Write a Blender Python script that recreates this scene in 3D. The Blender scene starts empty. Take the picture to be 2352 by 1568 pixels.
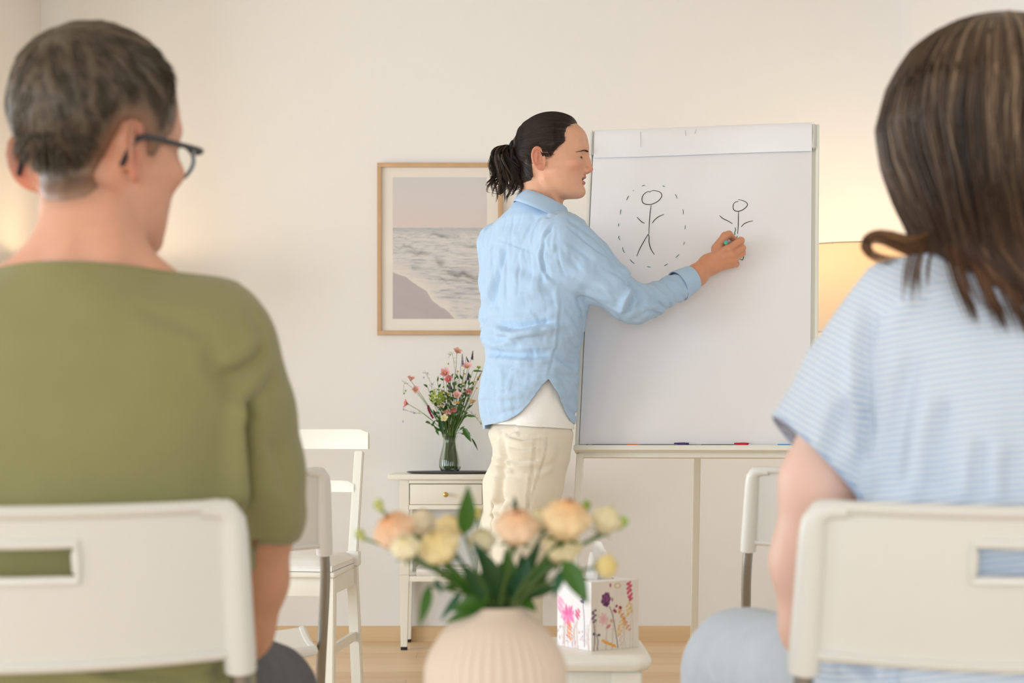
import bpy, bmesh, math, random
import numpy as np
from mathutils import Vector, Matrix

random.seed(7); RNG = np.random.default_rng(7)
SC = bpy.context.scene; COL = SC.collection
FPX, CAMH = 4000.0, 0.854          # focal length in pixels, camera height

# ---------------------------------------------------------------- camera
cam_d = bpy.data.cameras.new('camera'); cam = bpy.data.objects.new('camera', cam_d); COL.objects.link(cam)
cam.location = (0, 0, CAMH); cam.rotation_euler = (math.pi/2, 0, 0)
cam_d.sensor_width = 36.0; cam_d.lens = FPX/2352*36.0
cam_d.shift_y = (1000-784)/2352
cam_d.clip_start = 0.05
cam_d.dof.use_dof = True; cam_d.dof.focus_distance = 4.95; cam_d.dof.aperture_fstop = 6.6
SC.camera = cam

# ---------------------------------------------------------------- world, lights, exposure
SC.view_settings.view_transform = 'Standard'; SC.view_settings.look = 'None'
SC.view_settings.gamma = 1.0; SC.view_settings.use_curve_mapping = False
SC.view_settings.exposure = 0.02
w = bpy.data.worlds.new('sky'); SC.world = w; w.use_nodes = True
w.node_tree.nodes['Background'].inputs[0].default_value = (0.75, 0.86, 1.0, 1)
w.node_tree.nodes['Background'].inputs[1].default_value = 1.0

def area(name, loc, rot, sx, sy, power, col):
    l = bpy.data.lights.new(name, 'AREA'); l.shape = 'RECTANGLE'; l.size = sx; l.size_y = sy
    l.energy = power; l.color = col
    o = bpy.data.objects.new(name, l); o.location = loc; o.rotation_euler = rot; COL.objects.link(o); return o
def point(name, loc, power, col, r=0.04):
    l = bpy.data.lights.new(name, 'POINT'); l.energy = power; l.color = col; l.shadow_soft_size = r
    o = bpy.data.objects.new(name, l); o.location = loc; COL.objects.link(o); return o
XL, XR, YB, YF, ZC = -4.6, 1.62, 7.25, -6.0, 2.85     # room shell
XA, YA = -1.96, 6.50                                   # the left corner in view: a short return of the left wall
DAY = (0.83, 0.93, 1.0)
# daylight: added windows out of view, three far left, one wide fill behind camera
WINS_L = [(-3.2, -1.2), (0.2, 2.2), (3.6, 5.6)]
area('window_daylight_1', (XL+.03, -2.2, 1.15), (0, -math.pi/2, 0), 1.6, 1.9, 40, DAY)
area('window_daylight_2', (XL+.03, 1.2, 1.15), (0, -math.pi/2, 0), 1.6, 1.9, 62, DAY)
area('window_daylight_3', (XL+.03, 4.6, 1.15), (0, -math.pi/2, 0), 1.6, 1.9, 108, DAY)
area('window_daylight_4', (-1.2, YF+.03, 1.15), (math.pi/2, 0, 0), 4.4, 1.7, 178, (0.84, 0.94, 1.0))  # frontal fill through an added window behind the camera
WARM = (1.0, 0.69, 0.40)

# ---------------------------------------------------------------- helpers
def P(px, py, Y): return np.array(((px-1176)/FPX*Y, Y, CAMH-(py-1000)/FPX*Y))
def lin(c):
    return tuple(((v/255)/12.92 if v/255 <= 0.04045 else ((v/255+0.055)/1.055)**2.4) for v in c)
def RGB(*c): return lin(c)+(1.0,)

def nd(nt, kind, **kw):
    n = nt.nodes.new(kind)
    for k, v in kw.items(): setattr(n, k, v)
    return n
def mat(name, col, rough=0.5, metal=0.0, spec=0.5, sss=0.0, bump=None, vary=None, attr=None, trans=0.0, ior=1.45,
        sheen=0.0, coat=0.0, alpha=1.0, transl=0.0):
    """col sRGB 0-255.  bump=(scale,strength,(sx,sy,sz))  vary=(scale,amount,(sx,sy,sz))  attr=colour attribute multiplied/used"""
    m = bpy.data.materials.new(name); m.use_nodes = True; nt = m.node_tree; b = nt.nodes['Principled BSDF']
    b.inputs['Base Color'].default_value = RGB(*col); b.inputs['Roughness'].default_value = rough
    b.inputs['Metallic'].default_value = metal; b.inputs['Specular IOR Level'].default_value = spec
    b.inputs['IOR'].default_value = ior; b.inputs['Transmission Weight'].default_value = trans
    if sheen: b.inputs['Sheen Weight'].default_value = sheen
    if coat: b.inputs['Coat Weight'].default_value = coat
    if sss:
        b.inputs['Subsurface Weight'].default_value = sss; b.inputs['Subsurface Radius'].default_value = (1.0, 0.35, 0.2)
        b.inputs['Subsurface Scale'].default_value = 0.008
    src = None
    if attr:
        a = nd(nt, 'ShaderNodeAttribute', attribute_name=attr); src = a.outputs['Color']
    tc = nd(nt, 'ShaderNodeTexCoord')
    def noise(scale, sc):
        mp = nd(nt, 'ShaderNodeMapping'); mp.inputs['Scale'].default_value = sc
        nt.links.new(tc.outputs['Object'], mp.inputs[0])
        n = nd(nt, 'ShaderNodeTexNoise'); n.inputs['Scale'].default_value = scale; n.inputs['Detail'].default_value = 4
        nt.links.new(mp.outputs[0], n.inputs['Vector']); return n.outputs['Fac']
    if vary:
        f = noise(vary[0], vary[2] if len(vary) > 2 else (1, 1, 1))
        mr = nd(nt, 'ShaderNodeMapRange'); mr.inputs[1].default_value = .25; mr.inputs[2].default_value = .75
        mr.inputs[3].default_value = 1-vary[1]; mr.inputs[4].default_value = 1+vary[1]*0.5
        nt.links.new(f, mr.inputs[0])
        mx = nd(nt, 'ShaderNodeVectorMath', operation='SCALE')
        if src: nt.links.new(src, mx.inputs[0])
        else: mx.inputs[0].default_value = RGB(*col)[:3]
        nt.links.new(mr.outputs[0], mx.inputs['Scale']); src = mx.outputs[0]
    if src: nt.links.new(src, b.inputs['Base Color'])
    if bump:
        f = noise(bump[0], bump[2] if len(bump) > 2 else (1, 1, 1))
        bp = nd(nt, 'ShaderNodeBump'); bp.inputs['Strength'].default_value = bump[1]; bp.inputs['Distance'].default_value = bump[3] if len(bump) > 3 else 0.002
        nt.links.new(f, bp.inputs['Height']); nt.links.new(bp.outputs[0], b.inputs['Normal'])
    if transl:
        t = nd(nt, 'ShaderNodeBsdfTranslucent'); mix = nd(nt, 'ShaderNodeMixShader'); mix.inputs[0].default_value = transl
        if src: nt.links.new(src, t.inputs[0])
        else: t.inputs[0].default_value = RGB(*col)
        out = nt.nodes['Material Output']
        nt.links.new(b.outputs[0], mix.inputs[1]); nt.links.new(t.outputs[0], mix.inputs[2]); nt.links.new(mix.outputs[0], out.inputs[0])
    return m

def tag(o, label=None, cat=None, group=None, kind=None):
    if label: o['label'] = label
    if cat: o['category'] = cat
    if group: o['group'] = group
    if kind: o['kind'] = kind
    return o
def thing(name, label, cat, loc=(0, 0, 0), rz=0, group=None):
    o = bpy.data.objects.new(name, None); o.empty_display_size = .05; COL.objects.link(o)
    o.location = loc; o.rotation_euler = (0, 0, rz)
    return tag(o, label, cat, group)
def link_mesh(name, V, Fc, m, parent=None, smooth=True, world=True, color=None, floats=None, auto=None):
    """V (n,3), faces list or (m,4)/(m,3) array. world=True: V in world space even with a parent."""
    me = bpy.data.meshes.new(name)
    V = np.asarray(V, dtype=np.float32)
    if isinstance(Fc, np.ndarray):
        k = Fc.shape[1]
        me.vertices.add(len(V)); me.vertices.foreach_set('co', V.ravel())
        me.loops.add(Fc.size); me.loops.foreach_set('vertex_index', Fc.astype(np.int32).ravel())
        me.polygons.add(len(Fc)); me.polygons.foreach_set('loop_start', np.arange(0, Fc.size, k, dtype=np.int32))
        me.update(calc_edges=True); me.validate()
    else:
        me.from_pydata([tuple(map(float, v)) for v in V], [], [tuple(int(i) for i in f) for f in Fc]); me.update()
    if smooth: me.polygons.foreach_set('use_smooth', [True]*len(me.polygons))
    if color is not None:
        a = me.color_attributes.new('col', 'FLOAT_COLOR', 'POINT')
        c = np.ones((len(V), 4), np.float32); c[:, :3] = color; a.data.foreach_set('color', c.ravel())
    for k, v in (floats or {}).items():
        a = me.attributes.new(k, 'FLOAT', 'POINT'); a.data.foreach_set('value', np.asarray(v, np.float32))
    for mm in (m if isinstance(m, (list, tuple)) else [m]): me.materials.append(mm)
    if auto: me.set_sharp_from_angle(angle=math.radians(auto))
    o = bpy.data.objects.new(name, me); COL.objects.link(o)
    if parent is not None:
        o.parent = parent
        if world:
            p = parent; M = Matrix.Identity(4)
            while p is not None:
                M = p.matrix_parent_inverse @ p.matrix_basis if p.parent is None else M
                p = p.parent
            root = parent
            chain = Matrix.Identity(4); q = parent
            while q is not None:
                chain = (q.matrix_parent_inverse @ q.matrix_basis) @ chain; q = q.parent
            o.matrix_parent_inverse = chain.inverted()
    return o

class MB:
    """collects shapes into one mesh"""
    def __init__(s): s.v = []; s.f = []; s.c = []
    def add(s, V, Fs, col=None):
        n = len(s.v); s.v.extend([tuple(p) for p in V]); s.f.extend([tuple(i+n for i in f) for f in Fs])
        s.c.extend([col if col is not None else (1, 1, 1)]*len(V)); return s
    def box(s, c, size, bev=0.0, seg=2, M=None, col=None):
        bm = bmesh.new(); bmesh.ops.create_cube(bm, size=1)
        for v in bm.verts: v.co = Vector((v.co.x*size[0], v.co.y*size[1], v.co.z*size[2]))
        if bev > 0: bmesh.ops.bevel(bm, geom=list(bm.edges), offset=min(bev, min(size)*.49), segments=seg, affect='EDGES', profile=0.5)
        bm.verts.index_update()
        V = [v.co + Vector(c) for v in bm.verts] if M is None else [M @ v.co + Vector(c) for v in bm.verts]
        s.add(V, [[v.index for v in f.verts] for f in bm.faces], col); bm.free(); return s
    def beam(s, a, b, wx, wy, bev=0.002, up=(0, 1, 0), taper=None):
        """rectangular bar between two points"""
        a = Vector(a); b = Vector(b); z = (b-a).normalized(); y = Vector(up); x = y.cross(z).normalized(); y = z.cross(x)
        M = Matrix((x, y, z)).transposed(); L = (b-a).length
        bm = bmesh.new(); bmesh.ops.create_cube(bm, size=1)
        for v in bm.verts:
            k = 1.0 if taper is None or v.co.z < 0 else taper
            v.co = Vector((v.co.x*wx*k, v.co.y*wy*k, v.co.z*L))
        if bev > 0: bmesh.ops.bevel(bm, geom=list(bm.edges), offset=bev, segments=2, affect='EDGES')
        bm.verts.index_update(); c = (a+b)/2
        s.add([M @ v.co + c for v in bm.verts], [[v.index for v in f.verts] for f in bm.faces]); bm.free(); return s
    def rings(s, R, caps=True, closed=True, loop=False, col=None):
        """R: list of rings of equal point count"""
        n = len(R[0]); V = [p for r in R for p in r]; Fs = []
        m = len(R)
        for i in range(m if loop else m-1):
            i2 = (i+1) % m
            for j in range(n if closed else n-1):
                j2 = (j+1) % n
                Fs.append((i*n+j, i*n+j2, i2*n+j2, i2*n+j))
        if caps and closed and not loop:
            Fs.append(tuple(range(n-1, -1, -1))); Fs.append(tuple((m-1)*n+j for j in range(n)))
        return s.add(V, Fs, col)
    def tube(s, path, r, n=8, caps=True, col=None, flat=None, loop=False):
        path = [np.asarray(p, float) for p in path]; m = len(path); R = []
        t = (path[1]-path[0]); t = t/np.linalg.norm(t)
        ref = np.array((0, 0, 1.)) if abs(t[2]) < .9 else np.array((1., 0, 0))
        u = np.cross(t, ref); u /= np.linalg.norm(u)
        for i, p in enumerate(path):
            if loop: tt = path[(i+1) % m]-path[i-1]
            else: tt = path[min(i+1, m-1)]-path[max(i-1, 0)]
            L = np.linalg.norm(tt); t = tt/L if L > 1e-9 else t
            u = u-t*np.dot(u, t); u /= np.linalg.norm(u); w_ = np.cross(t, u)
            ri = r[i] if hasattr(r, '__len__') else r
            ry = ri*(flat if flat else 1)
            R.append([p+u*ri*math.cos(2*math.pi*k/n)+w_*ry*math.sin(2*math.pi*k/n) for k in range(n)])
        return s.rings(R, caps, True, loop, col)
    def lathe(s, prof, n=32, c=(0, 0, 0), col=None, mod=None, caps=True):
        R = []
        for (r, z) in prof:
            R.append([(c[0]+(r*(mod(k/n, z) if mod else 1))*math.cos(2*math.pi*k/n), c[1]+(r*(mod(k/n, z) if mod else 1))*math.sin(2*math.pi*k/n), c[2]+z) for k in range(n)])
        return s.rings(R, caps, True, False, col)
    def sphere(s, c, r, n=12, m=8, col=None, sc=(1, 1, 1), M=None):
        R = []
        for i in range(1, m):
            a = math.pi*i/m
            R.append([(r*math.sin(a)*math.cos(2*math.pi*k/n)*sc[0], r*math.sin(a)*math.sin(2*math.pi*k/n)*sc[1], -r*math.cos(a)*sc[2]) for k in range(n)])
        if M is not None: R = [[tuple(M @ Vector(p)) for p in q] for q in R]
        R = [[(p[0]+c[0], p[1]+c[1], p[2]+c[2]) for p in q] for q in R]
        return s.rings(R, True, True, False, col)
    def build(s, name, m, parent=None, smooth=True, world=False, auto=40, colored=False):
        return link_mesh(name, np.array(s.v), s.f, m, parent, smooth, world, color=np.array(s.c) if colored else None, auto=auto)

def spline(pts, n):
    """Catmull-Rom through pts -> n points"""
    p = np.asarray(pts, float); p = np.vstack((2*p[0]-p[1], p, 2*p[-1]-p[-2])); m = len(p)-3
    out = []
    for t in np.linspace(0, m-1e-9, n):
        i = int(t); u = t-i; a, b, c, d = p[i:i+4]
        out.append(.5*((2*b)+(-a+c)*u+(2*a-5*b+4*c-d)*u*u+(-a+3*b-3*c+d)*u**3))
    return np.array(out)

# ---------------------------------------------------------------- implicit surfaces (numpy)
def smin(a, b, k):
    h = np.maximum(k-np.abs(a-b), 0)/k
    return np.minimum(a, b)-h*h*k*.25
def smax(a, b, k): return -smin(-a, -b, k)
def ell(x, y, z, c, r):
    x, y, z = x-c[0], y-c[1], z-c[2]
    k0 = np.sqrt((x/r[0])**2+(y/r[1])**2+(z/r[2])**2); k1 = np.sqrt((x/r[0]**2)**2+(y/r[1]**2)**2+(z/r[2]**2)**2)+1e-9
    return k0*(k0-1)/k1
def rc(x, y, z, a, b, ra, rb):
    bx, by, bz = b[0]-a[0], b[1]-a[1], b[2]-a[2]; L = bx*bx+by*by+bz*bz
    t = np.clip(((x-a[0])*bx+(y-a[1])*by+(z-a[2])*bz)/L, 0, 1)
    return np.sqrt((x-a[0]-t*bx)**2+(y-a[1]-t*by)**2+(z-a[2]-t*bz)**2)-(ra+(rb-ra)*t)
def chain(x, y, z, pts, rad, k=.01):
    f = None
    for i in range(len(pts)-1):
        g = rc(x, y, z, pts[i], pts[i+1], rad[i], rad[i+1]); f = g if f is None else smin(f, g, k)
    return f
def loftz(x, y, z, zs, cx, cy, ax, by, rot=0.0, power=2.0):
    """stack of rotated (super)ellipses along z; tables ascending in z"""
    X = x-np.interp(z, zs, cx); Y = y-np.interp(z, zs, cy)
    a = np.interp(z, zs, ax); b = np.interp(z, zs, by)
    c, s_ = math.cos(rot), math.sin(rot); u = X*c+Y*s_; v = -X*s_+Y*c
    k = (np.abs(u/a)**power+np.abs(v/b)**power)**(1/power)
    f = (k-1)*np.minimum(a, b)
    return smax(f, np.maximum(zs[0]-z, z-zs[-1]), .02)

def sdf_mesh(f, lo, hi, h, project=2):
    lo = np.asarray(lo, float); hi = np.asarray(hi, float); n = np.ceil((hi-lo)/h).astype(int)+1
    ax = [(lo[i]+h*np.arange(n[i])).astype(np.float32) for i in range(3)]
    V = np.empty(tuple(n), np.float32)
    for i in range(0, n[0], 24):
        X, Y, Z = np.meshgrid(ax[0][i:i+24], ax[1], ax[2], indexing='ij'); V[i:i+24] = f(X, Y, Z)
    ins = V < 0
    def cs(A, d): return A[d[0]:A.shape[0]-1+d[0], d[1]:A.shape[1]-1+d[1], d[2]:A.shape[2]-1+d[2]]
    D = [(i, j, k) for i in (0, 1) for j in (0, 1) for k in (0, 1)]
    cnt = sum(cs(ins, d).astype(np.int8) for d in D); act = (cnt > 0) & (cnt < 8)
    idx = np.full(act.shape, -1, np.int32); I = np.argwhere(act); idx[act] = np.arange(len(I))
    val = {d: cs(V, d)[act] for d in D}
    pos = np.zeros((len(I), 3)); num = np.zeros(len(I))
    for d in D:
        for k in range(3):
            if d[k] == 0:
                e = list(d); e[k] = 1; e = tuple(e); va, vb = val[d], val[e]; cr = (va < 0) != (vb < 0)
                t = np.where(cr, va/np.where(cr, va-vb, 1), 0)
                q = np.array(d, float)[None, :].repeat(len(I), 0); q[:, k] += t
                pos += q*cr[:, None]; num += cr
    pts = lo+(I+pos/num[:, None])*h
    quads = []
    for k in range(3):
        k1, k2 = (k+1) % 3, (k+2) % 3
        sl0 = [slice(None)]*3; sl1 = [slice(None)]*3; sl0[k] = slice(0, -1); sl1[k] = slice(1, None)
        a, b = ins[tuple(sl0)], ins[tuple(sl1)]; E = np.argwhere(a != b)
        E = E[(E[:, k1] > 0) & (E[:, k2] > 0) & (E[:, k1] < n[k1]-1) & (E[:, k2] < n[k2]-1)]
        up = a[tuple(E.T)]
        def cell(d1, d2):
            C = E.copy(); C[:, k1] += d1; C[:, k2] += d2; return idx[tuple(C.T)]
        q = np.stack((cell(-1, -1), cell(0, -1), cell(0, 0), cell(-1, 0)), 1)
        q[~up] = q[~up][:, ::-1]; quads.append(q)
    Q = np.vstack(quads); Q = Q[(Q >= 0).all(1)]
    for _ in range(project):
        g = grad(f, pts, h*.5); v = f(pts[:, 0], pts[:, 1], pts[:, 2]); g2 = (g*g).sum(1)+1e-6
        st = (v/g2)[:, None]*g; L = np.linalg.norm(st, axis=1, keepdims=True); st *= np.minimum(1, h*.6/(L+1e-9)); pts = pts-st
    return pts, Q
def grad(f, p, e):
    x, y, z = p[:, 0], p[:, 1], p[:, 2]
    return np.stack((f(x+e, y, z)-f(x-e, y, z), f(x, y+e, z)-f(x, y-e, z), f(x, y, z+e)-f(x, y, z-e)), 1)/(2*e)
def vnormals(V, Q):
    N = np.zeros_like(V); d1 = V[Q[:, 2]]-V[Q[:, 0]]; d2 = V[Q[:, 3]]-V[Q[:, 1]]; fn = np.cross(d1, d2)
    for k in range(4): np.add.at(N, Q[:, k], fn)
    return N/(np.linalg.norm(N, axis=1, keepdims=True)+1e-12)
def clip(V, Q, fld, extra=None):
    """keep fld>0; returns V, face list, extra attributes interpolated"""
    keep = fld > 0; c = keep[Q].sum(1); faces = [tuple(q) for q in Q[c == 4]]
    V = list(map(tuple, V)); ex = None if extra is None else list(map(tuple, np.asarray(extra).reshape(len(V), -1)))
    cache = {}
    for q in Q[(c > 0) & (c < 4)]:
        poly = []
        for i in range(len(q)):
            a, b = int(q[i]), int(q[(i+1) % len(q)])
            if keep[a]: poly.append(a)
            if keep[a] != keep[b]:
                key = (min(a, b), max(a, b))
                if key not in cache:
                    t = fld[a]/(fld[a]-fld[b]); cache[key] = len(V)
                    V.append(tuple(V[a][k]+(V[b][k]-V[a][k])*t for k in range(3)))
                    if ex is not None: ex.append(tuple(ex[a][k]+(ex[b][k]-ex[a][k])*t for k in range(len(ex[a]))))
                poly.append(cache[key])
        if len(poly) > 2: faces.append(tuple(poly))
    used = sorted({i for f in faces for i in f}); mp = {o: i for i, o in enumerate(used)}
    V2 = np.array([V[i] for i in used]); F2 = [tuple(mp[i] for i in f) for f in faces]
    return V2, F2, (None if ex is None else np.array([ex[i] for i in used]))
def hash3(i, j, k):
    n = (i*73856093) ^ (j*19349663) ^ (k*83492791); n = (n ^ (n >> 13))*1274126177 & 0x7fffffff
    return ((n ^ (n >> 16)) & 0xffff)/65535.0
def vnoise(p, s):
    """value noise 0..1; p (n,3), s scale (scalar or 3)"""
    q = p*np.asarray(s); i = np.floor(q).astype(np.int64); f = q-i; f = f*f*(3-2*f); r = 0
    for a in (0, 1):
        for b in (0, 1):
            for c in (0, 1):
                wgt = (f[:, 0] if a else 1-f[:, 0])*(f[:, 1] if b else 1-f[:, 1])*(f[:, 2] if c else 1-f[:, 2])
                r = r+wgt*hash3(i[:, 0]+a, i[:, 1]+b, i[:, 2]+c)
    return r
def fbm(p, s, o=3):
    r = 0; a = .5; t = 0
    for k in range(o): r = r+a*vnoise(p+k*17.3, np.asarray(s)*2**k); t += a; a *= .5
    return r/t
def sstep(a, b, x):
    t = np.clip((x-a)/(b-a), 0, 1); return t*t*(3-2*t)
def poly_sd(px, py, poly):
    """signed distance to polygon, negative inside"""
    poly = np.asarray(poly, float); d = np.full(px.shape, 1e9); s_ = np.ones(px.shape)
    n = len(poly)
    for i in range(n):
        a = poly[i]; b = poly[i-1]; ex, ey = b-a; wx, wy = px-a[0], py-a[1]
        t = np.clip((wx*ex+wy*ey)/(ex*ex+ey*ey+1e-12), 0, 1); d = np.minimum(d, (wx-ex*t)**2+(wy-ey*t)**2)
        c1 = py >= a[1]; c2 = py < b[1]; c3 = ex*wy > ey*wx
        s_ = np.where((c1 & c2 & c3) | (~c1 & ~c2 & ~c3), -s_, s_)
    return s_*np.sqrt(d)
def pxy(V):
    V = np.asarray(V); return V[:, 0]/V[:, 1]*FPX+1176, 1000-(V[:, 2]-CAMH)/V[:, 1]*FPX
def line_d(px, py, pts):
    """distance to polyline (signed by side) and parameter 0..1"""
    pts = np.asarray(pts, float); best = np.full(px.shape, 1e9); sg = np.zeros(px.shape); tt = np.zeros(px.shape); n = len(pts)-1
    for i in range(n):
        a, b = pts[i], pts[i+1]; e = b-a; wx, wy = px-a[0], py-a[1]
        t = np.clip((wx*e[0]+wy*e[1])/(e@e), 0, 1); d = np.hypot(wx-e[0]*t, wy-e[1]*t); m = d < best
        best = np.where(m, d, best); sg = np.where(m, np.sign(e[0]*wy-e[1]*wx), sg); tt = np.where(m, (i+t)/n, tt)
    return best*sg, tt
def folds(px, py, L, unit):
    """L: (points, depth_m, width_px, ridge) crease lines; returns displacement along the normal (m)"""
    r = np.zeros(px.shape)
    for pts, dep, wd, ridge in L:
        d, t = line_d(px, py, pts); env = np.clip(np.minimum(t, 1-t)*5, 0, 1); env = env*env*(3-2*env)
        r += env*dep*(-np.exp(-(d/wd)**2)+ridge*np.exp(-((d-1.7*wd)/(1.3*wd))**2))
    return r
# ---------------------------------------------------------------- materials
M = {}
M['wall'] = mat('wall_plaster', (240, 238, 235), .92, spec=.2, bump=(170, .25, (1, 1, 1), .0015))
M['ceiling'] = mat('ceiling_white', (212, 202, 188), .9)
M['beech'] = mat('beech_trim', (222, 190, 148), .5, vary=(14, .05, (.4, 1, 6)))
M['plank'] = mat('beech_plank', (232, 202, 164), .38, vary=(9, .09, (.35, 5, 1)))
M['plank2'] = mat('beech_plank_pale', (236, 208, 172), .38, vary=(9, .08, (.35, 5, 1)))
M['plank3'] = mat('beech_plank_warm', (228, 196, 156), .38, vary=(9, .10, (.35, 5, 1)))
M['groove'] = mat('plank_joint', (150, 116, 80), .7)
M['white_paint'] = mat('white_lacquer', (243, 241, 232), .32)
M['cream_paint'] = mat('cream_lacquer', (240, 236, 222), .35)
M['plastic'] = mat('white_plastic', (226, 224, 219), .33)
M['tube'] = mat('grey_steel', (150, 146, 140), .34, metal=.85)
M['brass'] = mat('brass', (205, 170, 100), .28, metal=.9)
M['black'] = mat('black_rubber', (22, 22, 24), .5)
M['slate'] = mat('slate', (74, 74, 78), .6, bump=(60, .4))
M['oak'] = mat('oak_frame', (205, 168, 130), .5, vary=(18, .10, (1, 1, 1)))
M['mat_board'] = mat('mat_board', (240, 233, 224), .8)
M['paper'] = mat('paper', (246, 244, 247), .75)
M['board'] = mat('board_white', (230, 226, 214), .4)
M['ink_black'] = mat('ink_black', (28, 26, 30), .6)
M['ink_green'] = mat('ink_green', (20, 105, 72), .6)
M['linen_white'] = mat('white_cotton', (246, 244, 240), .9, bump=(220, .25))
M['shade'] = mat('lamp_shade', (250, 236, 212), .9, transl=.42)
M['frame_white'] = mat('window_frame', (240, 240, 238), .4)
def glassy(name, col, a):
    m = bpy.data.materials.new(name); m.use_nodes = True; nt = m.node_tree; nt.nodes.clear()
    o = nd(nt, 'ShaderNodeOutputMaterial'); t = nd(nt, 'ShaderNodeBsdfTransparent'); g = nd(nt, 'ShaderNodeBsdfGlossy'); mx = nd(nt, 'ShaderNodeMixShader')
    t.inputs[0].default_value = RGB(*col); g.inputs['Roughness'].default_value = .03; mx.inputs[0].default_value = a
    nt.links.new(t.outputs[0], mx.inputs[1]); nt.links.new(g.outputs[0], mx.inputs[2]); nt.links.new(mx.outputs[0], o.inputs[0]); return m
M['pane'] = glassy('window_pane', (250, 252, 255), .06)
M['picture_glass'] = glassy('picture_glass', (255, 255, 255), .035)

# ---------------------------------------------------------------- room shell
def structure(name, mb, m, parent=None, **kw):
    o = mb.build(name, m, parent, **kw); o['kind'] = 'structure'; return o
T = .14
wl = MB()
def wall_with_holes(mb, axis, c, lo, hi, holes):
    """wall slab at coordinate c (thickness outward), spanning lo..hi, with window holes [(a,b,z0,z1)]"""
    cuts = [lo]
    for a, b, _, _ in holes: cuts += [a, b]
    cuts.append(hi)
    def bx(a, b, z0, z1):
        if b-a < 1e-4 or z1-z0 < 1e-4: return
        if axis == 'x': mb.box((c, (a+b)/2, (z0+z1)/2), (T, b-a, z1-z0))
        else: mb.box(((a+b)/2, c, (z0+z1)/2), (b-a, T, z1-z0))
    for i in range(0, len(cuts)-1):
        a, b = cuts[i], cuts[i+1]
        if i % 2 == 0: bx(a, b, 0, ZC)
        else:
            h = holes[i//2]; bx(a, b, 0, h[2]); bx(a, b, h[3], ZC)
WIN_L = [(a, b, .3, 2.0) for a, b in WINS_L]
WIN_F = (-3.5, 1.1, .3, 2.0)
wall_with_holes(wl, 'x', XL-T/2, YF-T, YA+T, WIN_L)
wl.box(((XL+XA)/2, YA+T/2, ZC/2), (XA-XL, T, ZC)); wl.box((XA-T/2, (YA+T+YB+T)/2, ZC/2), (T, YB-YA, ZC)); structure('wall_left', wl, M['wall'], smooth=False)
wf = MB(); wall_with_holes(wf, 'y', YF-T/2, XL, XR, [WIN_F]); structure('wall_front', wf, M['wall'], smooth=False)
wr = MB(); wr.box((XR+T/2, (YF+YB)/2, ZC/2), (T, YB-YF+2*T, ZC)); structure('wall_right', wr, M['wall'], smooth=False)
wb = MB(); wb.box(((XA+XR)/2, YB+T/2, ZC/2), (XR-XA, T, ZC)); structure('wall_back', wb, M['wall'], smooth=False)
cl = MB(); cl.box(((XL+XR)/2, (YF+YB)/2, ZC+.06), (XR-XL+2*T, YB-YF+2*T, .12)); structure('ceiling', cl, M['ceiling'], smooth=False)
fl = MB(); fl.box(((XL+XR)/2, (YF+YB)/2, -.0512), (XR-XL+.1, YB-YF+.1, .10)); floor = structure('floor', fl, M['plank'], smooth=False)
# floor planks where they can be seen, shared meshes by length
PW = .19
rows = 17; plank_mesh = {}
for r in range(rows):
    y1 = YB-r*PW; y0 = y1-PW; x = XA+.001; off = [(.55), (1.0), (.30), (.8)][r % 4]; first = True
    k = 0
    while x < XR-.002:
        L = min(off if first else 1.29, XR-.001-x); first = False
        key = (round(L, 3), round(y1-y0, 3), (r*7+k*3) % 3)
        if key not in plank_mesh:
            b = MB(); b.box((0, 0, 0), (L-.0012, y1-y0-.0012, .012), .0008, 1)
            o = b.build('plank', M[('plank', 'plank2', 'plank3')[key[2]]], floor); plank_mesh[key] = o.data
        else:
            o = bpy.data.objects.new('plank', plank_mesh[key]); COL.objects.link(o); o.parent = floor
        o.location = (x+L/2, (y0+y1)/2, -.006); x += L; k += 1
def base(name, a, b, n):
    a = np.array(a); b = np.array(b); n = np.array(n)
    mb = MB(); prof = [(0, 0), (.014, 0), (.014, .050), (.011, .058), (.006, .062), (0, .062)]
    mb.rings([[tuple(p+n*q[0]+np.array((0, 0, q[1]))) for q in prof] for p in (a, b)]); return structure(name, mb, M['beech'], smooth=False)
base('baseboard_back', (XA, YB, 0), (XR, YB, 0), (0, -1, 0))
base('baseboard_left', (XA, YA, 0), (XA, YB, 0), (1, 0, 0))
base('baseboard_right', (XR, YF, 0), (XR, YB, 0), (-1, 0, 0))
def window(n, axis, c, a, b, z0, z1):  # every window is out of view, added to carry the daylight
    mb = MB(); w_ = .06
    def bar(p0, p1, z_0, z_1):
        if axis == 'x': mb.box((c, (p0+p1)/2, (z_0+z_1)/2), (.05, p1-p0, z_1-z_0), .004)
        else: mb.box(((p0+p1)/2, c, (z_0+z_1)/2), (p1-p0, .05, z_1-z_0), .004)
    bar(a, b, z0, z0+w_); bar(a, b, z1-w_, z1); bar(a, a+w_, z0, z1); bar(b-w_, b, z0, z1); bar((a+b)/2-.03, (a+b)/2+.03, z0, z1)
    o = structure(f'window_{n}', mb, M['frame_white'])
    for q0, q1 in ((a+w_, (a+b)/2-.03), ((a+b)/2+.03, b-w_)):
        g = MB()
        if axis == 'x': g.box((c, (q0+q1)/2, (z0+z1)/2), (.006, q1-q0, z1-z0-2*w_))
        else: g.box(((q0+q1)/2, c, (z0+z1)/2), (q1-q0, .006, z1-z0-2*w_))
        g.build('pane', M['pane'], o, smooth=False)
for i, h in enumerate(WIN_L): window(i+1, 'x', XL-.115, *h)
window(4, 'y', YF-.115, *WIN_F)

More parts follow.
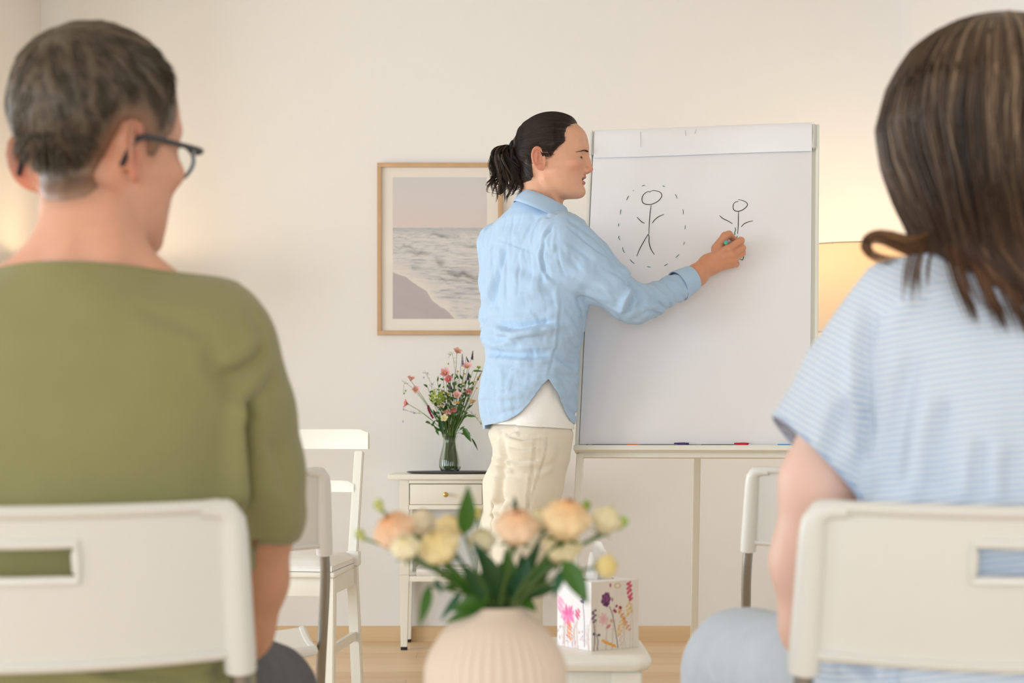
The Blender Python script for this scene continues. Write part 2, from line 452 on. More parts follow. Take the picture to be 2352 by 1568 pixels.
# ---------------------------------------------------------------- framed sea picture
def painted(name, m, parent, fn, origin, ux, uz, nx, nz):
    """flat print: fine grid coloured by fn(u,v) (v up) in sRGB 0-255"""
    u, v = np.meshgrid((np.arange(nx)+0.)/(nx-1), (np.arange(nz)+0.)/(nz-1), indexing='ij')
    V = np.array(origin)+u.reshape(-1, 1)*np.array(ux)+v.reshape(-1, 1)*np.array(uz)
    I = np.arange(nx*nz).reshape(nx, nz)
    Q = np.stack((I[:-1, :-1], I[1:, :-1], I[1:, 1:], I[:-1, 1:]), -1).reshape(-1, 4)
    c = np.clip(fn(u.ravel(), v.ravel())/255., 0, 1); c = np.where(c <= .04045, c/12.92, ((c+.055)/1.055)**2.4)
    return link_mesh(name, V, Q, m, parent, False, True, color=c)
M['print'] = mat('printed_paper', (255, 255, 255), .7, attr='col')
YW = YB-.001
px0, px1, py0, py1 = 866, 1154, 373.5, 769
a = P(px0, py1, YB-.025); b = P(px1, py0, YB-.025)
pic = thing('framed_picture', 'oak framed print of a pale sea and beach with a white mat, on the wall', 'picture', (float((a[0]+b[0])/2), YB, float(a[2])))
fw = .0185
def rail(p0, p1, wx, wz):
    m_ = MB(); m_.box(((p0[0]+p1[0])/2, YB-.0125, (p0[1]+p1[1])/2), (abs(p1[0]-p0[0]) or wx, .025, abs(p1[1]-p0[1]) or wz), .0015)
    m_.build('frame_rail', M['oak'], pic, world=True)
rail((a[0], a[2]+fw/2), (b[0], a[2]+fw/2), 0, fw); rail((a[0], b[2]-fw/2), (b[0], b[2]-fw/2), 0, fw)
rail((a[0]+fw/2, a[2]+fw), (a[0]+fw/2, b[2]-fw), fw, 0); rail((b[0]-fw/2, a[2]+fw), (b[0]-fw/2, b[2]-fw), fw, 0)
m_ = MB(); m_.box(((a[0]+b[0])/2, YB-.010, (a[2]+b[2])/2), (b[0]-a[0]-2*fw+.002, .004, b[2]-a[2]-2*fw+.002)); m_.build('mat_board', M['mat_board'], pic, smooth=False, world=True)
pa = P(902, 732, YB-.0125); pb = P(1118, 407, YB-.0125)
def sea(u, v):
    p = np.stack((u*4, v*6, u*0), 1); out = np.zeros((len(u), 3))
    hor = .645
    t = np.clip((v-hor)/(1-hor), 0, 1)[:, None]
    sky = np.array((222, 208, 206))*(1-t)+np.array((216, 214, 215))*t
    sky = np.where(t > .55, sky*(1-(t-.55)*.02)-np.array((4, 1, -2))*0, sky)
    dep = np.clip((hor-v)/hor, 0, 1)               # 0 at horizon .. 1 at bottom
    fr = 1/(dep+.10)
    # sheared wave coordinates, closer waves larger
    yy = np.log(dep+.08)
    q = np.stack((u*4.0*np.sqrt(fr)+2*vnoise(np.stack((u*9, v*14, u*0), 1), 1), yy*22+u*2.0+1.2*vnoise(np.stack((u*7, v*9, u*0+5), 1), 1), u*0+3.1), 1); n1 = fbm(q, (1, 1, 1), 4)
    q2 = np.stack((u*13*np.sqrt(fr)*.6+3*n1, yy*60-u*4, u*0+9.7), 1); n2 = fbm(q2, (1, 1, 1), 4)
    wv = .45*n1+.55*n2
    dark = sstep(.52, .80, wv)*.8; foam = sstep(.56, .40, wv)
    sea_c = np.array((205, 203, 205))*(1-dark[:, None])+np.array((128, 134, 142))*dark[:, None]
    sea_c = sea_c*(1-foam[:, None]*.75)+np.array((226, 219, 214))*foam[:, None]*.75
    far = sstep(.10, .0, dep)[:, None]; sea_c = sea_c*(1-.55*far)+np.array((168, 174, 182))*.55*far
    # one dark breaker right of centre
    for cx, cv, wx, wz, am in ((.78, .305, .20, .020, .9), (.52, .585, .10, .010, .8), (.28, .47, .10, .013, .7), (.86, .515, .12, .010, .6), (.50, .405, .05, .025, .6), (.68, .268, .28, .008, .6), (.16, .50, .12, .01, .5)):
        g = am*np.exp(-((u-cx)/wx)**2-((v-cv+.10*(u-cx)+.035*(vnoise(np.stack((u*16, u*0+cv*50, u*0), 1), 1)-.5)+.02*(n2-.5))/wz)**2)*(.35+.9*n2)*(.6+.8*n2); g = np.clip(g, 0, .95)[:, None]
        sea_c = sea_c*(1-g)+np.array((112, 112, 112))*g
    c = np.where((v > hor)[:, None], sky, sea_c)
    # beach: boundary runs from left (v~.33) to bottom (u~.65)
    bd = np.interp(u, [0, .12, .25, .36, .42, .55, .66, 1], [.335, .30, .245, .20, .13, .07, -.005, -.3])+.012*(fbm(np.stack((u*14, u*0, u*0), 1), (1, 1, 1), 3)-.5)*2
    wash = sstep(0, .11, v-bd)            # bright foam strip beyond the sand
    fo = (1-wash)*sstep(-.002, .004, v-bd)
    c = c*(1-fo[:, None]*.8)+np.array((236, 226, 218))*fo[:, None]*.8
    sand = sstep(.004, -.004, v-bd)[:, None]; n3 = fbm(np.stack((u*3, v*22+u*6, u*0), 1), (1, 1, 1), 3)[:, None]
    c = c*(1-sand)+(np.array((186, 177, 180))+10*(n3-.5)+8*(v[:, None]-.15))*sand
    return c
painted('print', M['print'], pic, sea, pa, (pb[0]-pa[0], 0, 0), (0, 0, pb[2]-pa[2]), 230, 345)
m_ = MB(); m_.box(((a[0]+b[0])/2, YB-.018, (a[2]+b[2])/2), (b[0]-a[0]-2*fw+.002, .002, b[2]-a[2]-2*fw+.002)); m_.build('glass', M['picture_glass'], pic, smooth=False, world=True)

# ---------------------------------------------------------------- side table
def side_table():
    Y0 = 6.93; cx = float(P(1025, 1000, 6.97)[0])
    t = thing('side_table', 'small cream side table with one drawer and a lower shelf, below the sea picture', 'table', (cx, Y0+.16, 0))
    def o(name, mb, m=M['cream_paint'], par=t, **k): return mb.build(name, m, par, **k)
    hw = .23; d0, d1 = -.16, .14; top = .70
    o('tabletop', MB().box((0, 0, top-.011), (2*hw, .345, .022), .004))
    lx = .1655
    for sx in (-1, 1):
        for yy in (d0+.02, d1-.02):
            g = MB(); g.beam((sx*lx, yy, top-.022), (sx*lx, yy, .30), .038, .038, .0015); g.beam((sx*lx, yy, .30), (sx*(lx+.002), yy, .012), .038, .034, .0015, taper=.68)
            l = o('leg', g); o('foot_pad', MB().box((sx*(lx+.002), yy, .006), (.026, .026, .012), .002), M['black'], l)
    o('front_rail', MB().box((0, d0+.012, top-.030), (2*lx-.03, .022, .014), .001)); o('front_rail', MB().box((0, d0+.012, top-.131), (2*lx-.03, .022, .018), .001))
    for sx in (-1, 1): o('side_panel', MB().box((sx*lx, 0, top-.080), (.018, .24, .115), .001))
    o('back_panel', MB().box((0, d1-.02, top-.080), (2*lx-.03, .018, .115), .001))
    d = o('drawer', MB().box((0, d0+.010, top-.080), (2*lx-.044, .020, .080), .0015).box((0, d0+.12, top-.082), (2*lx-.05, .2, .06), .001))
    o('knob', MB().lathe([(.004, 0), (.004, .009), (.0085, .012), (.0105, .018), (.009, .024), (.004, .027), (.0001, .0275)], 20), M['brass'], d)
    k = t.children[-1] if False else [c for c in d.children][0]; k.location = (0, d0, top-.080); k.rotation_euler = (math.pi/2, 0, 0)
    o('shelf', MB().box((0, -.01, .283), (2*lx+.012, .29, .022), .002))
    return t
side = side_table()
sX, sY = side.location.x, side.location.y
# things on the shelf
def roll(y, z, r, L, x, rx=0):
    g = MB(); n = 26; R = []
    for i, xx in enumerate(np.linspace(-L/2, L/2, 7)):
        R.append([(xx, (r*(.35+.65*k/n))*math.cos(k*2*math.pi*2.6/n), (r*(.35+.65*k/n))*math.sin(k*2*math.pi*2.6/n)*.8) for k in range(n+1)])
    g.rings(R, caps=False, closed=False); return g
tw = MB()
def folded(mb, cx, cy, z, wx, wy, th, layers):
    for i in range(layers):
        zz = z+th*(i+.5); k = 1-.03*i
        mb.box((cx+.004*math.sin(i*2.1), cy, zz), (wx*k, wy*k, th*.94), th*.45, 3)
folded(tw, sX-.012, sY-.03, .294, .225, .20, .011, 3)
tag(tw.build('towel', M['linen_white'], None), 'white towel folded flat on the lower shelf of the side table', 'towel')
rl = MB(); prof = [(.0155+.0016*math.sin(3*a_), a_) for a_ in np.linspace(0, 2*math.pi, 22, endpoint=False)]
rl.rings([[(sX-.115+.004*i, sY-.135, .294+.0165)] and [(sX-.118+ii, sY-.146+q[0]*math.cos(q[1]), .3095+q[0]*math.sin(q[1])) for q in prof] for i, ii in enumerate(np.linspace(0, .10, 6))])
tag(rl.build('towel_roll', M['linen_white'], None), 'small white cloth rolled up at the front of the shelf', 'towel')
# slate tray
tr = MB(); tr.lathe([(.02, 0), (.170, .001), (.1845, .0035), (.187, .0065), (.183, .0085), (.168, .006), (.02, .0055)], 56, mod=lambda t_, z: 1+.006*math.sin(t_*44)+.004*math.sin(t_*77+1))
tray = tag(tr.build('tray', M['slate'], None), 'round dark slate tray on the side table', 'tray'); tray.location = (float(P(1040, 1000, 7.08)[0]), 7.085, .7005); tray.scale = (1, .82, 1)

# ---------------------------------------------------------------- floor lamps
def floor_lamp(x, y, label, ztop, r0, r1, hgt, power, group='floor lamps against the back wall'):
    t = thing('floor_lamp', label, 'lamp', (x, y, 0))
    MB().lathe([(.001, 0), (.13, 0), (.135, .006), (.13, .014), (.03, .022), (.012, .03), (.001, .031)], 40).build('base', M['white_paint'], t)
    MB().lathe([(.011, .02), (.011, ztop-hgt*.45)], 16).build('pole', M['white_paint'], t)
    g = MB(); z0 = ztop-hgt
    R = []
    for r, z in ((r1, z0), (r0, ztop), (r0-.003, ztop), (r1-.003, z0)): R.append([(r*math.cos(2*math.pi*k/64), r*math.sin(2*math.pi*k/64), z) for k in range(64)])
    g.rings(R, caps=False, loop=True); s = g.build('lamp_shade', M['shade'], t)
    for r, z in ((r0, ztop), (r1, z0)): MB().tube([(r*math.cos(2*math.pi*k/64), r*math.sin(2*math.pi*k/64), z) for k in range(64)], .003, 6, False, loop=True).build('rim', M['shade_rim'], s)
    for k in range(3): MB().tube([(0, 0, ztop-.03), (r0*math.cos(2.1*k), r0*math.sin(2.1*k), ztop-.003)], .002, 5).build('shade_support', M['tube'], t)
    bm_ = MB(); bm_.sphere((0, 0, ztop-hgt*.45+.05), .03, 16, 10); bm_.build('bulb', M['bulb'], t)
    point('lamp_light', (x, y, ztop-hgt*.45+.09), power, WARM, .03)
    return t
M['shade_rim'] = mat('shade_rim', (214, 196, 160), .8)
M['bulb'] = mat('bulb_glass', (255, 240, 215), .3)
bn = M['bulb'].node_tree.nodes['Principled BSDF']; bn.inputs['Emission Color'].default_value = (1, .75, .45, 1); bn.inputs['Emission Strength'].default_value = 6
LX = float(P(1958, 1000, 6.85)[0])
floor_lamp(LX, 6.85, 'glowing floor lamp with a drum shade right of the flipchart', CAMH+446/FPX*6.6, .235, .255, .34, 6.0)
floor_lamp(float(P(228, 1000, 6.8)[0]), 6.8, 'glowing floor lamp in the left corner, behind the head in olive', 1.56, .150, .165, .24, 4.6)
# ---------------------------------------------------------------- folding chairs
def folding_chair(label):
    t = thing('folding_chair', label, 'chair', (0, 0, 0), 0, 'white folding chairs in a circle')
    ln = math.radians(16)
    # back panel: y = 0 at the sleeves, bulging towards -y in the middle.  z from .645 to .79
    W = .213; zt, zb = .788, .645
    def pt(u, v, off):     # u -1..1, v 0 bottom .. 1 top
        zb_ = zb-.006*(1-u*u); zt_ = zt-.004*(1-u*u); z = zb_+(zt_-zb_)*v
        x = u*(W+.006*(1-v)); y = -.050*(1-u*u)+(zt-z)*math.tan(ln)*.9+off
        return (x, y, z)
    hw, v0, v1 = .345, .56, .80      # slot in u and v
    us = [-1, -.9, -.75, -.6, -.45, -hw, -.2, -.07, .07, .2, hw, .45, .6, .75, .9, 1]; vs = [0, .12, .28, .42, v0, v1, .9, 1]
    g = MB(); V = []; Fs = []; nu, nv = len(us), len(vs)
    for off in (-.0035, .0035):
        for v in vs:
            for u in us: V.append(pt(u, v, off))
    def I(s_, j, i): return s_*nu*nv+j*nu+i
    def hole(i, j): return vs[j] >= v0-1e-6 and vs[j+1] <= v1+1e-6 and us[i] >= -hw-1e-6 and us[i+1] <= hw+1e-6
    for j in range(nv-1):
        for i in range(nu-1):
            if hole(i, j): continue
            Fs.append((I(0, j, i), I(0, j, i+1), I(0, j+1, i+1), I(0, j+1, i))); Fs.append((I(1, j, i), I(1, j+1, i), I(1, j+1, i+1), I(1, j, i+1)))
            for (di, dj, a_, b_) in ((0, -1, (j, i), (j, i+1)), (0, 1, (j+1, i+1), (j+1, i)), (-1, 0, (j+1, i), (j, i)), (1, 0, (j, i+1), (j+1, i+1))):
                ii, jj = i+di, j+dj
                if 0 <= ii < nu-1 and 0 <= jj < nv-1 and not hole(ii, jj): continue
                Fs.append((I(0, *a_), I(1, *a_), I(1, *b_), I(0, *b_)))
    g.add(V, Fs)
    back = g.build('backrest', M['plastic'], t)
    # raised lips: top, bottom and around the slot
    r = MB()
    uu = np.linspace(-.985, .985, 25)
    MB().tube([pt(u, 1, -.001) for u in uu], .0085, 10, flat=.8).build('upper_lip', M['plastic'], back); MB().tube([pt(u, 0, -.001) for u in uu], .0075, 10, flat=.8).build('lower_lip', M['plastic'], back)
    loop = [pt(u, v1, -.003) for u in np.linspace(-hw, hw, 9)]+[pt(hw, v, -.003) for v in np.linspace(v1, v0, 5)[1:]]+[pt(u, v0, -.003) for u in np.linspace(hw, -hw, 9)[1:]]+[pt(-hw, v, -.003) for v in np.linspace(v0, v1, 5)[1:-1]]
    r.tube(loop, .005, 8, False, loop=True)
    r.build('slot_rim', M['plastic'], back)
    for s_ in (-1, 1):
        q = [np.array(pt(s_, v, 0)) for v in (1.03, 1.0, .8, .5, .2, 0)]; lo = q[-1]+(q[-1]-q[2])*.16
        pth = [np.array(pt(s_*.86, .985, -.001)), np.array(pt(s_*.93, .985, 0)), np.array(pt(s_*.975, .965, 0)), np.array(pt(s_*.997, .90, 0))]+q[2:]+[lo]
        b = MB(); b.tube(pth, [.0085, .0098, .0118, .0134, .0143, .015, .0155, .016, .0155], 16); b.build('sleeve', M['plastic'], back)
        # tube runs from the sleeve down and forward to the front foot
        e = MB(); foot = np.array((s_*.228, .33, .012)); k = np.array((s_*.221, .135, .37)); md_ = lo+(lo-q[3])*.7
        e.tube(spline([q[3], q[5], lo, md_, k, foot], 28), .0098, 14); l = e.build('front_leg', M['tube'], t)
        MB().tube([foot+np.array((0, -.004, .02)), foot+np.array((0, .001, -.012))], .0125, 12).build('foot_cap', M['plastic'], l)
        e = MB(); a_ = np.array((s_*.190, .375, .425)); f2 = np.array((s_*.195, -.045, .012))
        e.tube([a_, (a_+f2)/2, f2], .0098, 14); l = e.build('rear_leg', M['tube'], t)
        MB().tube([f2+np.array((0, .003, .02)), f2+np.array((0, -.001, -.012))], .0125, 12).build('foot_cap', M['plastic'], l)
    MB().tube([(-.195, -.03, .045), (.195, -.03, .045)], .008, 12).build('crossbar', M['tube'], t); MB().tube([(-.226, .31, .07), (.226, .31, .07)], .008, 12).build('crossbar', M['tube'], t)
    # seat
    s = MB(); ns = 13; R = []
    V = []; Fs = []
    xs = np.linspace(-1, 1, ns); ys = np.linspace(0, 1, 11)
    for off in (0, -.018):
        for yv in ys:
            for xv in xs:
                wd = .200+.008*yv; z = .450-.018*(1-abs(2*yv-1)**2)*.5-.014*(1-xv*xv)+(.006*yv)+off
                if yv == 1: z -= .012
                V.append((xv*wd, .045+.365*yv, z))
    n1 = ns*len(ys)
    for j in range(len(ys)-1):
        for i in range(ns-1):
            q = (j*ns+i, j*ns+i+1, (j+1)*ns+i+1, (j+1)*ns+i); Fs.append(q); Fs.append(tuple(n1+k for k in q[::-1]))
    ed = [j*ns for j in range(len(ys))]; ed2 = [j*ns+ns-1 for j in range(len(ys))]
    per = list(range(ns))+ed2[1:]+list(range(n1-2, n1-ns-1, -1))+ed[::-1][1:-1]
    for i in range(len(per)):
        a_, b_ = per[i], per[(i+1) % len(per)]; Fs.append((a_, a_+n1, b_+n1, b_))
    s.add(V, Fs); seat = s.build('seat', M['plastic'], t)
    lip = MB(); lip.tube([np.array(V[i])+np.array((0, 0, -.007)) for i in per], .010, 8, False, loop=True); lip.build('rim', M['plastic'], seat)
    return t
def copy_tree(o, parent=None):
    c = o.copy(); COL.objects.link(c)
    if parent is not None: c.parent = parent
    for ch in o.children: copy_tree(ch, c)
    return c
def place(o, x, y, rz, label=None):
    o.location = (x, y, 0); o.rotation_euler = (0, 0, math.radians(rz))
    if label: o['label'] = label
    return o
ch = folding_chair('white folding chair with a slotted back, behind the person in olive')
place(ch, float(P(0, 1000, 1.62)[0]), 1.62, 7)
CHL = ch
CHR = place(copy_tree(ch), float(P(2405, 1000, 1.62)[0]), 1.62, -4, 'white folding chair with a slotted back, behind the person in the striped top')
CH2 = place(copy_tree(ch), float(P(742, 1000, 3.25)[0])-.213, 3.25, 12, 'empty white folding chair in front of the white wooden chair')
CH3 = place(copy_tree(ch), float(P(1728, 1000, 3.38)[0])+.216, 3.38, -4, 'empty white folding chair in front of the flipchart legs')

# ---------------------------------------------------------------- white wooden chair
def wooden_chair():
    t = thing('wooden_chair', 'white wooden chair with a curved top rail and a tied seat cushion', 'chair', (0, 0, 0))
    # local: x right (viewer), y away from viewer is the back; front legs at y=-.40
    def o(n, g, m=M['white_paint'], p=t): return g.build(n, m, p)
    hb = .185; hf = .205
    def curve_rail(z0, z1, hw, y, bow, th):
        R = []
        for u in np.linspace(-1, 1, 17):
            yy = y+bow*(1-u*u); ins = .012*max(0, abs(u)-.86)/.14
            R.append([(u*hw, yy-th/2, z0+.006-bow*.0), (u*hw, yy+th/2, z0+.006), (u*hw, yy+th/2, z1-.01-ins), (u*hw, yy+th*.2, z1-ins), (u*hw, yy-th*.3, z1-ins), (u*hw, yy-th/2, z1-.012-ins)])
        return MB().rings(R)
    for s_ in (-1, 1):
        g = MB(); g.beam((s_*hb, .00, .41), (s_*(hb+.012), .055, .80), .032, .026, .003, taper=.95); g.beam((s_*(hb+.006), .055, 0), (s_*hb, 0, .415), .036, .034, .003); o('rear_leg', g)
        g = MB(); g.beam((s_*hf, -.40, .405), (s_*hf, -.405, 0), .040, .040, .003, taper=.85); o('front_leg', g)
        o('side_rail', MB().beam((s_*(hf-.004), -.39, .377), (s_*hb, .0, .377), .06, .02, .002, up=(1, 0, 0)))
        o('stretcher', MB().beam((s_*hf, -.39, .17), (s_*hb, .03, .17), .030, .018, .002, up=(1, 0, 0)))
    o('top_rail', curve_rail(.802, .876, .232, .045, .035, .024)); o('back_rail', curve_rail(.655, .700, hb, .030, .02, .018))
    o('front_rail', MB().box((0, -.40, .375), (2*hf-.03, .02, .062), .002)); o('rear_rail', MB().box((0, .0, .377), (2*hb-.02, .02, .058), .002))
    sb_ = MB().box((0, -.205, .413), (2*hf+.05, .455, .018), .006, 3); sb_.v = [(x*(1-.16*(y+.43)/.45), y, z) for x, y, z in sb_.v]; o('seat', sb_)
    c = MB(); n = 15; V = []; Fs = []
    for top in (1, 0):
        for j in range(n):
            for i in range(n):
                u, v = i/(n-1)*2-1, j/(n-1)*2-1; e = max(abs(u), abs(v)); hgt = .038*(1-max(0, (e-.72)/.28)**3*.55) if top else .001
                hgt += .004*math.sin(u*5+1)*math.sin(v*4) if top else 0
                V.append((u*.205*(1-.06*v), -.205+v*.215, .4225+hgt))
    N = n*n
    for j in range(n-1):
        for i in range(n-1):
            q = (j*n+i, j*n+i+1, (j+1)*n+i+1, (j+1)*n+i); Fs.append(q); Fs.append(tuple(N+k for k in q[::-1]))
    per = list(range(n))+[j*n+n-1 for j in range(1, n)]+list(range(N-2, N-n-1, -1))+[j*n for j in range(n-2, 0, -1)]
    for i in range(len(per)): a_, b_ = per[i], per[(i+1) % len(per)]; Fs.append((a_, a_+N, b_+N, b_))
    c.add(V, Fs); cu = o('cushion', c, M['linen_white'])
    p = MB(); p.tube([np.array(V[i]) for i in per], .0022, 6, False, loop=True); p.build('piping', M['linen_white'], cu)
    for s_ in (-1, 1): MB().box((s_*(hb+.004), .0, .437), (.046, .040, .050), .006).build('tie_band', M['linen_white'], cu)
    return t
wc = wooden_chair(); wc.rotation_euler = (0, 0, math.radians(-8)); wc.location = (float(P(812, 1000, 5.95)[0])-.185, 5.95, 0)

# ---------------------------------------------------------------- white stool, tissue box
st = thing('stool', 'white wooden stool holding the floral tissue box', 'stool', (float(P(1262, 1000, 3.33)[0]), 3.33, 0))
g = MB(); R = []
def rrect(hx, hy, r, z, n=8):
    p = []
    for k, (sx, sy) in enumerate(((1, 1), (-1, 1), (-1, -1), (1, -1))):
        for i in range(n+1):
            a_ = math.pi/2*(k+i/n); p.append((sx*(hx-r)+r*math.cos(a_), sy*(hy-r)+r*math.sin(a_), z))
    return p
for hx, z in ((.165, .4215), (.178, .4235), (.184, .431), (.186, .438), (.184, .446), (.177, .4525), (.165, .4535)): g.rings if False else R.append(rrect(hx, hx*.82, .03, z))
g.rings(R); g.build('seat', M['white_paint'], st)
for s_ in (-1, 1):
    for yy in (-1, 1):
        MB().beam((s_*.140, yy*.108, .42), (s_*.140, yy*.112, 0), .056, .034, .003).build('leg', M['white_paint'], st)
    MB().box((s_*.140, 0, .385), (.022, .20, .06), .002).build('side_rail', M['white_paint'], st)
for yy in (-1, 1): MB().box((0, yy*.108, .372), (.26, .020, .094), .002).build('apron', M['white_paint'], st)

def tissue_box():
    # corner nearest to the viewer at px 1358; right face to 1477, left face to 1292
    z0 = .4537; hgt = .128; c = P(1358, 1486, 3.235); c[2] = z0
    r = P(1477, 1480, 3.30); l = P(1291, 1473, 3.37)
    u = np.array((r[0]-c[0], r[1]-c[1], 0)); v = np.array((l[0]-c[0], l[1]-c[1], 0))
    L = .112; u = u/np.linalg.norm(u); v = np.array((-u[1], u[0], 0)); v = v if v[1] > 0 else -v
    Lu = L*.98; Lv = L
    t = thing('tissue_box', 'cube tissue box printed with wildflowers, on the white stool', 'tissue box', tuple(c+(u*Lu+v*Lv)/2))
    def blob(C, U, V, x, y, rx, ry, col, a_=1.0, ang=0, soft=.35):
        ca, sa = math.cos(ang), math.sin(ang); X = (U-x)*ca+(V-y)*sa; Yv = -(U-x)*sa+(V-y)*ca
        d = np.sqrt((X/rx)**2+(Yv/ry)**2); g_ = a_*sstep(1+soft, 1-soft, d)[:, None]; return C*(1-g_)+np.array(col)*g_
    def stem(C, U, V, pts, w_, col, a_=.8):
        pts = spline(pts, 14); d, t_ = line_d(U, V, pts); g_ = a_*sstep(w_*1.5, w_*.5, np.abs(d))[:, None]; return C*(1-g_)+np.array(col)*g_
    def face1(U, V):
        C = np.full((len(U), 3), (228, 218, 205.)); n = fbm(np.stack((U*9, V*3, U*0), 1), (1, 1, 1), 3); C = C*(1-.05*(n[:, None]-.5))
        rg = np.random.default_rng(3)
        for k in range(12):
            x = rg.uniform(.03, .97); C = stem(C, U, V, [(x, 0), (x+rg.uniform(-.06, .06), .3), (x+rg.uniform(-.1, .1), rg.uniform(.4, .7))], .006, (170, 140, 120), .35)
        C = stem(C, U, V, [(.56, .02), (.50, .3), (.44, .52), (.38, .63)], .008, (90, 70, 85))
        for k in range(26):
            a_ = k*2.4; rr = .085*math.sqrt((k+.5)/26); C = blob(C, U, V, .31+rr*math.cos(a_), .735+rr*1.1*math.sin(a_), .026, .026, [(122, 62, 112), (98, 48, 92), (140, 84, 130)][k % 3], .9)
        C = blob(C, U, V, .31, .665, .05, .028, (84, 40, 74), .9); C = blob(C, U, V, .44, .73, .018, .03, (150, 90, 130), .8)
        for k in range(16): C = blob(C, U, V, .80+.035*math.sin(k*1.7)+(.02 if k < 6 else 0), .71+.017*k, .030, .020, [(188, 52, 84), (205, 84, 108)][k % 2], .8, .5)
        for k in range(24): C = blob(C, U, V, .80+.05*math.sin(k*2.3)-(.012*k if k > 8 else 0)*.9, .66-.020*k, .030, .019, [(226, 168, 84), (222, 186, 120)][k % 2], .65, .4)
        for k in range(18): C = blob(C, U, V, .58+.012*k+.03*math.sin(k*1.9), .58-.018*k, .03, .016, [(224, 164, 92), (214, 150, 96), (200, 120, 100)][k % 3], .7, .3)
        for x, y in ((.53, .63), (.60, .61), (.48, .57), (.62, .60), (.51, .55)): C = blob(C, U, V, x, y, .026, .020, (150, 40, 76), .9, .4)
        for k in range(7): C = blob(C, U, V, .25+.05*math.cos(k*.9), .45+.05*math.sin(k*.9), .05, .026, (226, 160, 170), .6, k*.9)
        C = blob(C, U, V, .36, .34, .05, .024, (200, 80, 110), .7, .5); C = blob(C, U, V, .42, .42, .03, .03, (196, 130, 96), .6)
        for k in range(8): C = blob(C, U, V, .055+.03*math.sin(k*2), .42+.024*k, .030, .017, (92, 70, 100), .75)
        C = stem(C, U, V, [(.06, 0), (.07, .2), (.055, .42)], .008, (96, 80, 90)); C = stem(C, U, V, [(.13, 0), (.14, .15), (.10, .24)], .008, (80, 80, 100))
        C = blob(C, U, V, .055, .245, .024, .02, (60, 50, 84), .9); C = blob(C, U, V, .16, .225, .03, .018, (60, 50, 84), .9)
        for k in range(12): C = blob(C, U, V, .24+.03*k*.8, .135-.0085*k+.012*math.sin(k*2), .030, .018, (232, 156, 64), .75, -.4)
        for k in range(9): C = blob(C, U, V, .55+.06*math.cos(k*.7), .93+.035*math.sin(k*.7), .018, .013, (206, 170, 130), .7)
        C = blob(C, U, V, .40, .94, .022, .03, (190, 70, 90), .8)
        for k in range(6): C = blob(C, U, V, .62+.02*math.sin(k*2), .06+.03*k, .020, .013, (214, 160, 150), .6)
        return C
    def face2(U, V):
        C = np.full((len(U), 3), (240, 236, 238.)); rg = np.random.default_rng(5)
        for k in range(14):
            x = rg.uniform(.03, .97); C = stem(C, U, V, [(x, 0), (x+rg.uniform(-.06, .06), .25), (x+rg.uniform(-.1, .1), rg.uniform(.3, .6))], .010, (190, 160, 150), .5)
        C = stem(C, U, V, [(.20, .05), (.20, .4), (.24, .70)], .010, (120, 100, 130))
        for k in range(10): C = blob(C, U, V, .25+.03*math.sin(k*2), .69+.017*k, .05-.003*k, .014, (96, 72, 124), .8)
        for k in range(16):
            a_ = k*2.4; rr = .15*math.sqrt((k+.5)/16); C = blob(C, U, V, .68+rr*math.cos(a_), .47+.7*rr*math.sin(a_), .08, .035, [(240, 120, 180), (246, 158, 200), (232, 96, 160)][k % 3], .8, a_)
        for k in range(7): C = blob(C, U, V, .90+.05*math.sin(k*2.2), .52+.03*k, .09, .03, (244, 166, 200), .7, .6)
        for k in range(6): C = blob(C, U, V, .40+.04*math.sin(k*2.2), .46+.02*k, .05, .022, (222, 92, 140), .75, .6)
        for k in range(14): C = blob(C, U, V, .64+.05*math.sin(k*1.9), .36-.018*k, .05, .016, [(236, 150, 70), (228, 120, 110)][k % 2], .7, .5)
        for k in range(40): C = blob(C, U, V, rg.uniform(.02, .98), rg.uniform(.02, .30), rg.uniform(.015, .04), rg.uniform(.008, .016), [(226, 170, 180), (150, 110, 130), (230, 190, 150)][k % 3], .6, rg.uniform(0, 3))
        return C
    painted('front_panel', M['print'], t, face1, c, u*Lu, (0, 0, hgt), 110, 125)
    painted('side_panel', M['print'], t, lambda U, V: face2(1-U, V), c+v*Lv, -v*Lv, (0, 0, hgt), 90, 125)
    painted('side_panel', M['print'], t, face2, c+u*Lu, v*Lv, (0, 0, hgt), 40, 50)
    painted('rear_panel', M['print'], t, face1, c+u*Lu+v*Lv, -u*Lu, (0, 0, hgt), 40, 50)
    cen = c+(u*Lu+v*Lv)/2; g = MB(); n = 32
    # top with an oval opening, and the bottom
    out = []; inn = []
    for k in range(n):
        a_ = 2*math.pi*k/n; x, y = math.cos(a_), math.sin(a_); e = 1/max(abs(x), abs(y))
        out.append(cen+u*(x*e*Lu/2)+v*(y*e*Lv/2)+np.array((0, 0, hgt))); inn.append(cen+u*x*.036+v*y*.02+np.array((0, 0, hgt)))
    g.rings([out, inn], caps=False); g.rings([[p-np.array((0, 0, hgt)) for p in out], [p-np.array((0, 0, hgt)) for p in inn]], caps=False)
    g.build('lid', M['paper'], t, smooth=False, world=True)
    # tissue drawn up through the opening
    top = P(1402, 1222, 3.29); R = []
    for i, f in enumerate(np.linspace(0, 1, 12)):
        row = []
        for k in range(15):
            s_ = k/14*2-1; wdt = .030*(.75+.45*math.sin(f*2.6)) *(1-.45*f)
            off = u*(s_*wdt+.006*math.sin(f*4))+v*(.010*math.sin(s_*4.5+f*2)*(1-.3*f))
            row.append(cen+(P(1402, 1222, 3.29)-cen)*0+off+np.array((0, 0, hgt-.004+f*(.075-.018*abs(s_)+.008*math.sin(s_*3)))))
        R.append(row)
    tg = MB().rings(R, caps=False, closed=False); o = tg.build('tissue', M['linen_white'], None, world=True)
    tag(o, 'white tissue pulled up out of the floral box', 'tissue')
    return t
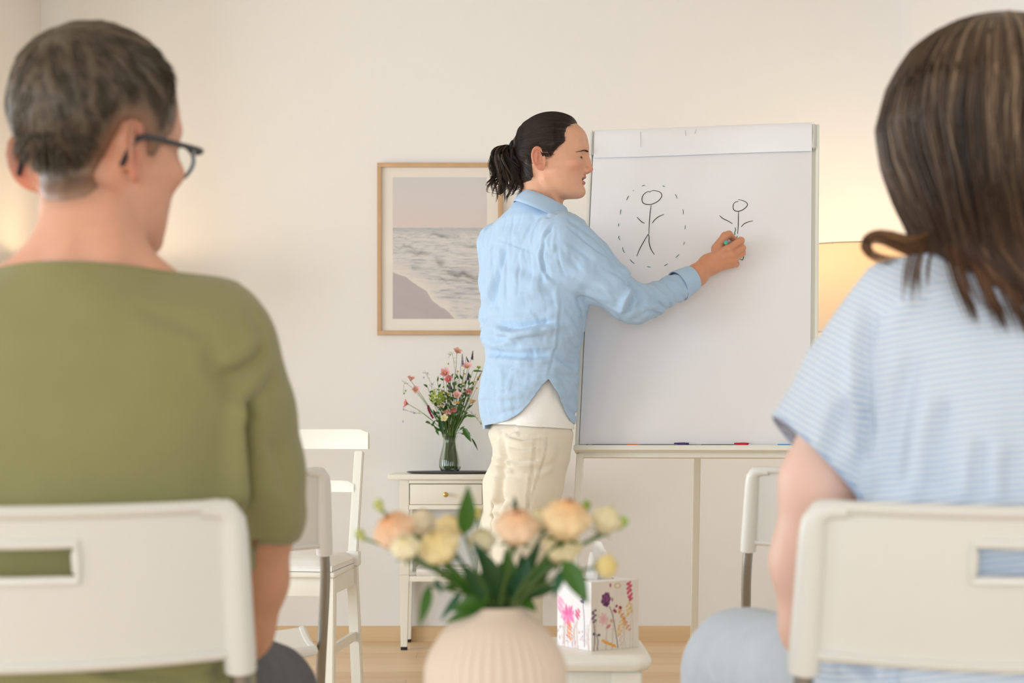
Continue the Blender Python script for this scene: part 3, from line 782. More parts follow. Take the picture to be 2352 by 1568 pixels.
tissue_box()
# ---------------------------------------------------------------- flipchart
FB = np.array((.50826, 4.88847, .8234)); FW, FH, FA, FLN = .6577, .9851, .19304, .29866
fu = np.array((math.cos(FA), -math.sin(FA), 0)); fnh = np.array((-math.sin(FA), -math.cos(FA), 0))
fv = np.array((0, 0, math.cos(FLN)))-fnh*math.sin(FLN); fn = np.cross(fu, fv)      # fn points to the viewer
def FP(a, b, n=0.0): return FB+fu*a+fv*b+fn*n       # a across (-W/2..W/2), b up, n out of the page
def on_page(px, py, n=.0):
    d = np.array(((px-1176)/FPX, 1, -(py-1000)/FPX)); o = np.array((0, 0, CAMH)); q = FB+fn*n
    return o+d*(np.dot(fn, q-o)/np.dot(fn, d))
FM = Matrix((fu, fv, fn)).transposed()
fc = thing('flipchart', 'white flipchart easel with two stick figures drawn on its pad', 'flipchart', (float(FB[0]), float(FB[1])+.2, 0))
def fpart(name, mb, m, par=fc, **k): return mb.build(name, m, par, world=True, **k)
hw = FW/2
g = MB(); g.box(tuple(FP(0.004, FH/2-.01, -.016)), (FW+.012, FH+.02, .014), .003, M=FM); fpart('board', g, M['board'])
# side rails carry on as the front legs
def uv_line(a0, b0, a1, b1, n): return FP(a0, b0, n), FP(a1, b1, n)
bz = -FB[2]/math.cos(FLN)
for s_, nm in ((-1, 'l'), (1, 'r')):
    g = MB(); x = s_*(hw+.006)+.004; e = FP(x, FH+.004, -.012); f = FP(x, -.012, -.012)
    g.beam(f, e, .010, .022, .002, up=tuple(fn)); fpart('side_rail', g, M['white_paint'])
    g = MB(); x1 = s_*(hw-.008); e = FP(x1, -.02, -.012); f = FP(x1+s_*.004, bz+.02, -.012)
    g.beam(f, e, .020, .022, .002, up=tuple(fn)); l = fpart('front_leg', g, M['white_paint'])
    fpart('foot_cap', MB().box((f[0], f[1], .008), (.030, .034, .016), .004), M['black'], l)
# rear leg
g = MB(); top = np.array((.560, 5.155, 1.52)); ft = np.array((.598, 5.75, .008)); g.beam(ft, top, .0165, .022, .002, up=(1, 0, 0)); rl_ = fpart('rear_leg', g, M['cream_paint'])
fpart('foot_cap', MB().box((ft[0], ft[1], .010), (.028, .032, .018), .004), M['black'], rl_)
g = MB(); g.beam(np.array((.560, 5.13, 1.52))+fu*-.06, np.array((.560, 5.13, 1.52))+fu*.06, .03, .03, .003); fpart('hinge_bracket', g, M['white_paint'])
# pad: page block, flipped-over top sheets, clamp with end caps
g = MB(); g.box(tuple(FP(0, FH/2+.003, -.005)), (FW-.012, FH-.008, .0075), .0008, M=FM); page = fpart('page', g, M['paper'], smooth=False)
R = []
prof = [(.900, .0022), (.905, .0045), (.930, .0075), (.960, .0095), (.982, .008), (.992, .003), (.994, -.004), (.990, -.014), (.975, -.026), (.93, -.030)]
for a_ in np.linspace(-hw+.008, hw-.006, 14): R.append([tuple(FP(a_, b_+.001*math.sin(a_*9), n_)) for b_, n_ in prof])
g = MB(); g.rings([list(q) for q in zip(*R)], caps=False, closed=False); flap = fpart('flipped_sheet', g, M['paper'])
g = MB()
for pts in ([(1471, 302), (1471.5, 337)], [(1574.5, 299), (1575, 312)], [(1599, 297), (1595.5, 307)]):
    g.tube([on_page(x, y, .0098) for x, y in pts], .0005, 4)
fpart('mark', g, mat('faint_mark', (176, 170, 190), .8), flap)
for s_ in (-1, 1):
    g = MB(); p = [FP(s_*(hw-.001), .905+.085*t_, -.004) for t_ in (0, 1)]; g.beam(p[0], p[1], .012, .030, .005, up=tuple(fn)); fpart('end_cap', g, M['plastic'])
# tray
g = MB(); g.box(tuple(FP(.004, -.0155, .004)), (FW+.020, .006, .040), .002, M=FM); g.box(tuple(FP(.004, -.0115, .026)), (FW+.020, .015, .006), .002, M=FM)
g.box(tuple(FP(.004, -.024, -.010)), (FW, .014, .014), .002, M=FM); fpart('pen_tray', g, M['white_paint'])
g = MB(); c = FP(-hw+.006, -.030, -.006); g.box(tuple(c), (.012, .010, .008), .002, M=FM); fpart('corner_plug', g, M['black'])

# drawings
def ink(name, strokes, m, r):
    g = MB()
    for pts in strokes:
        q = spline(pts, max(6, len(pts)*5)) if len(pts) > 2 else np.linspace(pts[0], pts[1], 4)
        n = len(q); g.tube([on_page(x, y, -.00115) for x, y in q], [r*(.55+.45*math.sin(math.pi*(.12+.8*i/(n-1)))) for i in range(n)], 6)
    return fpart(name, g, m, page)
def C2(pts): return [(1300+x/3.92, 260+y/3.92) for x, y in pts]
fig1 = [[(760, 711), (742, 705), (712, 718), (690, 745), (684, 775), (692, 805), (722, 820), (760, 821), (800, 808), (838, 783), (862, 745), (852, 715), (820, 700), (785, 696), (758, 703)],
        [(766, 828), (757, 900), (750, 980), (747, 1085)], [(640, 935), (668, 965), (690, 983), (708, 988)], [(776, 990), (800, 958), (835, 930), (882, 910)],
        [(740, 1088), (700, 1155), (662, 1225), (637, 1287)], [(740, 1088), (748, 1110), (748, 1160), (758, 1205), (776, 1243), (796, 1271)]]
fig2 = [[(1552, 795), (1530, 797), (1510, 815), (1504, 845), (1512, 870), (1535, 882), (1565, 880), (1600, 864), (1630, 835), (1632, 812), (1612, 795), (1580, 782), (1550, 778)],
        [(1553, 886), (1552, 950), (1550, 1020), (1546, 1086)], [(1384, 922), (1410, 945), (1455, 968), (1500, 994)], [(1578, 1022), (1602, 997), (1635, 980), (1682, 968)], [(1542, 1103), (1536, 1124), (1525, 1143)]]
ink('stick_figure', [C2(s_) for s_ in fig1], M['ink_black'], .00125); ink('stick_figure', [C2(s_) for s_ in fig2], M['ink_black'], .00125)
dash = [[(684, 656), (697, 649), (712, 652)], [(603, 698), (611, 695)], [(564, 744), (554, 762), (545, 782)], [(495, 866), (490, 884), (489, 910)], [(475, 992), (471, 1018)], [(480, 1104), (474, 1120), (486, 1142)],
        [(511, 1207), (514, 1232), (529, 1257)], [(577, 1315), (592, 1335), (617, 1353)], [(731, 1379), (762, 1386)], [(884, 1375), (917, 1354)], [(989, 1301), (1018, 1270)], [(1058, 1184), (1067, 1158)],
        [(1072, 1046), (1074, 1008)], [(1055, 911), (1056, 888), (1053, 864)], [(1000, 767), (993, 745), (982, 730)], [(870, 652), (890, 662)]]
ink('dashed_circle', [C2(s_) for s_ in dash], M['ink_green'], .00105)
ink('green_line', [C2([(1523, 1028), (1527, 1050), (1519, 1075), (1521, 1088), (1512, 1100), (1514, 1122)]), C2([(1592, 1180), (1597, 1225), (1600, 1265), (1598, 1300), (1588, 1320), (1566, 1312)])], M['ink_green'], .0013)

# pens in the tray
PENB = mat('pen_grey', (112, 112, 118), .4)
def pen(label, x0, x1, xc, y, col, clipped=True, body=None, tip=None):
    """x0..x1 body, xc end of cap (px), on the tray"""
    n_ = .0135
    a_, b_, c_ = [on_page(x, y+(x-x0)*.012, n_) for x in (x0, x1, xc)]
    t = thing('marker_pen', label, 'pen', tuple(a_), 0, 'marker pens on the flipchart tray'); up = fv*.0072
    base = -fv*.0; m = mat('pen_cap', col, .35)
    dz = FP(0, -.005, n_)+fv*.0068
    def fix(p):          # rest on the tray floor
        return FP(np.dot(p-FB, fu), -.0033, n_)
    a_, b_, c_ = map(fix, (a_, b_, c_))
    MB().tube([a_, a_+(b_-a_)*.02, b_], [.0045, .0060, .0060], 14).build('barrel', body or PENB, t, world=True)
    c = MB().tube([b_, b_+(c_-b_)*.9, c_], [.0064, .0064, .0048], 14).build('cap', m, t, world=True)
    if clipped:
        MB().tube([b_+(c_-b_)*-.25+fv*.0082, b_+(c_-b_)*.5+fv*.0092, b_+(c_-b_)*.97+fv*.0082], .0018, 8).build('clip', m, c, world=True)
    return t
pen('marker pen with an orange cap on the flipchart tray', 1360, 1440, 1467, 1027, (250, 112, 48), False)
pen('marker pen with a dark purple cap on the flipchart tray', 1473, 1555, 1583, 1028, (66, 40, 112))
pen('marker pen with a red cap on the flipchart tray', 1610, 1693, 1721, 1028, (204, 26, 48))
pen('pale marker pen with a light blue cap on the flipchart tray', 1712, 1786, 1822, 1029, (60, 160, 222), False, mat('pen_clear', (226, 228, 230), .3))
g = MB(); c = FP(np.dot(on_page(1348, 1027, .012)-FB, fu), -.0020, .012); g.sphere(tuple(c), .0048, 12, 8)
tag(g.build('magnet', M['slate'], None), 'tiny dark magnet at the left end of the flipchart tray', 'magnet')
# ---------------------------------------------------------------- flower helpers
M['stem'] = mat('stem_green', (96, 124, 58), .5)
M['stem_dark'] = mat('stem_dark', (74, 98, 44), .5)
M['leaf'] = mat('leaf_green', (64, 110, 34), .38, vary=(25, .2), transl=.25)
M['leaf2'] = mat('leaf_dark', (42, 84, 36), .36, vary=(25, .2), transl=.2)
M['leaf3'] = mat('leaf_blue', (52, 100, 70), .34, vary=(25, .2), transl=.2)
M['sepal'] = mat('sepal_green', (130, 150, 70), .5)
M['pet_attr'] = mat('petals', (255, 240, 220), .6, attr='col', transl=.22)
def frame(d):
    z = Vector(d).normalized(); x = z.orthogonal().normalized(); y = z.cross(x); return Matrix((x, y, z)).transposed()
def cs(c): return np.array(lin(c))
def leaf_mesh(mb, base, tip, normal, wd, curl=.12, n=9):
    base = np.array(base); tip = np.array(tip); d = tip-base; L = np.linalg.norm(d); d = d/L
    nn = np.array(normal, float); nn = nn-d*np.dot(nn, d); nn /= np.linalg.norm(nn)+1e-9; s_ = np.cross(d, nn); V = []; Fs = []
    for i in range(n):
        t = i/(n-1); wv = wd*math.sin(math.pi*min(1, t**.8*.98+.02))**.9*(1-.25*t); c = base+d*(L*t)+nn*(-curl*L*t*t)
        for k in (-1, -.5, 0, .5, 1): V.append(c+s_*k*wv+nn*(abs(k)*wv*.35)+nn*.0)
    for i in range(n-1):
        for k in range(4): Fs.append((i*5+k, i*5+k+1, (i+1)*5+k+1, (i+1)*5+k))
    mb.add(V, Fs); return mb
def petal(mb, c, Mx, az, r_in, h0, open_, size, cup, col_in, col_out, n=5, wavy=.0, bulge=None):
    """one cupped petal around axis; open_ 0 closed .. 1 flat"""
    V = []; Fs = []; C = []
    for i in range(n+1):
        t = i/n; rad = r_in+size*(open_*t+(.10*math.sin(math.pi*t)*(1-open_) if bulge is None else bulge*math.sin(math.pi*t*.88))); z = h0+size*((1-open_*.85)*math.sin(t*1.45))
        wv = size*.72*math.sin(min(math.pi, .45+t*2.25))**.7
        for k in range(n+1):
            u = k/n*2-1; a_ = az+u*wv/max(rad, size*.30)*.75
            rr = rad+cup*size*(u*u)*-.25+wavy*size*math.sin(k*2.2+az*5)*t; zz = z-size*.10*u*u*t+wavy*size*.6*math.cos(k*1.9+az*3)*t
            V.append(np.array(c)+np.array(Mx @ Vector((rr*math.cos(a_), rr*math.sin(a_), zz)))); C.append(np.array(col_in)*(1-t)+np.array(col_out)*t)
    for i in range(n):
        for k in range(n):
            q = i*(n+1)+k; Fs.append((q, q+1, q+n+2, q+n+1))
    base = len(mb.v); mb.add(V, Fs)
    for i, cc in enumerate(C): mb.c[base+i] = tuple(cc)
    return mb

# ---------------------------------------------------------------- glass vase of wildflowers
VY = 7.085; vz = .7075; vx = float(P(1034, 1000, VY)[0])
GL = mat('clear_glass', (235, 242, 236), .02, trans=1.0, ior=1.45)
def vase_r(z):  # z 0..0.146
    return np.interp(z, [0, .006, .02, .045, .07, .10, .122, .136, .146], [.030, .039, .0450, .0440, .039, .0315, .0275, .0285, .0335])
gv = MB(); zz = np.linspace(0, .146, 30); R = []
def rib(k): return 1+.07*abs(math.sin(math.pi*k*9))-.045
for z in zz: R.append([(vase_r(z)*rib(k/72)*math.cos(2*math.pi*k/72), vase_r(z)*rib(k/72)*math.sin(2*math.pi*k/72), z) for k in range(72)])
for z in list(zz[::-1]):
    if z < .008: continue
    R.append([((vase_r(z)-.0028)*math.cos(2*math.pi*k/72), (vase_r(z)-.0028)*math.sin(2*math.pi*k/72), z) for k in range(72)])
gv.rings(R, True)
gvo = tag(gv.build('glass_vase', GL, None), 'small ribbed clear glass vase of wildflowers on the slate tray', 'vase'); gvo.location = (vx, VY, vz)
def F6(x, y): return 880+x/4.61, 780+y/4.61
def stem_path(px, py, Y, n=12, spread=.016, a0=None):
    tip = P(px, py, Y); rim = np.array((vx+np.clip((tip[0]-vx)*.30, -.021, .021), VY+np.clip((tip[1]-VY)*.3, -.018, .018), vz+.146))
    a_ = random.uniform(0, 6.28); foot = np.array((vx+np.clip((tip[0]-vx)*.12, -.012, .012)+.022*math.cos(a_), VY+.020*math.sin(a_), vz+.012))
    return spline([foot, rim, rim*.45+tip*.55+np.array((0, 0, .10*abs(tip[0]-rim[0]))), tip], n)
def stalk(name, label, cat, group, px, py, Y, r=.0012, m='stem'):
    p = stem_path(px, py, Y); t = thing(name, label, cat, tuple(p[0]), 0, group)
    MB().tube(p, [r*(1.3-.5*i/len(p)) for i in range(len(p))], 6).build('stem', M[m], t, world=True)
    return t, p
WG = 'wildflowers in the glass vase'
PK = [cs((236, 150, 160)), cs((246, 196, 196)), cs((226, 120, 138))]
def bell(label, x, y, size, d, deep=0, Y=7.03, open_=.55, n=5):
    px, py = F6(x, y); t, p = stalk('bellflower', label, 'flower', WG, px, py, Y)
    g = MB(); Mx = frame(d); c = p[-1]
    a0 = random.uniform(0, 6)
    for k in range(n): petal(g, c, Mx, a0+k*2*math.pi/n, size*.12, 0, open_, size, .5, PK[deep]*.95, PK[1 if deep != 2 else 0]*1.0, 4, .04)
    g.build('petals', M['pet_attr'], t, world=True, colored=True)
    MB().sphere(tuple(c+np.array(Mx @ Vector((0, 0, size*.35)))), size*.10, 8, 6, sc=(1, 1, 1.6)).build('flower_centre', M['yellow'], t, world=True)
    MB().sphere(tuple(c), size*.12, 8, 6).build('calyx', M['sepal'], t, world=True)
M['yellow'] = mat('yellow_disc', (214, 170, 40), .7)
M['gold'] = mat('gold_disc', (206, 156, 36), .8, bump=(400, .8))
bells = [('topmost pink bellflower of the glass vase', 780, 140, .017, (.3, -.6, .7), 1), ('pink bellflower below the lavender spikes', 895, 295, .017, (-.1, -.7, .6), 1),
         ('open pink bellflower, left of the pair facing out at mid height', 665, 362, .019, (-.2, -.9, .4), 0), ('deep pink bellflower just under the open pink pair', 708, 425, .017, (-.3, -.5, .2), 2),
         ('pink bellflower highest on the left arching stem', 290, 430, .016, (.2, -.3, .9), 0), ('pale pink bellflower hanging lower on the left arching stem', 345, 530, .015, (.1, -.6, .1), 1),
         ('deep pink bellflower reaching out far left', 262, 680, .016, (-.9, -.3, .2), 2), ('pale pink open bellflower in the middle of the wild bouquet', 785, 592, .016, (0, -.9, .4), 1),
         ('drooping coral bellflower at the right of the bouquet', 905, 520, .016, (0, -.3, -1), 2), ('drooping pink bellflower above the vase rim, left one', 680, 740, .016, (-.2, -.4, -.9), 0),
         ('drooping pink bellflower above the vase rim, right one', 733, 725, .014, (.3, -.5, -.8), 2)]
for b in bells: bell(b[0], b[1], b[2], b[3]*1.75, b[4], b[5])
def spike(label, x, y, L, dx, m, r=.0024, Y=7.07):
    px, py = F6(x, y); t, p = stalk('lavender_spike', label, 'flower', WG, px, py, Y, .0009, 'stem_dark'); g = MB()
    c = p[-1]; d = np.array((dx, 0, 1.)); d /= np.linalg.norm(d)
    for k in range(22):
        f = k/21; a_ = k*2.4; q = c-d*L*(1-f); rr = r*(1.35-.8*f); g.sphere(tuple(q+np.array((rr*math.cos(a_), rr*math.sin(a_), 0))), rr*.85, 6, 4, sc=(1, 1, 1.5))
    g.build('florets', m, t, world=True)
LAV = mat('lavender', (86, 66, 108), .8); DLV = mat('dried_lavender', (62, 48, 62), .8)
spike('tall lavender spike right under the top bellflower', 838, 150, .05, -.05, LAV); spike('tall dark spike at the top right of the bouquet', 950, 118, .034, .1, DLV)
spike('short dark spike leaning left of the tall one', 880, 180, .022, -.4, DLV, .0018); spike('dark lavender spike beside the blue shirt', 1040, 345, .034, .5, DLV, .0019)
spike('lavender spike in the middle right', 905, 350, .028, .1, LAV, .0028); spike('small lavender tuft left of the centre', 708, 478, .016, -.1, LAV, .0036)
def daisy(label, x, y, r=.006, Y=7.055, petals=False):
    px, py = F6(x, y); t, p = stalk('chamomile', label, 'flower', 'chamomile heads in the glass vase', px, py, Y, .0008)
    MB().sphere(tuple(p[-1]), r*.62, 10, 6, sc=(1, 1, .75)).build('flower_centre', M['yellow'], t, world=True)
    if petals:
        g = MB()
        for k in range(11): petal(g, p[-1], frame((0, -.8, .6)), k*2*math.pi/11, r*.4, -.001, .98, r*1.0, 0, cs((250, 248, 240)), cs((250, 248, 240)), 3)
        g.build('petals', M['pet_attr'], t, world=True, colored=True)
for k, (x, y) in enumerate([(790, 335), (865, 360), (968, 445), (990, 512), (848, 460), (625, 640), (622, 706), (590, 690), (755, 668), (1005, 398)]):
    daisy('tiny yellow chamomile head on a thin stem among the wildflowers', x, y, .0075, petals=k in (5, 6, 7, 8))
for lab, x, y, r in (('round golden button flower in the middle of the bouquet', 805, 665, .0125), ('smaller golden button flower above the pale pink bell', 692, 575, .0095)):
    px, py = F6(x, y); t, p = stalk('button_flower', lab, 'flower', WG, px, py, 7.05, .0012); MB().sphere(tuple(p[-1]), r*.62, 14, 9, sc=(1, 1, .8)).build('flower_head', M['gold'], t, world=True)
# green hydrangea-like cluster
px, py = F6(580, 600); t, p = stalk('green_hydrangea', 'lime green ruffled flower cluster left of the bouquet centre', 'flower', WG, px, py, 7.05, .002); g = MB(); gg = [cs((190, 206, 100)), cs((140, 176, 64)), cs((232, 226, 150)), cs((110, 152, 50))]
for k in range(64):
    d = RNG.normal(size=3); d /= np.linalg.norm(d); d[1] = -abs(d[1]); c = p[-1]+d*np.array((.034, .020, .032))*RNG.uniform(.6, 1)
    for j in range(3): petal(g, c, frame(tuple(d)), j*2.1+k, .001, 0, .75, .0115, .3, gg[k % 4], gg[(k+1) % 4], 3, .06)
g.build('florets', M['pet_attr'], t, world=True, colored=True)
# cream rose seen from the side at the right
px, py = F6(940, 640); t, p = stalk('cream_rose', 'cream rose with brown edged base beside the blue shirt', 'flower', WG, px, py, 7.03, .002); g = MB()
for lay in range(3):
    for k in range(5): petal(g, p[-1]-np.array((0, 0, .014)), frame((.1, -.2, 1)), k*1.257+lay*.6, .004, 0, .32+.10*lay, .022+.003*lay, .6, cs((206, 160, 110)), cs((244, 222, 178)), 4, .02)
g.build('petals', M['pet_attr'], t, world=True, colored=True)
# amaranth tassel
px, py = F6(478, 690); t, p = stalk('amaranth', 'dark crimson tassel hanging on the left of the bouquet', 'flower', WG, px, py, 7.03, .001)
g = MB(); q = spline([P(*F6(x, y), 7.03) for x, y in ((478, 695), (480, 735), (500, 780), (530, 832))], 16)
g.tube(q, [.0045+.0012*math.sin(i*2.2) for i in range(16)], 10); g.build('tassel', mat('crimson', (130, 30, 70), .9, bump=(300, 1)), t, world=True)
# pale green bell at the right
bell_green = [(1020, 290, .018, (.2, -.3, .8))]
px, py = F6(1010, 310); t, p = stalk('green_bellflower', 'lime green bell flower touching the blue shirt', 'flower', WG, px, py, 7.06); g = MB()
for k in range(5): petal(g, p[-1], frame((.1, -.4, .9)), k*1.257, .002, 0, .5, .018, .4, cs((150, 184, 80)), cs((196, 210, 120)), 4, .05)
g.build('petals', M['pet_attr'], t, world=True, colored=True)
# pale freesia pair near the rim
px, py = F6(650, 830); t, p = stalk('cream_freesia', 'pale cream long petalled flower above the vase rim', 'flower', WG, px, py, 7.03); g = MB()
for k in range(5): petal(g, p[-1], frame((-.2, -.7, .3)), k*1.257, .001, 0, .8, .020, .3, cs((214, 206, 130)), cs((240, 232, 190)), 4, .03)
g.build('petals', M['pet_attr'], t, world=True, colored=True)
M['lilac'] = mat('lilac', (170, 158, 206), .7)
# airy sprigs with tiny lilac bells
for lab, pts, blooms in (('thin airy sprig with lilac bells at the upper left', [(520, 560), (510, 470), (450, 350)], [(430, 400), (520, 470), (470, 355)]), ('thin airy sprig with lilac bells drooping at the lower left', [(430, 780), (330, 775), (225, 740)], [(325, 775), (210, 865), (215, 735)]),
                         ('thin curved bud stem arching over the left side', [(760, 330), (735, 160), (690, 190)], [(690, 255)]), ('thin stem with a nodding bud at the far left', [(300, 500), (225, 460), (218, 580)], [(220, 570), (240, 540)]),
                         ('thin stem with a tiny bud pointing down right', [(900, 740), (960, 800), (1040, 885)], [(1035, 890)])):
    px, py = F6(*pts[0]); t, p = stalk('airy_sprig', lab, 'flower', WG, px, py, 7.07, .0007)
    q = spline([P(*F6(x, y), 7.07) for x, y in pts], 10); MB().tube(q, .0006, 5).build('twig', M['stem'], t, world=True)
    g = MB()
    for x, y in blooms: MB().sphere(tuple(P(*F6(x, y), 7.07)), .0035, 7, 5, sc=(.8, .8, 1.3)).build('bud', M['lilac'] if 'lilac' in lab else M['sepal'], t, world=True)

    for k in range(14):
        a_ = q[random.randint(2, 9)]; g.tube([a_, a_+np.array((random.uniform(-.014, .014), random.uniform(-.01, .01), random.uniform(-.004, .016)))], .0004, 4)
    g.build('twiglets', M['stem'], t, world=True)
# foliage stems
fol = [((560, 660), (500, 640), .012), ((470, 500), (430, 470), .010), ((480, 880), (450, 870), .012), ((600, 830), (640, 1030), .018), ((880, 800), (980, 810), .013), ((850, 930), (930, 1080), .024), ((935, 1040), (1010, 1165), .009),
       ((560, 950), (590, 1010), .010), ((950, 330), (1060, 330), .010), ((800, 700), (860, 620), .010), ((760, 860), (720, 760), .012), ((650, 760), (600, 700), .011), ((840, 560), (900, 600), .010), ((750, 420), (790, 380), .008), ((960, 480), (940, 440), .008), ((560, 800), (530, 740), .010), ((620, 880), (570, 800), .011), ((800, 800), (850, 740), .011)]
fol += [((x, y), (x+dx, y-dy), w_) for x, y, dx, dy, w_ in ((620, 960, -40, 110, .012), (660, 900, -30, 120, .012), (700, 880, 10, 130, .012), (745, 900, 20, 120, .011), (790, 930, 40, 120, .012), (830, 860, 45, 100, .011), (600, 720, -60, 40, .010), (720, 700, -20, 90, .010), (850, 660, 40, 90, .010), (880, 740, 70, 60, .010), (690, 620, -30, 70, .008), (760, 520, -20, 70, .008))]
rg5 = np.random.default_rng(11)
for _ in range(22):
    yy = rg5.uniform(330, 900); hw_ = np.interp(yy, [330, 600, 900], [170, 200, 110]); xx = 735+rg5.uniform(-1, 1)*hw_; fol.append(((xx, yy), (xx+rg5.uniform(-45, 45), yy-rg5.uniform(20, 60)), rg5.uniform(.007, .012)))
for k, (a_, b_, wd) in enumerate(fol):
    px, py = F6(*a_); py = min(py, 1000); t, p = stalk('green_sprig', {1: 'leafy tip at the upper left, above the lime green cluster', 2: 'small leaf sticking out low on the left of the bouquet', 4: 'dark leaf pointing right just above the vase rim', 5: 'broad dark leaf hanging down right of the vase rim', 6: 'narrow leaf drooping lowest, right of the glass vase', 8: 'leafy tip under the lime green bell'}.get(k, 'green leafy sprig among the wildflowers'), 'foliage', 'leafy sprigs in the glass vase', px, py, (7.05 if k < 18 else 7.08)+.004*(k % 5), .0010, 'stem_dark')
    yb_ = 7.05 if k < 18 else 7.085; A = P(*F6(*a_), yb_); B = P(*F6(*b_), yb_-.02); g = leaf_mesh(MB(), A, B, (random.uniform(-.5, .5), -1, .4), wd*.55)
    g.build('leaf', M['leaf' if k % 3 else 'leaf2'], t, world=True)
    for j in range(3):
        c = p[-2-j]; e = c+np.array((random.uniform(-.02, .02), random.uniform(-.015, .005), random.uniform(.0, .022)))
        leaf_mesh(MB(), c, e, (0, -1, .3), .0052).build('leaf', M['leaf'], t, world=True)
for k in range(12):   # bare stems that fill the neck
    x = 640+k*22; px, py = F6(x, 760+40*math.sin(k*2)); t, p = stalk('cut_stalk', 'plain green stalk standing in the glass vase', 'stalk', 'bare stalks in the glass vase', px, py, 7.06, .0017, 'stem_dark' if k % 2 else 'stem')

# ---------------------------------------------------------------- round side table, ribbed vase, roses
RY = 1.55; rx = float(P(1138, 1000, RY)[0]); vt = CAMH-392/FPX*RY; VH = .125; vb = vt-VH
tb = thing('vase_stand', 'white pedestal table carrying the ribbed beige vase', 'table', (rx, RY, 0))
MB().lathe([(.001, vb-.020), (.165, vb-.020), (.170, vb-.015), (.170, vb-.006), (.166, vb-.001), (.001, vb-.0005)], 48).build('tabletop', M['white_paint'], tb)
MB().lathe([(.02, .02), (.02, vb-.02)], 20).build('column', M['white_paint'], tb)
MB().lathe([(.001, 0), (.13, 0), (.13, .012), (.02, .03), (.001, .03)], 36).build('base', M['white_paint'], tb)
for c in tb.children: pass
g = MB(); zs = [0, .004, .015, .03, .045, .0575, .0715, .082, .091, .1025, .110, .114, .119, .1235, .125]
rs = [.036, .040, .0485, .0565, .0615, .0638, .0635, .0602, .0555, .0478, .0410, .0362, .0300, .0268, .0255]
nr = 40; nn = nr*8; zq = np.linspace(0, .125, 46); rq = np.interp(zq, zs, rs); 
def sm(a): 
    b = a.copy(); b[1:-1] = (a[:-2]+2*a[1:-1]+a[2:])/4; return b
rq = sm(sm(rq)); R = []
for z, r in zip(zq, rq):
    k_ = .035*sstep(.118, .092, np.array([z]))[0]
    R.append([(r*(1-k_*(1-abs(math.sin(math.pi*nr*k/nn))**.7))*math.cos(2*math.pi*k/nn), r*(1-k_*(1-abs(math.sin(math.pi*nr*k/nn))**.7))*math.sin(2*math.pi*k/nn), z) for k in range(nn)])
for z, r in ((.1245, .0240), (.117, .0265), (.10, .040), (.06, .056), (.012, .042)): R.append([(r*math.cos(2*math.pi*k/nn), r*math.sin(2*math.pi*k/nn), z) for k in range(nn)])
g.rings(R, True); vo = tag(g.build('ribbed_vase', mat('beige_ceramic', (226, 206, 190), .72, spec=.3), None), 'round ribbed beige ceramic vase holding the roses', 'vase'); vo.location = (rx, RY, vb)

RG = 'cut roses in the ribbed beige vase'
def rose_stem(px, py, Y, r=.0016):
    tip = P(px, py, Y); a_ = random.uniform(0, 6.28); rim = np.array((rx+np.clip((tip[0]-rx)*.22, -.017, .017), RY+np.clip((tip[1]-RY)*.5, -.014, .014), vt-.002))
    foot = np.array((rx-np.clip((tip[0]-rx)*.3, -.02, .02)+.006*math.cos(a_), RY+.006*math.sin(a_), vb+.018))
    return spline([foot, rim, rim*.5+tip*.5+np.array((0, 0, .12*abs(tip[0]-rim[0]))), tip], 14)
def rose(label, px, py, rp, Y, d, inner, outer, kind='rose'):
    s_ = rp*1.32/FPX*Y; c = P(px, py, Y); d = np.array(d, float); d /= np.linalg.norm(d); basep = c-d*s_*.62
    q = rose_stem(*((basep[0]/basep[1]*FPX+1176), (1000-(basep[2]-CAMH)/basep[1]*FPX)), basep[1])
    t = thing(kind, label, 'flower', tuple(q[0]), 0, RG)
    MB().tube(q, [.0019-.0005*i/13 for i in range(14)], 8).build('stem', M['stem_dark'], t, world=True)
    Mx = frame(tuple(d)); g = MB(); ci, co = cs(inner), cs(outer); lays = 5 if kind == 'rose' else 4
    for lay in range(lays):
        f = lay/(lays-1); n = 5+(lay % 2)+(1 if lay > 2 else 0)
        for k in range(n):
            petal(g, basep+d*s_*.16*(1-f), Mx, k*2*math.pi/n+lay*1.1, s_*(.06+.10*f), 0, .02+.06*f, s_*(1.36-.03*lay), .8, ci*(1-f)**2*.55+co*(1-.55*(1-f)**2), (ci*(1-f)+co*f)*.5+co*.5, 5, .022, .18+.30*f)
    # swirled heart
    for k in range(9): petal(g, basep+d*s_*.26, Mx, k*2.4, s_*(.03+.030*k), 0, .10, s_*1.02, .9, ci*.95, ci*.6+co*.4, 4, .02)
    g.sphere(tuple(basep+d*s_*.50), s_*.44, 12, 8, col=tuple(ci*.6+co*.4))
    g.build('bloom', M['pet_attr'], t, world=True, colored=True)
    cal = MB(); cal.sphere(tuple(basep), s_*.17, 10, 7)
    for k in range(5):
        a_ = k*1.257; e = basep+np.array(Mx @ Vector((s_*.62*math.cos(a_), s_*.62*math.sin(a_), s_*.12))); leaf_mesh(cal, basep, e, tuple(d), s_*.12, .1, 6)
    cal.build('sepals', M['leaf'], t, world=True)
    return t, q
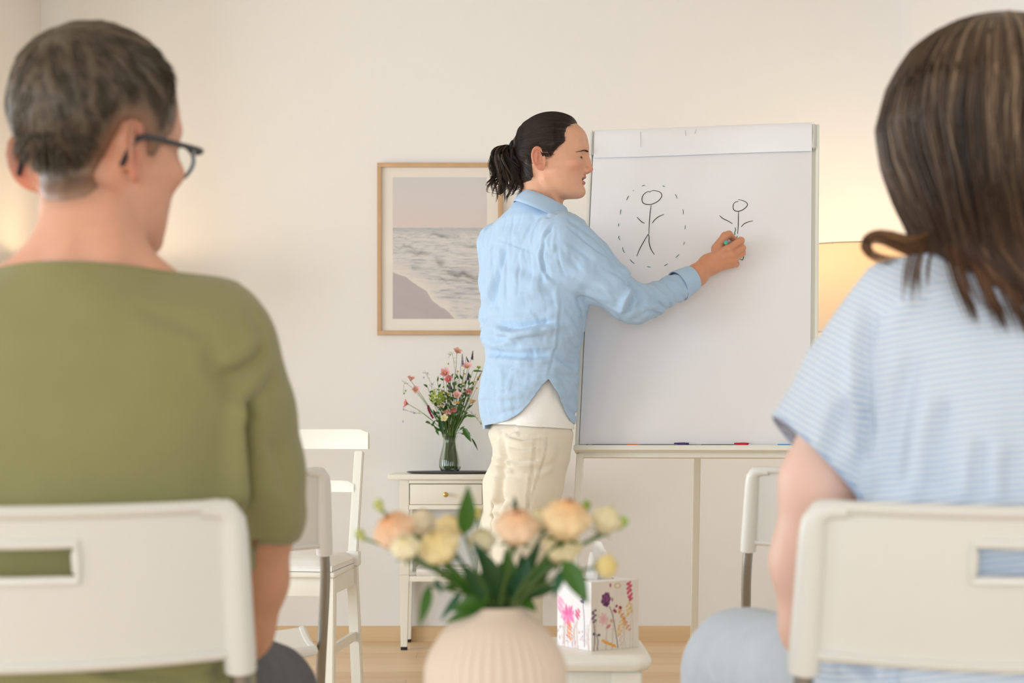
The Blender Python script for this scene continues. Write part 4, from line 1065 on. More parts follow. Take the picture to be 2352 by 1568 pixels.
def bud(label, px, py, rp, Y, d, petal_col):
    s_ = rp/FPX*Y; c = P(px, py, Y); d = np.array(d, float); d /= np.linalg.norm(d); basep = c-d*s_*.6
    q = rose_stem(*((basep[0]/basep[1]*FPX+1176), (1000-(basep[2]-CAMH)/basep[1]*FPX)), basep[1]); t = thing('rose_bud', label, 'flower', tuple(q[0]), 0, RG)
    MB().tube(q, .0012, 7).build('stem', M['stem'], t, world=True); Mx = frame(tuple(d))
    MB().sphere(tuple(c), s_*.62, 12, 9, sc=(.8, .8, 1.25), M=Mx.to_3x3()).build('bloom', mat('bud_petals', petal_col, .6), t, world=True)
    g = MB()
    for k in range(5):
        a_ = k*1.257; R_ = []
        e = basep+np.array(Mx @ Vector((s_*.45*math.cos(a_), s_*.45*math.sin(a_), s_*1.75))); m_ = basep+np.array(Mx @ Vector((s_*.68*math.cos(a_), s_*.68*math.sin(a_), s_*.6)))
        leaf_mesh(g, basep, (m_+e)/2, tuple(m_-c), s_*.40, -.02, 7)
    g.sphere(tuple(basep), s_*.32, 9, 6); g.build('sepals', M['sepal'], t, world=True); return t
PEACH, CREAM, YEL, HEART = (250, 196, 140), (250, 226, 190), (246, 228, 164), (246, 170, 96)
rose('large peach rose at the far left of the beige vase', 912, 1226, 50, 1.52, (-.35, -.55, .65), HEART, (250, 214, 180))
rose('creamy half open rose below the far left peach rose', 932, 1262, 34, 1.48, (-.1, -.5, .55), YEL, (250, 240, 206))
rose('small yellow cream rose beside the upright leaf', 1032, 1216, 34, 1.55, (.25, -.5, .75), (246, 220, 150), (250, 230, 176))
rose('larger yellow cream rose under the upright leaf', 1012, 1262, 48, 1.50, (-.25, -.5, .55), (244, 216, 140), (250, 232, 180))
rose('round peach rose in the middle of the beige vase', 1185, 1218, 50, 1.50, (.05, -.62, .75), (250, 178, 116), (252, 222, 190))
rose('largest rose, cream with a peach heart, right of the middle', 1298, 1202, 56, 1.50, (.15, -.50, .80), HEART, (252, 226, 180))
rose('cream rose tucked below the largest rose', 1288, 1262, 46, 1.53, (.1, -.35, .4), YEL, (248, 232, 190))
rose('cream bloom between the middle and the largest rose', 1246, 1198, 30, 1.56, (-.2, -.4, .8), YEL, (250, 238, 206))
rose('greenish cream rose at the upper right', 1390, 1200, 36, 1.53, (.35, -.3, .85), (238, 230, 170), (248, 236, 200))
rose('yellow rose hanging low on the right before the tissue box', 1388, 1300, 28, 1.49, (.75, -.45, .1), (240, 214, 120), (246, 226, 160))
rose('pale cream rose half hidden behind the large leaf', 1108, 1246, 32, 1.56, (.0, -.5, .7), (240, 232, 180), (248, 240, 210))
rose('blurred pale rose behind the far left peach rose', 968, 1205, 34, 1.62, (.1, -.3, .9), (244, 226, 190), (246, 232, 204))
bud('closed green bud at the upper left of the roses', 870, 1160, 21, 1.55, (-.4, -.2, .8), (206, 208, 130)); bud('closed green bud at the far left, lowest of the buds', 828, 1228, 20, 1.55, (-.6, -.2, .7), (200, 206, 124))
bud('green bud at the far right of the roses', 1428, 1200, 23, 1.53, (.6, -.2, .8), (170, 196, 90)); bud('small green bud above the largest rose', 1346, 1162, 19, 1.56, (.2, -.2, .9), (150, 172, 70)); bud('little yellow bud right of the upright leaf', 1098, 1178, 19, 1.58, (.1, -.2, .9), (226, 206, 130))
# leaf sprays
def leaf_spray(label, pts, Y=1.52):
    """pts: list of (base px,py, tip px,py, half width px, material, normal)"""
    px, py = pts[0][0], pts[0][1]; q = rose_stem(px, py, Y); t = thing('rose_leaves', label, 'foliage', tuple(q[0]), 0, 'leaf sprays in the ribbed beige vase')
    MB().tube(q, .0013, 7).build('stem', M['stem_dark'], t, world=True)
    for bx, by, tx, ty, wd, m, nr in pts:
        A = P(bx, by, Y); B = P(tx, ty, Y-.012); leaf_mesh(MB(), A, B, nr, wd/FPX*Y, .10, 11).build('leaf', M[m], t, world=True)
    return t
n0 = (.2, -1, .5)
leaf_spray('leaf spray with the tall upright leaf', [(1066, 1226, 1078, 1116, 25, 'leaf', (.3, -1, .1))], 1.50)
leaf_spray('leaf spray with the broad leaf in front of the tissue box', [(1296, 1288, 1352, 1386, 27, 'leaf', (-.2, -1, .6)), (1290, 1310, 1272, 1370, 13, 'leaf3', n0)], 1.48)
leaf_spray('leaf spray with one small leaf hanging far left', [(985, 1345, 966, 1438, 15, 'leaf', (.4, -1, .1)), (1000, 1330, 1015, 1362, 8, 'leaf3', n0)], 1.50)
leaf_spray('leaf spray with a tiny tip showing above the middle rose', [(1183, 1190, 1183, 1140, 9, 'leaf3', n0)], 1.60)
fills = [[(1120, 1380, 1060, 1290, 24, 'leaf2', n0), (1120, 1380, 1020, 1430, 16, 'leaf', n0), (1125, 1370, 1035, 1400, 20, 'leaf', n0)], [(1140, 1370, 1110, 1260, 30, 'leaf2', n0), (1140, 1350, 1090, 1240, 20, 'leaf3', n0), (1100, 1350, 1040, 1340, 18, 'leaf', n0)],
         [(1180, 1380, 1215, 1280, 26, 'leaf3', n0), (1170, 1370, 1165, 1260, 26, 'leaf', n0), (1150, 1330, 1195, 1360, 22, 'leaf3', (.1, -.6, 1))], [(1200, 1380, 1270, 1280, 22, 'leaf2', n0), (1200, 1390, 1225, 1300, 22, 'leaf', n0), (1190, 1340, 1240, 1250, 18, 'leaf2', n0)],
         [(1090, 1370, 1025, 1300, 15, 'leaf', n0), (1080, 1340, 1010, 1350, 12, 'leaf', n0), (1060, 1360, 1010, 1425, 10, 'leaf3', n0)], [(1210, 1370, 1290, 1340, 15, 'leaf2', n0), (1215, 1340, 1270, 1270, 16, 'leaf', n0), (1200, 1380, 1232, 1402, 16, 'leaf', n0)],
         [(1150, 1385, 1090, 1310, 26, 'leaf', n0), (1160, 1390, 1120, 1300, 24, 'leaf2', n0), (1130, 1390, 1065, 1370, 20, 'leaf2', n0)], [(1190, 1370, 1250, 1330, 22, 'leaf', n0), (1200, 1370, 1200, 1270, 24, 'leaf2', n0), (1170, 1385, 1150, 1290, 26, 'leaf3', n0)]]
for k, f in enumerate(fills):
    leaf_spray('dark green leaf spray filling the neck of the beige vase', f, 1.53+.012*(k % 4))
# ================================================================ people
M['skin'] = mat('skin', (222, 168, 138), .48, sss=.12, attr='col', spec=.35, bump=(900, .08))
M['brow'] = mat('brow_hair', (44, 30, 24), .7)
M['eye'] = mat('eye_white', (236, 230, 224), .2); M['iris'] = mat('iris', (54, 38, 28), .2)
M['teeth'] = mat('teeth', (240, 234, 222), .3); M['mouth'] = mat('mouth', (70, 26, 24), .6)
def ear_f(x, y, z, sy):
    u = x+.0135; v = z-.003; w_ = sy*y-.0735-.011*np.clip(-u/.018+.1, -.6, 1.3)
    v2 = v; u2 = u+.10*v
    e = np.sqrt((u2/.0165)**2+(v2/.0275)**2)+1e-6
    rim = np.sqrt(((e-1)*.0195)**2+(w_)**2)-.0034
    plate = ell(u2, w_, v2, (0, -.0045, 0), (.0165, .0030, .0265))
    f = smin(rim, plate, .004)
    f = smin(f, ell(u2, w_, v2, (.004, 0, -.0245), (.0095, .0045, .009)), .005)
    anti = rc(u2, w_, v2, (-.003, -.002, .013), (-.0065, -.002, -.012), .0034, .0030); f = smin(f, anti, .004)
    f = smin(f, rc(u2, w_, v2, (.0125, -.001, .000), (.0125, -.001, -.008), .0045, .0045), .004)
    f = smin(f, rc(u2, w_, v2, (.006, -.013, .008), (.002, -.014, -.012), .010, .009), .006)
    return f, ell(u2, w_, v2, (.0030, .001, -.003), (.0062, .0085, .0098))
HZ = np.array([-.102, -.094, -.086, -.074, -.060, -.045, -.030, -.012, .005, .022, .045, .065, .090])
HF = np.array([.084, .100, .1065, .1045, .1035, .1045, .108, .111, .1135, .115, .1175, .114, .104])
HB = np.array([.052, .034, .022, .006, -.008, -.016, -.02, -.02, -.02, -.02, -.02, -.02, -.02])
HW = np.array([.022, .034, .0415, .0505, .0560, .0605, .0640, .0668, .0680, .0680, .0685, .069, .068])
HC = np.array([.070, .062, .054, .046, .042, .040, .038, .036, .034, .032, .030, .028, .028])
_zt = np.linspace(HZ[0], HZ[-1], 80)
_tt = np.interp(_zt, HZ, np.linspace(0, 1, len(HZ)))
def _sm(a): 
    q = np.interp(_zt, HZ, a)
    for _ in range(30): q[1:-1] = (q[:-2]+2*q[1:-1]+q[2:])/4
    return q
HF, HB, HW, HC = map(_sm, (HF, HB, HW, HC)); HZ = _zt
def head_f(x, y, z):
    ay = np.abs(y)
    cran = ell(x, y, z, (.017, 0, .052), (.0965, .0735, .083))
    zz = np.clip(z, HZ[0], HZ[-1]); xf = np.interp(zz, HZ, HF); xb = np.interp(zz, HZ, HB); wd = np.interp(zz, HZ, HW); cx = np.interp(zz, HZ, HC)
    a = np.where(x > cx, xf-cx, cx-xb); k = (np.abs((x-cx)/a)**2.15+(ay/wd)**2.15)**(1/2.15)
    face = (k-1)*np.minimum(a, wd); face = smax(face, np.maximum(-.1005-z, z-.088), .016)
    f = smin(cran, face, .018)
    f = smin(f, ell(x, ay, z, (.074, .046, -.008), (.026, .019, .015)), .016)
    f = smin(f, rc(x, ay, z, (.1075, .006, .040), (.090, .046, .042), .0085, .007), .012)
    f = smin(f, ell(x, y, z, (.0935, 0, -.083), (.0165, .020, .015)), .016)
    f = smax(f, -ell(x, ay, z, (.1165, .0315, .0155), (.0155, .0175, .0115)), .012)
    # lids over the eyeball
    lid = np.sqrt((x-.0885)**2+(ay-.0320)**2+(z-.0125)**2)-.0147
    f = smin(f, lid, .004)
    f = smax(f, -np.minimum(rc(x, ay, z, (.1020, .0240, .0082), (.1040, .0325, .0076), .0018, .0029), rc(x, ay, z, (.1040, .0325, .0076), (.0960, .0445, .0080), .0029, .0016)), .0012)
    # nose
    n = rc(x, y, z, (.1130, 0, .026), (.1175, 0, .004), .0062, .0072); n = smin(n, rc(x, y, z, (.1175, 0, .004), (.1215, 0, -.0175), .0072, .0090), .006)
    n = smin(n, ell(x, y, z, (.1232, 0, -.0190), (.0085, .0085, .0078)), .005)
    n = smin(n, ell(x, ay, z, (.1130, .0118, -.0235), (.0090, .0062, .0072)), .006); n = smin(n, rc(x, y, z, (.118, 0, -.025), (.106, 0, -.030), .0048, .005), .006)
    f = smin(f, n, .009)
    f = smax(f, -ell(x, ay, z, (.1165, .0068, -.0310), (.0062, .0032, .0035)), .002)
    # lips
    up = ell(x, ay, z, (.1035, .003, -.0400), (.0095, .0205, .0054)); lo = ell(x, y, z, (.1020, 0, -.0565), (.0092, .0175, .0058))
    f = smin(f, smin(up, lo, .003), .005)
    f = smax(f, -ell(x, y, z, (.1100, 0, -.0478), (.0200, .0185, .0032)), .002)
    return f
def head_ears(x, y, z):
    f = head_f(x, y, z)
    for s_ in (1, -1):
        e, hole = ear_f(x, y, z, s_); f = smax(smin(f, e, .004), -hole, .004)
    return f
def skin_col(L, base, n=None, lips=True):
    """vertex colours from head-local positions (n,3)"""
    x, y, z = L[:, 0], L[:, 1], L[:, 2]; ay = np.abs(y); b = np.array(lin(base)); c = np.repeat(b[None], len(L), 0)
    def mixc(g, col): 
        nonlocal c; c = c*(1-g[:, None])+np.array(lin(col))*g[:, None]
    v = fbm(L, 90, 3); c = c*(.95+.10*v)[:, None]
    mixc(.45*np.exp(-((x-.085)/.03)**2-((ay-.042)/.022)**2-((z+.014)/.022)**2), (226, 138, 118))
    mixc(.55*np.exp(-((x-.126)/.014)**2-(y/.014)**2-((z+.02)/.013)**2), (222, 132, 112))
    ear = sstep(.066, .074, ay)*sstep(.03, .012, np.abs(x+.012))*sstep(.042, .03, np.abs(z-.003)); mixc(.55*ear, (232, 138, 118))
    if lips:
        lp = sstep(.0205, .016, ay)*sstep(.0985, .1035, x)*np.maximum(sstep(.0068, .0048, np.abs(z+.0400)), sstep(.0072, .0050, np.abs(z+.0565))); mixc(.8*lp, (190, 104, 98))
        mo = sstep(.0035, .0025, np.abs(z+.0478))*sstep(.0185, .0165, ay)*sstep(.085, .092, x)*sstep(.1075, .1040, x); mixc(.9*mo, (84, 34, 30))
        ey = np.exp(-((x-.108)/.008)**2-((ay-.033)/.013)**2-((z-.0090)/.0035)**2); mixc(.35*ey, (150, 96, 78))
    return c
class Head:
    def __init__(s, origin, fwd, scale=1.0, pitch=0.0, roll=0.0):
        f = np.array((fwd[0], fwd[1], 0.)); f /= np.linalg.norm(f); l = np.array((-f[1], f[0], 0)); u = np.array((0, 0, 1.))
        cp, sp = math.cos(pitch), math.sin(pitch); f, u = f*cp-u*sp, u*cp+f*sp
        cr, sr = math.cos(roll), math.sin(roll); l, u = l*cr+u*sr, u*cr-l*sr
        s.A = np.stack((f, l, u)); s.o = np.array(origin, float); s.k = scale
    def loc(s, x, y, z):
        x, y, z = x-s.o[0], y-s.o[1], z-s.o[2]; A = s.A/s.k
        return A[0, 0]*x+A[0, 1]*y+A[0, 2]*z, A[1, 0]*x+A[1, 1]*y+A[1, 2]*z, A[2, 0]*x+A[2, 1]*y+A[2, 2]*z
    def l(s, V): return np.stack(s.loc(V[:, 0], V[:, 1], V[:, 2]), 1)
    def w(s, p): return s.o+s.k*(np.atleast_2d(np.asarray(p, float)) @ s.A)
    def f(s, x, y, z): a, b, c = s.loc(x, y, z); return head_ears(a, b, c)*s.k
    def f0(s, x, y, z): a, b, c = s.loc(x, y, z); return head_f(a, b, c)*s.k
def on_head(p, off=.0, it=6):
    p = np.array(p, float)
    for _ in range(it):
        g = grad(head_f, p, .0008); v = head_f(p[:, 0], p[:, 1], p[:, 2])-off; p = p-(v/((g*g).sum(1)+1e-6))[:, None]*g*.9
    return p
def face_bits(H, body, brow_m=None):
    k = H.k; e_m = M['eye']
    for s_ in (-1, 1):
        eye = MB(); c = H.w((.0887, s_*.0320, .0125))[0]; eye.sphere(tuple(c), .0132*k, 20, 14); ob = eye.build('eyeball', [M['eye']], body, world=True)
        d = H.w((.0887+.0108, s_*.0325, .0125-.0050))[0]-c; d /= np.linalg.norm(d); ir = MB(); Mx = frame(tuple(d))
        ir.lathe([(.0001, .00125*k), (.003*k, .0011*k), (.0058*k, .0001)], 20); ir.v = [tuple(c+d*.0121*k+np.array(Mx @ Vector(v))) for v in ir.v]; ir.build('iris', M['iris'], body, world=True)
        b = on_head(spline([(.1145, s_*.009, .0300), (.111, s_*.022, .0310), (.101, s_*.036, .0290), (.083, s_*.050, .0215)], 14), .0006)
        MB().tube(H.w(b), [(.0040*min(1, .35+i/2.5)*(1-i/13)**.6+.0006)*k for i in range(14)], 8, flat=.5).build('eyebrow', brow_m or M['brow'], body, world=True)
        b = np.array([(.0885+.0152*math.cos(a_)*math.cos(e_), s_*(.032+.0152*math.sin(a_)*math.cos(e_)), .0125-.0152*math.sin(e_)) for a_, e_ in zip(np.linspace(-.62, 1.30, 12), .30-.14*np.cos(np.linspace(-1.4, 1.4, 12)))])
        MB().tube(H.w(b), [(.0006+.0006*i/11)*k for i in range(12)], 6).build('eyelash', M['brow'], body, world=True)
    t = MB(); q = [(.0985-.35*(u*.0125)**2/.0125, u*.0125, -.0458) for u in np.linspace(-1, 1, 9)]
    t.tube(H.w(q), .0024*k, 8, flat=.7); t.build('teeth', M['teeth'], body, world=True)
def join_parts(parts):
    """[(V,Q,color)] -> one V,Q,color"""
    Vs, Qs, Cs = [], [], []; n = 0
    for V, Q, c in parts: Vs.append(V); Qs.append(Q+n); Cs.append(c); n += len(V)
    return np.vstack(Vs), np.vstack(Qs), np.vstack(Cs)
def strands(name, paths, radii, cols, m, parent, n=3):
    """many tapered tubes in one mesh; paths list of (k,3)"""
    Vs, Fs, Cs = [], [], []; base = 0
    for p, r, c in zip(paths, radii, cols):
        k = len(p); t = np.gradient(p, axis=0); t /= np.linalg.norm(t, axis=1, keepdims=True)+1e-9
        ref = np.array((.3, .2, .93)); u = np.cross(t, ref); u /= np.linalg.norm(u, axis=1, keepdims=True)+1e-9; w_ = np.cross(t, u)
        rr = r*np.sin(np.pi*np.clip(np.linspace(.05, .985, k), 0, 1)**.8)[:, None]
        ring = np.stack([p+u*rr*math.cos(2*math.pi*j/n)+w_*rr*math.sin(2*math.pi*j/n) for j in range(n)], 1)
        Vs.append(ring.reshape(-1, 3)); I = base+np.arange(k*n).reshape(k, n)
        Fs.append(np.stack((I[:-1], np.roll(I[:-1], -1, 1), np.roll(I[1:], -1, 1), I[1:]), -1).reshape(-1, 4)); base += k*n
        Cs.append(np.repeat(np.asarray(c, float)[None] if np.ndim(c) == 1 else c.repeat(n, 0), k*n if np.ndim(c) == 1 else 1, 0))
    return link_mesh(name, np.vstack(Vs), np.vstack(Fs), m, parent, True, True, color=np.vstack(Cs))
def cloth_obj(name, V, Fs, m, parent, floats=None, thick=.0022, color=None):
    o = link_mesh(name, V, Fs, m, parent, True, True, floats=floats, color=color)
    md = o.modifiers.new('thickness', 'SOLIDIFY'); md.thickness = thick; md.offset = -1
    return o
M['hair_dark'] = mat('hair_dark', (48, 34, 28), .46, attr='col', spec=.45)
M['hair_short'] = mat('hair_short', (92, 82, 68), .5, attr='col', spec=.5)
M['hair_brown'] = mat('hair_brown', (100, 76, 54), .42, attr='col', spec=.5)
# ---------------------------------------------------------------- the presenter
PY = 4.90
pr = thing('person', 'person in a light blue shirt and beige trousers drawing on the flipchart', 'person', (float(P(1205, 1000, PY)[0]), PY, 0))
SKIN1 = (226, 172, 142)
H1 = Head(P(1253.5, 374.7, 4.86), (math.cos(.10), -math.sin(.10)), 1.0)
TH = math.atan2(.62, .785)                       # facing direction of the torso in plan
fx, fy = math.cos(TH), math.sin(TH)
# torso rows  py, left px, right px, depth/width ratio
rows = [(1010, 1117, 1316, .80), (977, 1112, 1317, .80), (947, 1106, 1319, .80), (915, 1102, 1321, .80), (886, 1104, 1323, .79), (861, 1109, 1325, .78), (840, 1115, 1326, .76), (818, 1119, 1327, .74), (797, 1115, 1331, .72),
        (772, 1106, 1337, .70), (752, 1110, 1341, .68), (726, 1120, 1344, .66), (697, 1121, 1345, .64), (660, 1119, 1342, .62), (620, 1118, 1336, .60), (580, 1120, 1326, .58), (548, 1124, 1312, .56), (520, 1136, 1298, .56), (500, 1150, 1290, .72), (482, 1168, 1290, .90), (468, 1180, 1290, .98), (455, 1186, 1288, 1.0), (440, 1188, 1286, 1.0)]
def rot_rows(rows, Yc, th, grow=0.0):
    zs, cx, cy, ax, by = [], [], [], [], []
    for py, l, r, k in rows:
        A = P(l, py, Yc); B = P(r, py, Yc); half = (B[0]-A[0])/2+grow
        # half extent in x of an ellipse with a (side axis) and k*a (front axis), front axis along th
        a = half/math.sqrt((math.sin(th))**2+(k*math.cos(th))**2)
        zs.append(A[2]); cx.append((A[0]+B[0])/2); cy.append(Yc); ax.append(a*k); by.append(a)
    o = np.argsort(zs); return [np.array(q)[o] for q in (zs, cx, cy, ax, by)]
TR = rot_rows(rows, PY, TH)
RS, RE, RWR = P(1296, 552, 4.785), P(1452, 698, 4.80), P(1622, 612, 4.935)     # right shoulder, elbow, wrist
LS, LE, LWR = P(1146, 560, 5.02), P(1140, 735, 5.05), P(1215, 800, 5.14)
def torso1(x, y, z): return loftz(x, y, z, *TR, rot=TH, power=2.25)
SLP = [RS, P(1350, 606, 4.782), P(1400, 655, 4.785), P(1440, 692, 4.797), P(1460, 698, 4.805), P(1500, 688, 4.84), P(1545, 664, 4.88), P(1588, 640, 4.912)]
SLR = [.076, .071, .063, .056, .053, .0465, .0415, .0355]
def sleeve_r(x, y, z): return chain(x, y, z, SLP, SLR, .012)
def sleeve_l(x, y, z): return chain(x, y, z, [LS, (LS+LE)/2, LE, LWR], [.060, .052, .046, .036], .02)
def shirt_f(x, y, z):
    t = torso1(x, y, z)
    # yoke / shoulder ramp from the neck to both shoulders
    nk = P(1236, 492, PY); t = smin(t, rc(x, y, z, nk, RS+np.array((-.012, .02, .0)), .042, .068), .04); t = smin(t, rc(x, y, z, nk, LS, .042, .056), .04)
    return smin(smin(t, sleeve_r(x, y, z), .035), sleeve_l(x, y, z), .02)
V, Q = sdf_mesh(shirt_f, P(1085, 1040, PY)+np.array((0, -.30, 0)), P(1610, 430, PY)+np.array((0, .38, .01)), .0045)
# cut: cuffs, hem, neck
ax_r = SLP[-1]-SLP[-2]; ax_r /= np.linalg.norm(ax_r); ax_l = LWR-LE; ax_l /= np.linalg.norm(ax_l)
qx, qy = pxy(V)
hem_r = np.interp(V[:, 0], *[np.array(q) for q in zip(*[(P(x, y, PY)[0], P(x, y, PY)[2]) for x, y in ((1085, 975), (1112, 977), (1137, 973), (1165, 966), (1187, 954), (1208, 934), (1223, 915), (1240, 892), (1257, 874), (1268, 890), (1280, 908), (1292, 932), (1301, 954), (1309, 966), (1318, 974), (1400, 975))])])
near = V[:, 1] < PY-.0
fld = V[:, 2]-np.where(near, hem_r, np.minimum(hem_r, P(1200, 985, PY)[2]+.0))
arm_zone = (V-SLP[-2]) @ ax_r > 0
fld = np.where((np.abs(V[:, 0]-SLP[-1][0]) < .12) & (qx > 1540), .03-((V-SLP[-1]) @ ax_r)-.03+.0, fld)
fld = np.minimum(fld, .02-((V-LWR) @ ax_l)) if False else fld
nkp = P(1252, 466, PY); nkn = np.array((-.45, .0, -1.)); nkn /= np.linalg.norm(nkn)
fld = np.minimum(fld, np.where(np.hypot(V[:, 0]-nkp[0], V[:, 1]-PY) < .11, ((V-nkp) @ nkn)+.045, 1))
N = vnormals(V, Q)
# folds of the shirt, drawn over the side that faces the room; broad noise elsewhere
def c4(pts): return [(1080+x/2.8, 440+y/2.8) for x, y in pts]
FL = [(c4([(226, 326), (205, 420), (180, 520), (150, 650), (140, 760)]), .011, 6, 1.0), (c4([(200, 350), (150, 480), (138, 620)]), .005, 9, .8),
      (c4([(135, 850), (220, 862), (300, 872), (400, 852), (480, 838), (560, 832)]), .016, 9, 1.0), (c4([(80, 905), (150, 940), (220, 930), (300, 880)]), .009, 10, .8), (c4([(100, 1010), (180, 1040), (300, 1055), (430, 1052), (540, 1045)]), .011, 8, .9),
      (c4([(540, 1045), (610, 1090), (690, 1140)]), .008, 8, .8), (c4([(120, 1060), (200, 1090), (330, 1110)]), .007, 10, .7), (c4([(270, 465), (340, 500), (420, 540), (500, 560)]), .006, 12, .7),
      (c4([(580, 610), (470, 670), (370, 720), (280, 800)]), .006, 16, .7), (c4([(560, 700), (480, 760), (400, 800)]), .005, 14, .6), (c4([(430, 900), (500, 870), (480, 930)]), .006, 10, .6),
      (c4([(592, 630), (582, 760), (572, 880), (560, 1000), (538, 1050), (512, 1140), (495, 1222)]), .0035, 3.0, .5), (c4([(552, 200), (500, 255), (468, 320), (455, 430), (470, 500), (500, 545), (585, 612)]), .0045, 3.2, .9),
      (c4([(140, 290), (230, 322), (330, 362), (430, 405)]), .0025, 3, .5), (c4([(430, 405), (450, 320), (545, 205)]), .0025, 3, .5),
      (c4([(640, 640), (740, 690), (850, 770), (960, 815), (1040, 840)]), .005, 9, .6), (c4([(560, 470), (680, 560), (800, 650), (930, 740), (1000, 800)]), .0045, 10, .7), (c4([(640, 360), (760, 450), (880, 560), (960, 640)]), .0045, 10, .6), (c4([(560, 330), (640, 440), (740, 530)]), .004, 9, .6), (c4([(700, 690), (800, 700), (900, 750)]), .004, 9, .6),
      (c4([(1062, 625), (1045, 680), (1020, 750), (1010, 800)]), .013, 8, 1.0), (c4([(1010, 582), (1060, 610), (1085, 640), (1075, 690)]), .009, 6, .8), (c4([(1095, 640), (1100, 700), (1080, 760)]), .006, 8, .7), (c4([(1150, 620), (1180, 690), (1190, 740)]), .004, 8, .6), (c4([(1200, 600), (1215, 680), (1240, 760)]), .0035, 8, .6),
      (c4([(1262, 568), (1290, 610), (1318, 660), (1330, 720)]), .0035, 3, .4), (c4([(200, 1180), (300, 1210), (420, 1180)]), .005, 16, .6), (c4([(340, 1400), (420, 1290), (495, 1225)]), .003, 8, .5), (c4([(110, 1250), (130, 1380), (150, 1470)]), .006, 14, .6), (c4([(560, 1110), (600, 1200), (640, 1320), (655, 1440)]), .005, 12, .6)]
front = sstep(.15, -.35, N[:, 1])
dsp = folds(qx, qy, FL, None)*front
d2 = (fbm(V, (16, 16, 7), 3)-.5)*.011+(fbm(V+3, (48, 48, 22), 3)-.5)*.0055
sl_z = sstep(1290, 1330, qx)*sstep(1580, 1500, qx)
def ridged(p, s, o=3): return 1-2*np.abs(fbm(p, s, o)-.5)
e_a = np.array((.80, .02, -.60)); e_b = np.array((.60, 0, .80))
pa_ = np.stack((V @ e_a, V @ e_b, V[:, 1]), 1)
rs_ = ridged(pa_, (7, 34, 20)); rv_ = ridged(V+7, (26, 26, 7)); rh_ = ridged(V+2, (9, 9, 30))
up_ = sstep(720, 600, qy); rt_ = rv_*up_+rh_*(1-up_)*.6+rv_*(1-up_)*.4
w_s = sstep(1270, 1330, qx)
cr_ = -(sstep(.72, .97, rs_*w_s+rt_*(1-w_s)))*.0048
ndmp = sstep(.075, .14, np.linalg.norm((V-P(1250, 470, 4.88))*np.array((1, 1, 1.2)), axis=1))
V2 = V+N*((dsp+d2*(.75+.25*sl_z)+cr_)*ndmp)[:, None]
Vc, Fc, ex = clip(V2, Q, fld, N[:, 1])
M['linen_blue'] = mat('blue_linen', (178, 205, 233), .85, sheen=.15, bump=(300, .35, (1, 1, 7), .0012), vary=(170, .06, (1, 1, 10)))
shirt = cloth_obj('shirt', Vc, Fc, M['linen_blue'], pr)
# cuff
g = MB(); R = []
u0 = np.cross(ax_r, (0, 0, 1.)); u0 /= np.linalg.norm(u0); w0 = np.cross(ax_r, u0)
for t_, r_ in ((-.050, .0415), (-.052, .0445), (-.046, .0450), (-.004, .0385), (.004, .0375), (.004, .0350), (-.03, .036)): R.append([SLP[-1]+ax_r*t_+u0*r_*.95*math.cos(2*math.pi*k/40)+w0*r_*math.sin(2*math.pi*k/40) for k in range(40)])
g.rings(R, caps=False); g.build('cuff', M['linen_blue'], shirt, world=True)
# collar: stand plus fold
nc = P(1254, 461, 4.865); cd = np.array((-.46, .0, -1.)); cd /= np.linalg.norm(cd); cu = -cd
e1 = np.array((1, 0, 0))-cu*cu[0]; e1 /= np.linalg.norm(e1); e2 = np.cross(cu, e1)
def cring(h, r1, r2, dx=0, n=48, gap=.35):
    out = []
    for k in range(n):
        a_ = gap+(2*math.pi-2*gap)*k/(n-1); out.append(nc+cu*h+e1*(r1*math.cos(a_)+dx)+e2*r2*math.sin(a_))
    return out
R = [cring(-.034, .066, .060), cring(-.008, .0615, .0565), cring(.001, .0610, .0565), cring(.0035, .0640, .0590), cring(-.001, .0690, .0650), cring(-.014, .0775, .0735, .003), cring(-.030, .0850, .0810, .005), cring(-.040, .0885, .0850, .006)]
R[-1] = [p+e1*.008*max(0, math.cos(.35+(2*math.pi-.7)*k/47))**4-cu*.008*max(0, math.cos(.35+(2*math.pi-.7)*k/47))**4 for k, p in enumerate(R[-1])]
g = MB().rings(R, caps=False, closed=False); co = g.build('collar', M['linen_blue'], shirt, world=True); md = co.modifiers.new('thickness', 'SOLIDIFY'); md.thickness = .002; md.offset = 0
# undershirt and trousers
UR = rot_rows([(1000, 1117, 1316, .78), (984, 1119, 1316, .78), (960, 1118, 1314, .78), (920, 1119, 1311, .76), (880, 1124, 1308, .72), (850, 1135, 1300, .66), (820, 1150, 1290, .6), (790, 1160, 1280, .55)], PY, TH)
V, Q = sdf_mesh(lambda x, y, z: loftz(x, y, z, *UR, rot=TH, power=2.25), P(1095, 1010, PY)+np.array((0, -.26, 0)), P(1340, 800, PY)+np.array((0, .26, 0)), .0048)
N = vnormals(V, Q); qx, qy = pxy(V); V = V+N*((fbm(V, (30, 30, 9), 2)-.5)*.005-.0035*np.exp(-((qy-976+.03*(1215-qx))/1.6)**2))[:, None]
hz = P(1250, 983, PY)[2]+.00*qx; Vc, Fc, _ = clip(V, Q, np.minimum(V[:, 2]-(P(1250, 981, PY)[2]-.00008*(qx-1250)), P(1250, 815, PY)[2]-V[:, 2]))
cloth_obj('undershirt', Vc, Fc, M['linen_white'], pr)
HIP = P(1217, 1000, PY)
rd = np.array((math.sin(TH), -math.cos(TH), 0)); fd = np.array((fx, fy, 0))
kneeR = P(1196, 1235, 4.86); ankR = P(1172, 1640, 4.90); kneeL = P(1160, 1235, 5.02); ankL = P(1120, 1625, 5.16)
hipR = P(1222, 1050, 4.84); hipL = P(1205, 1050, 4.98)
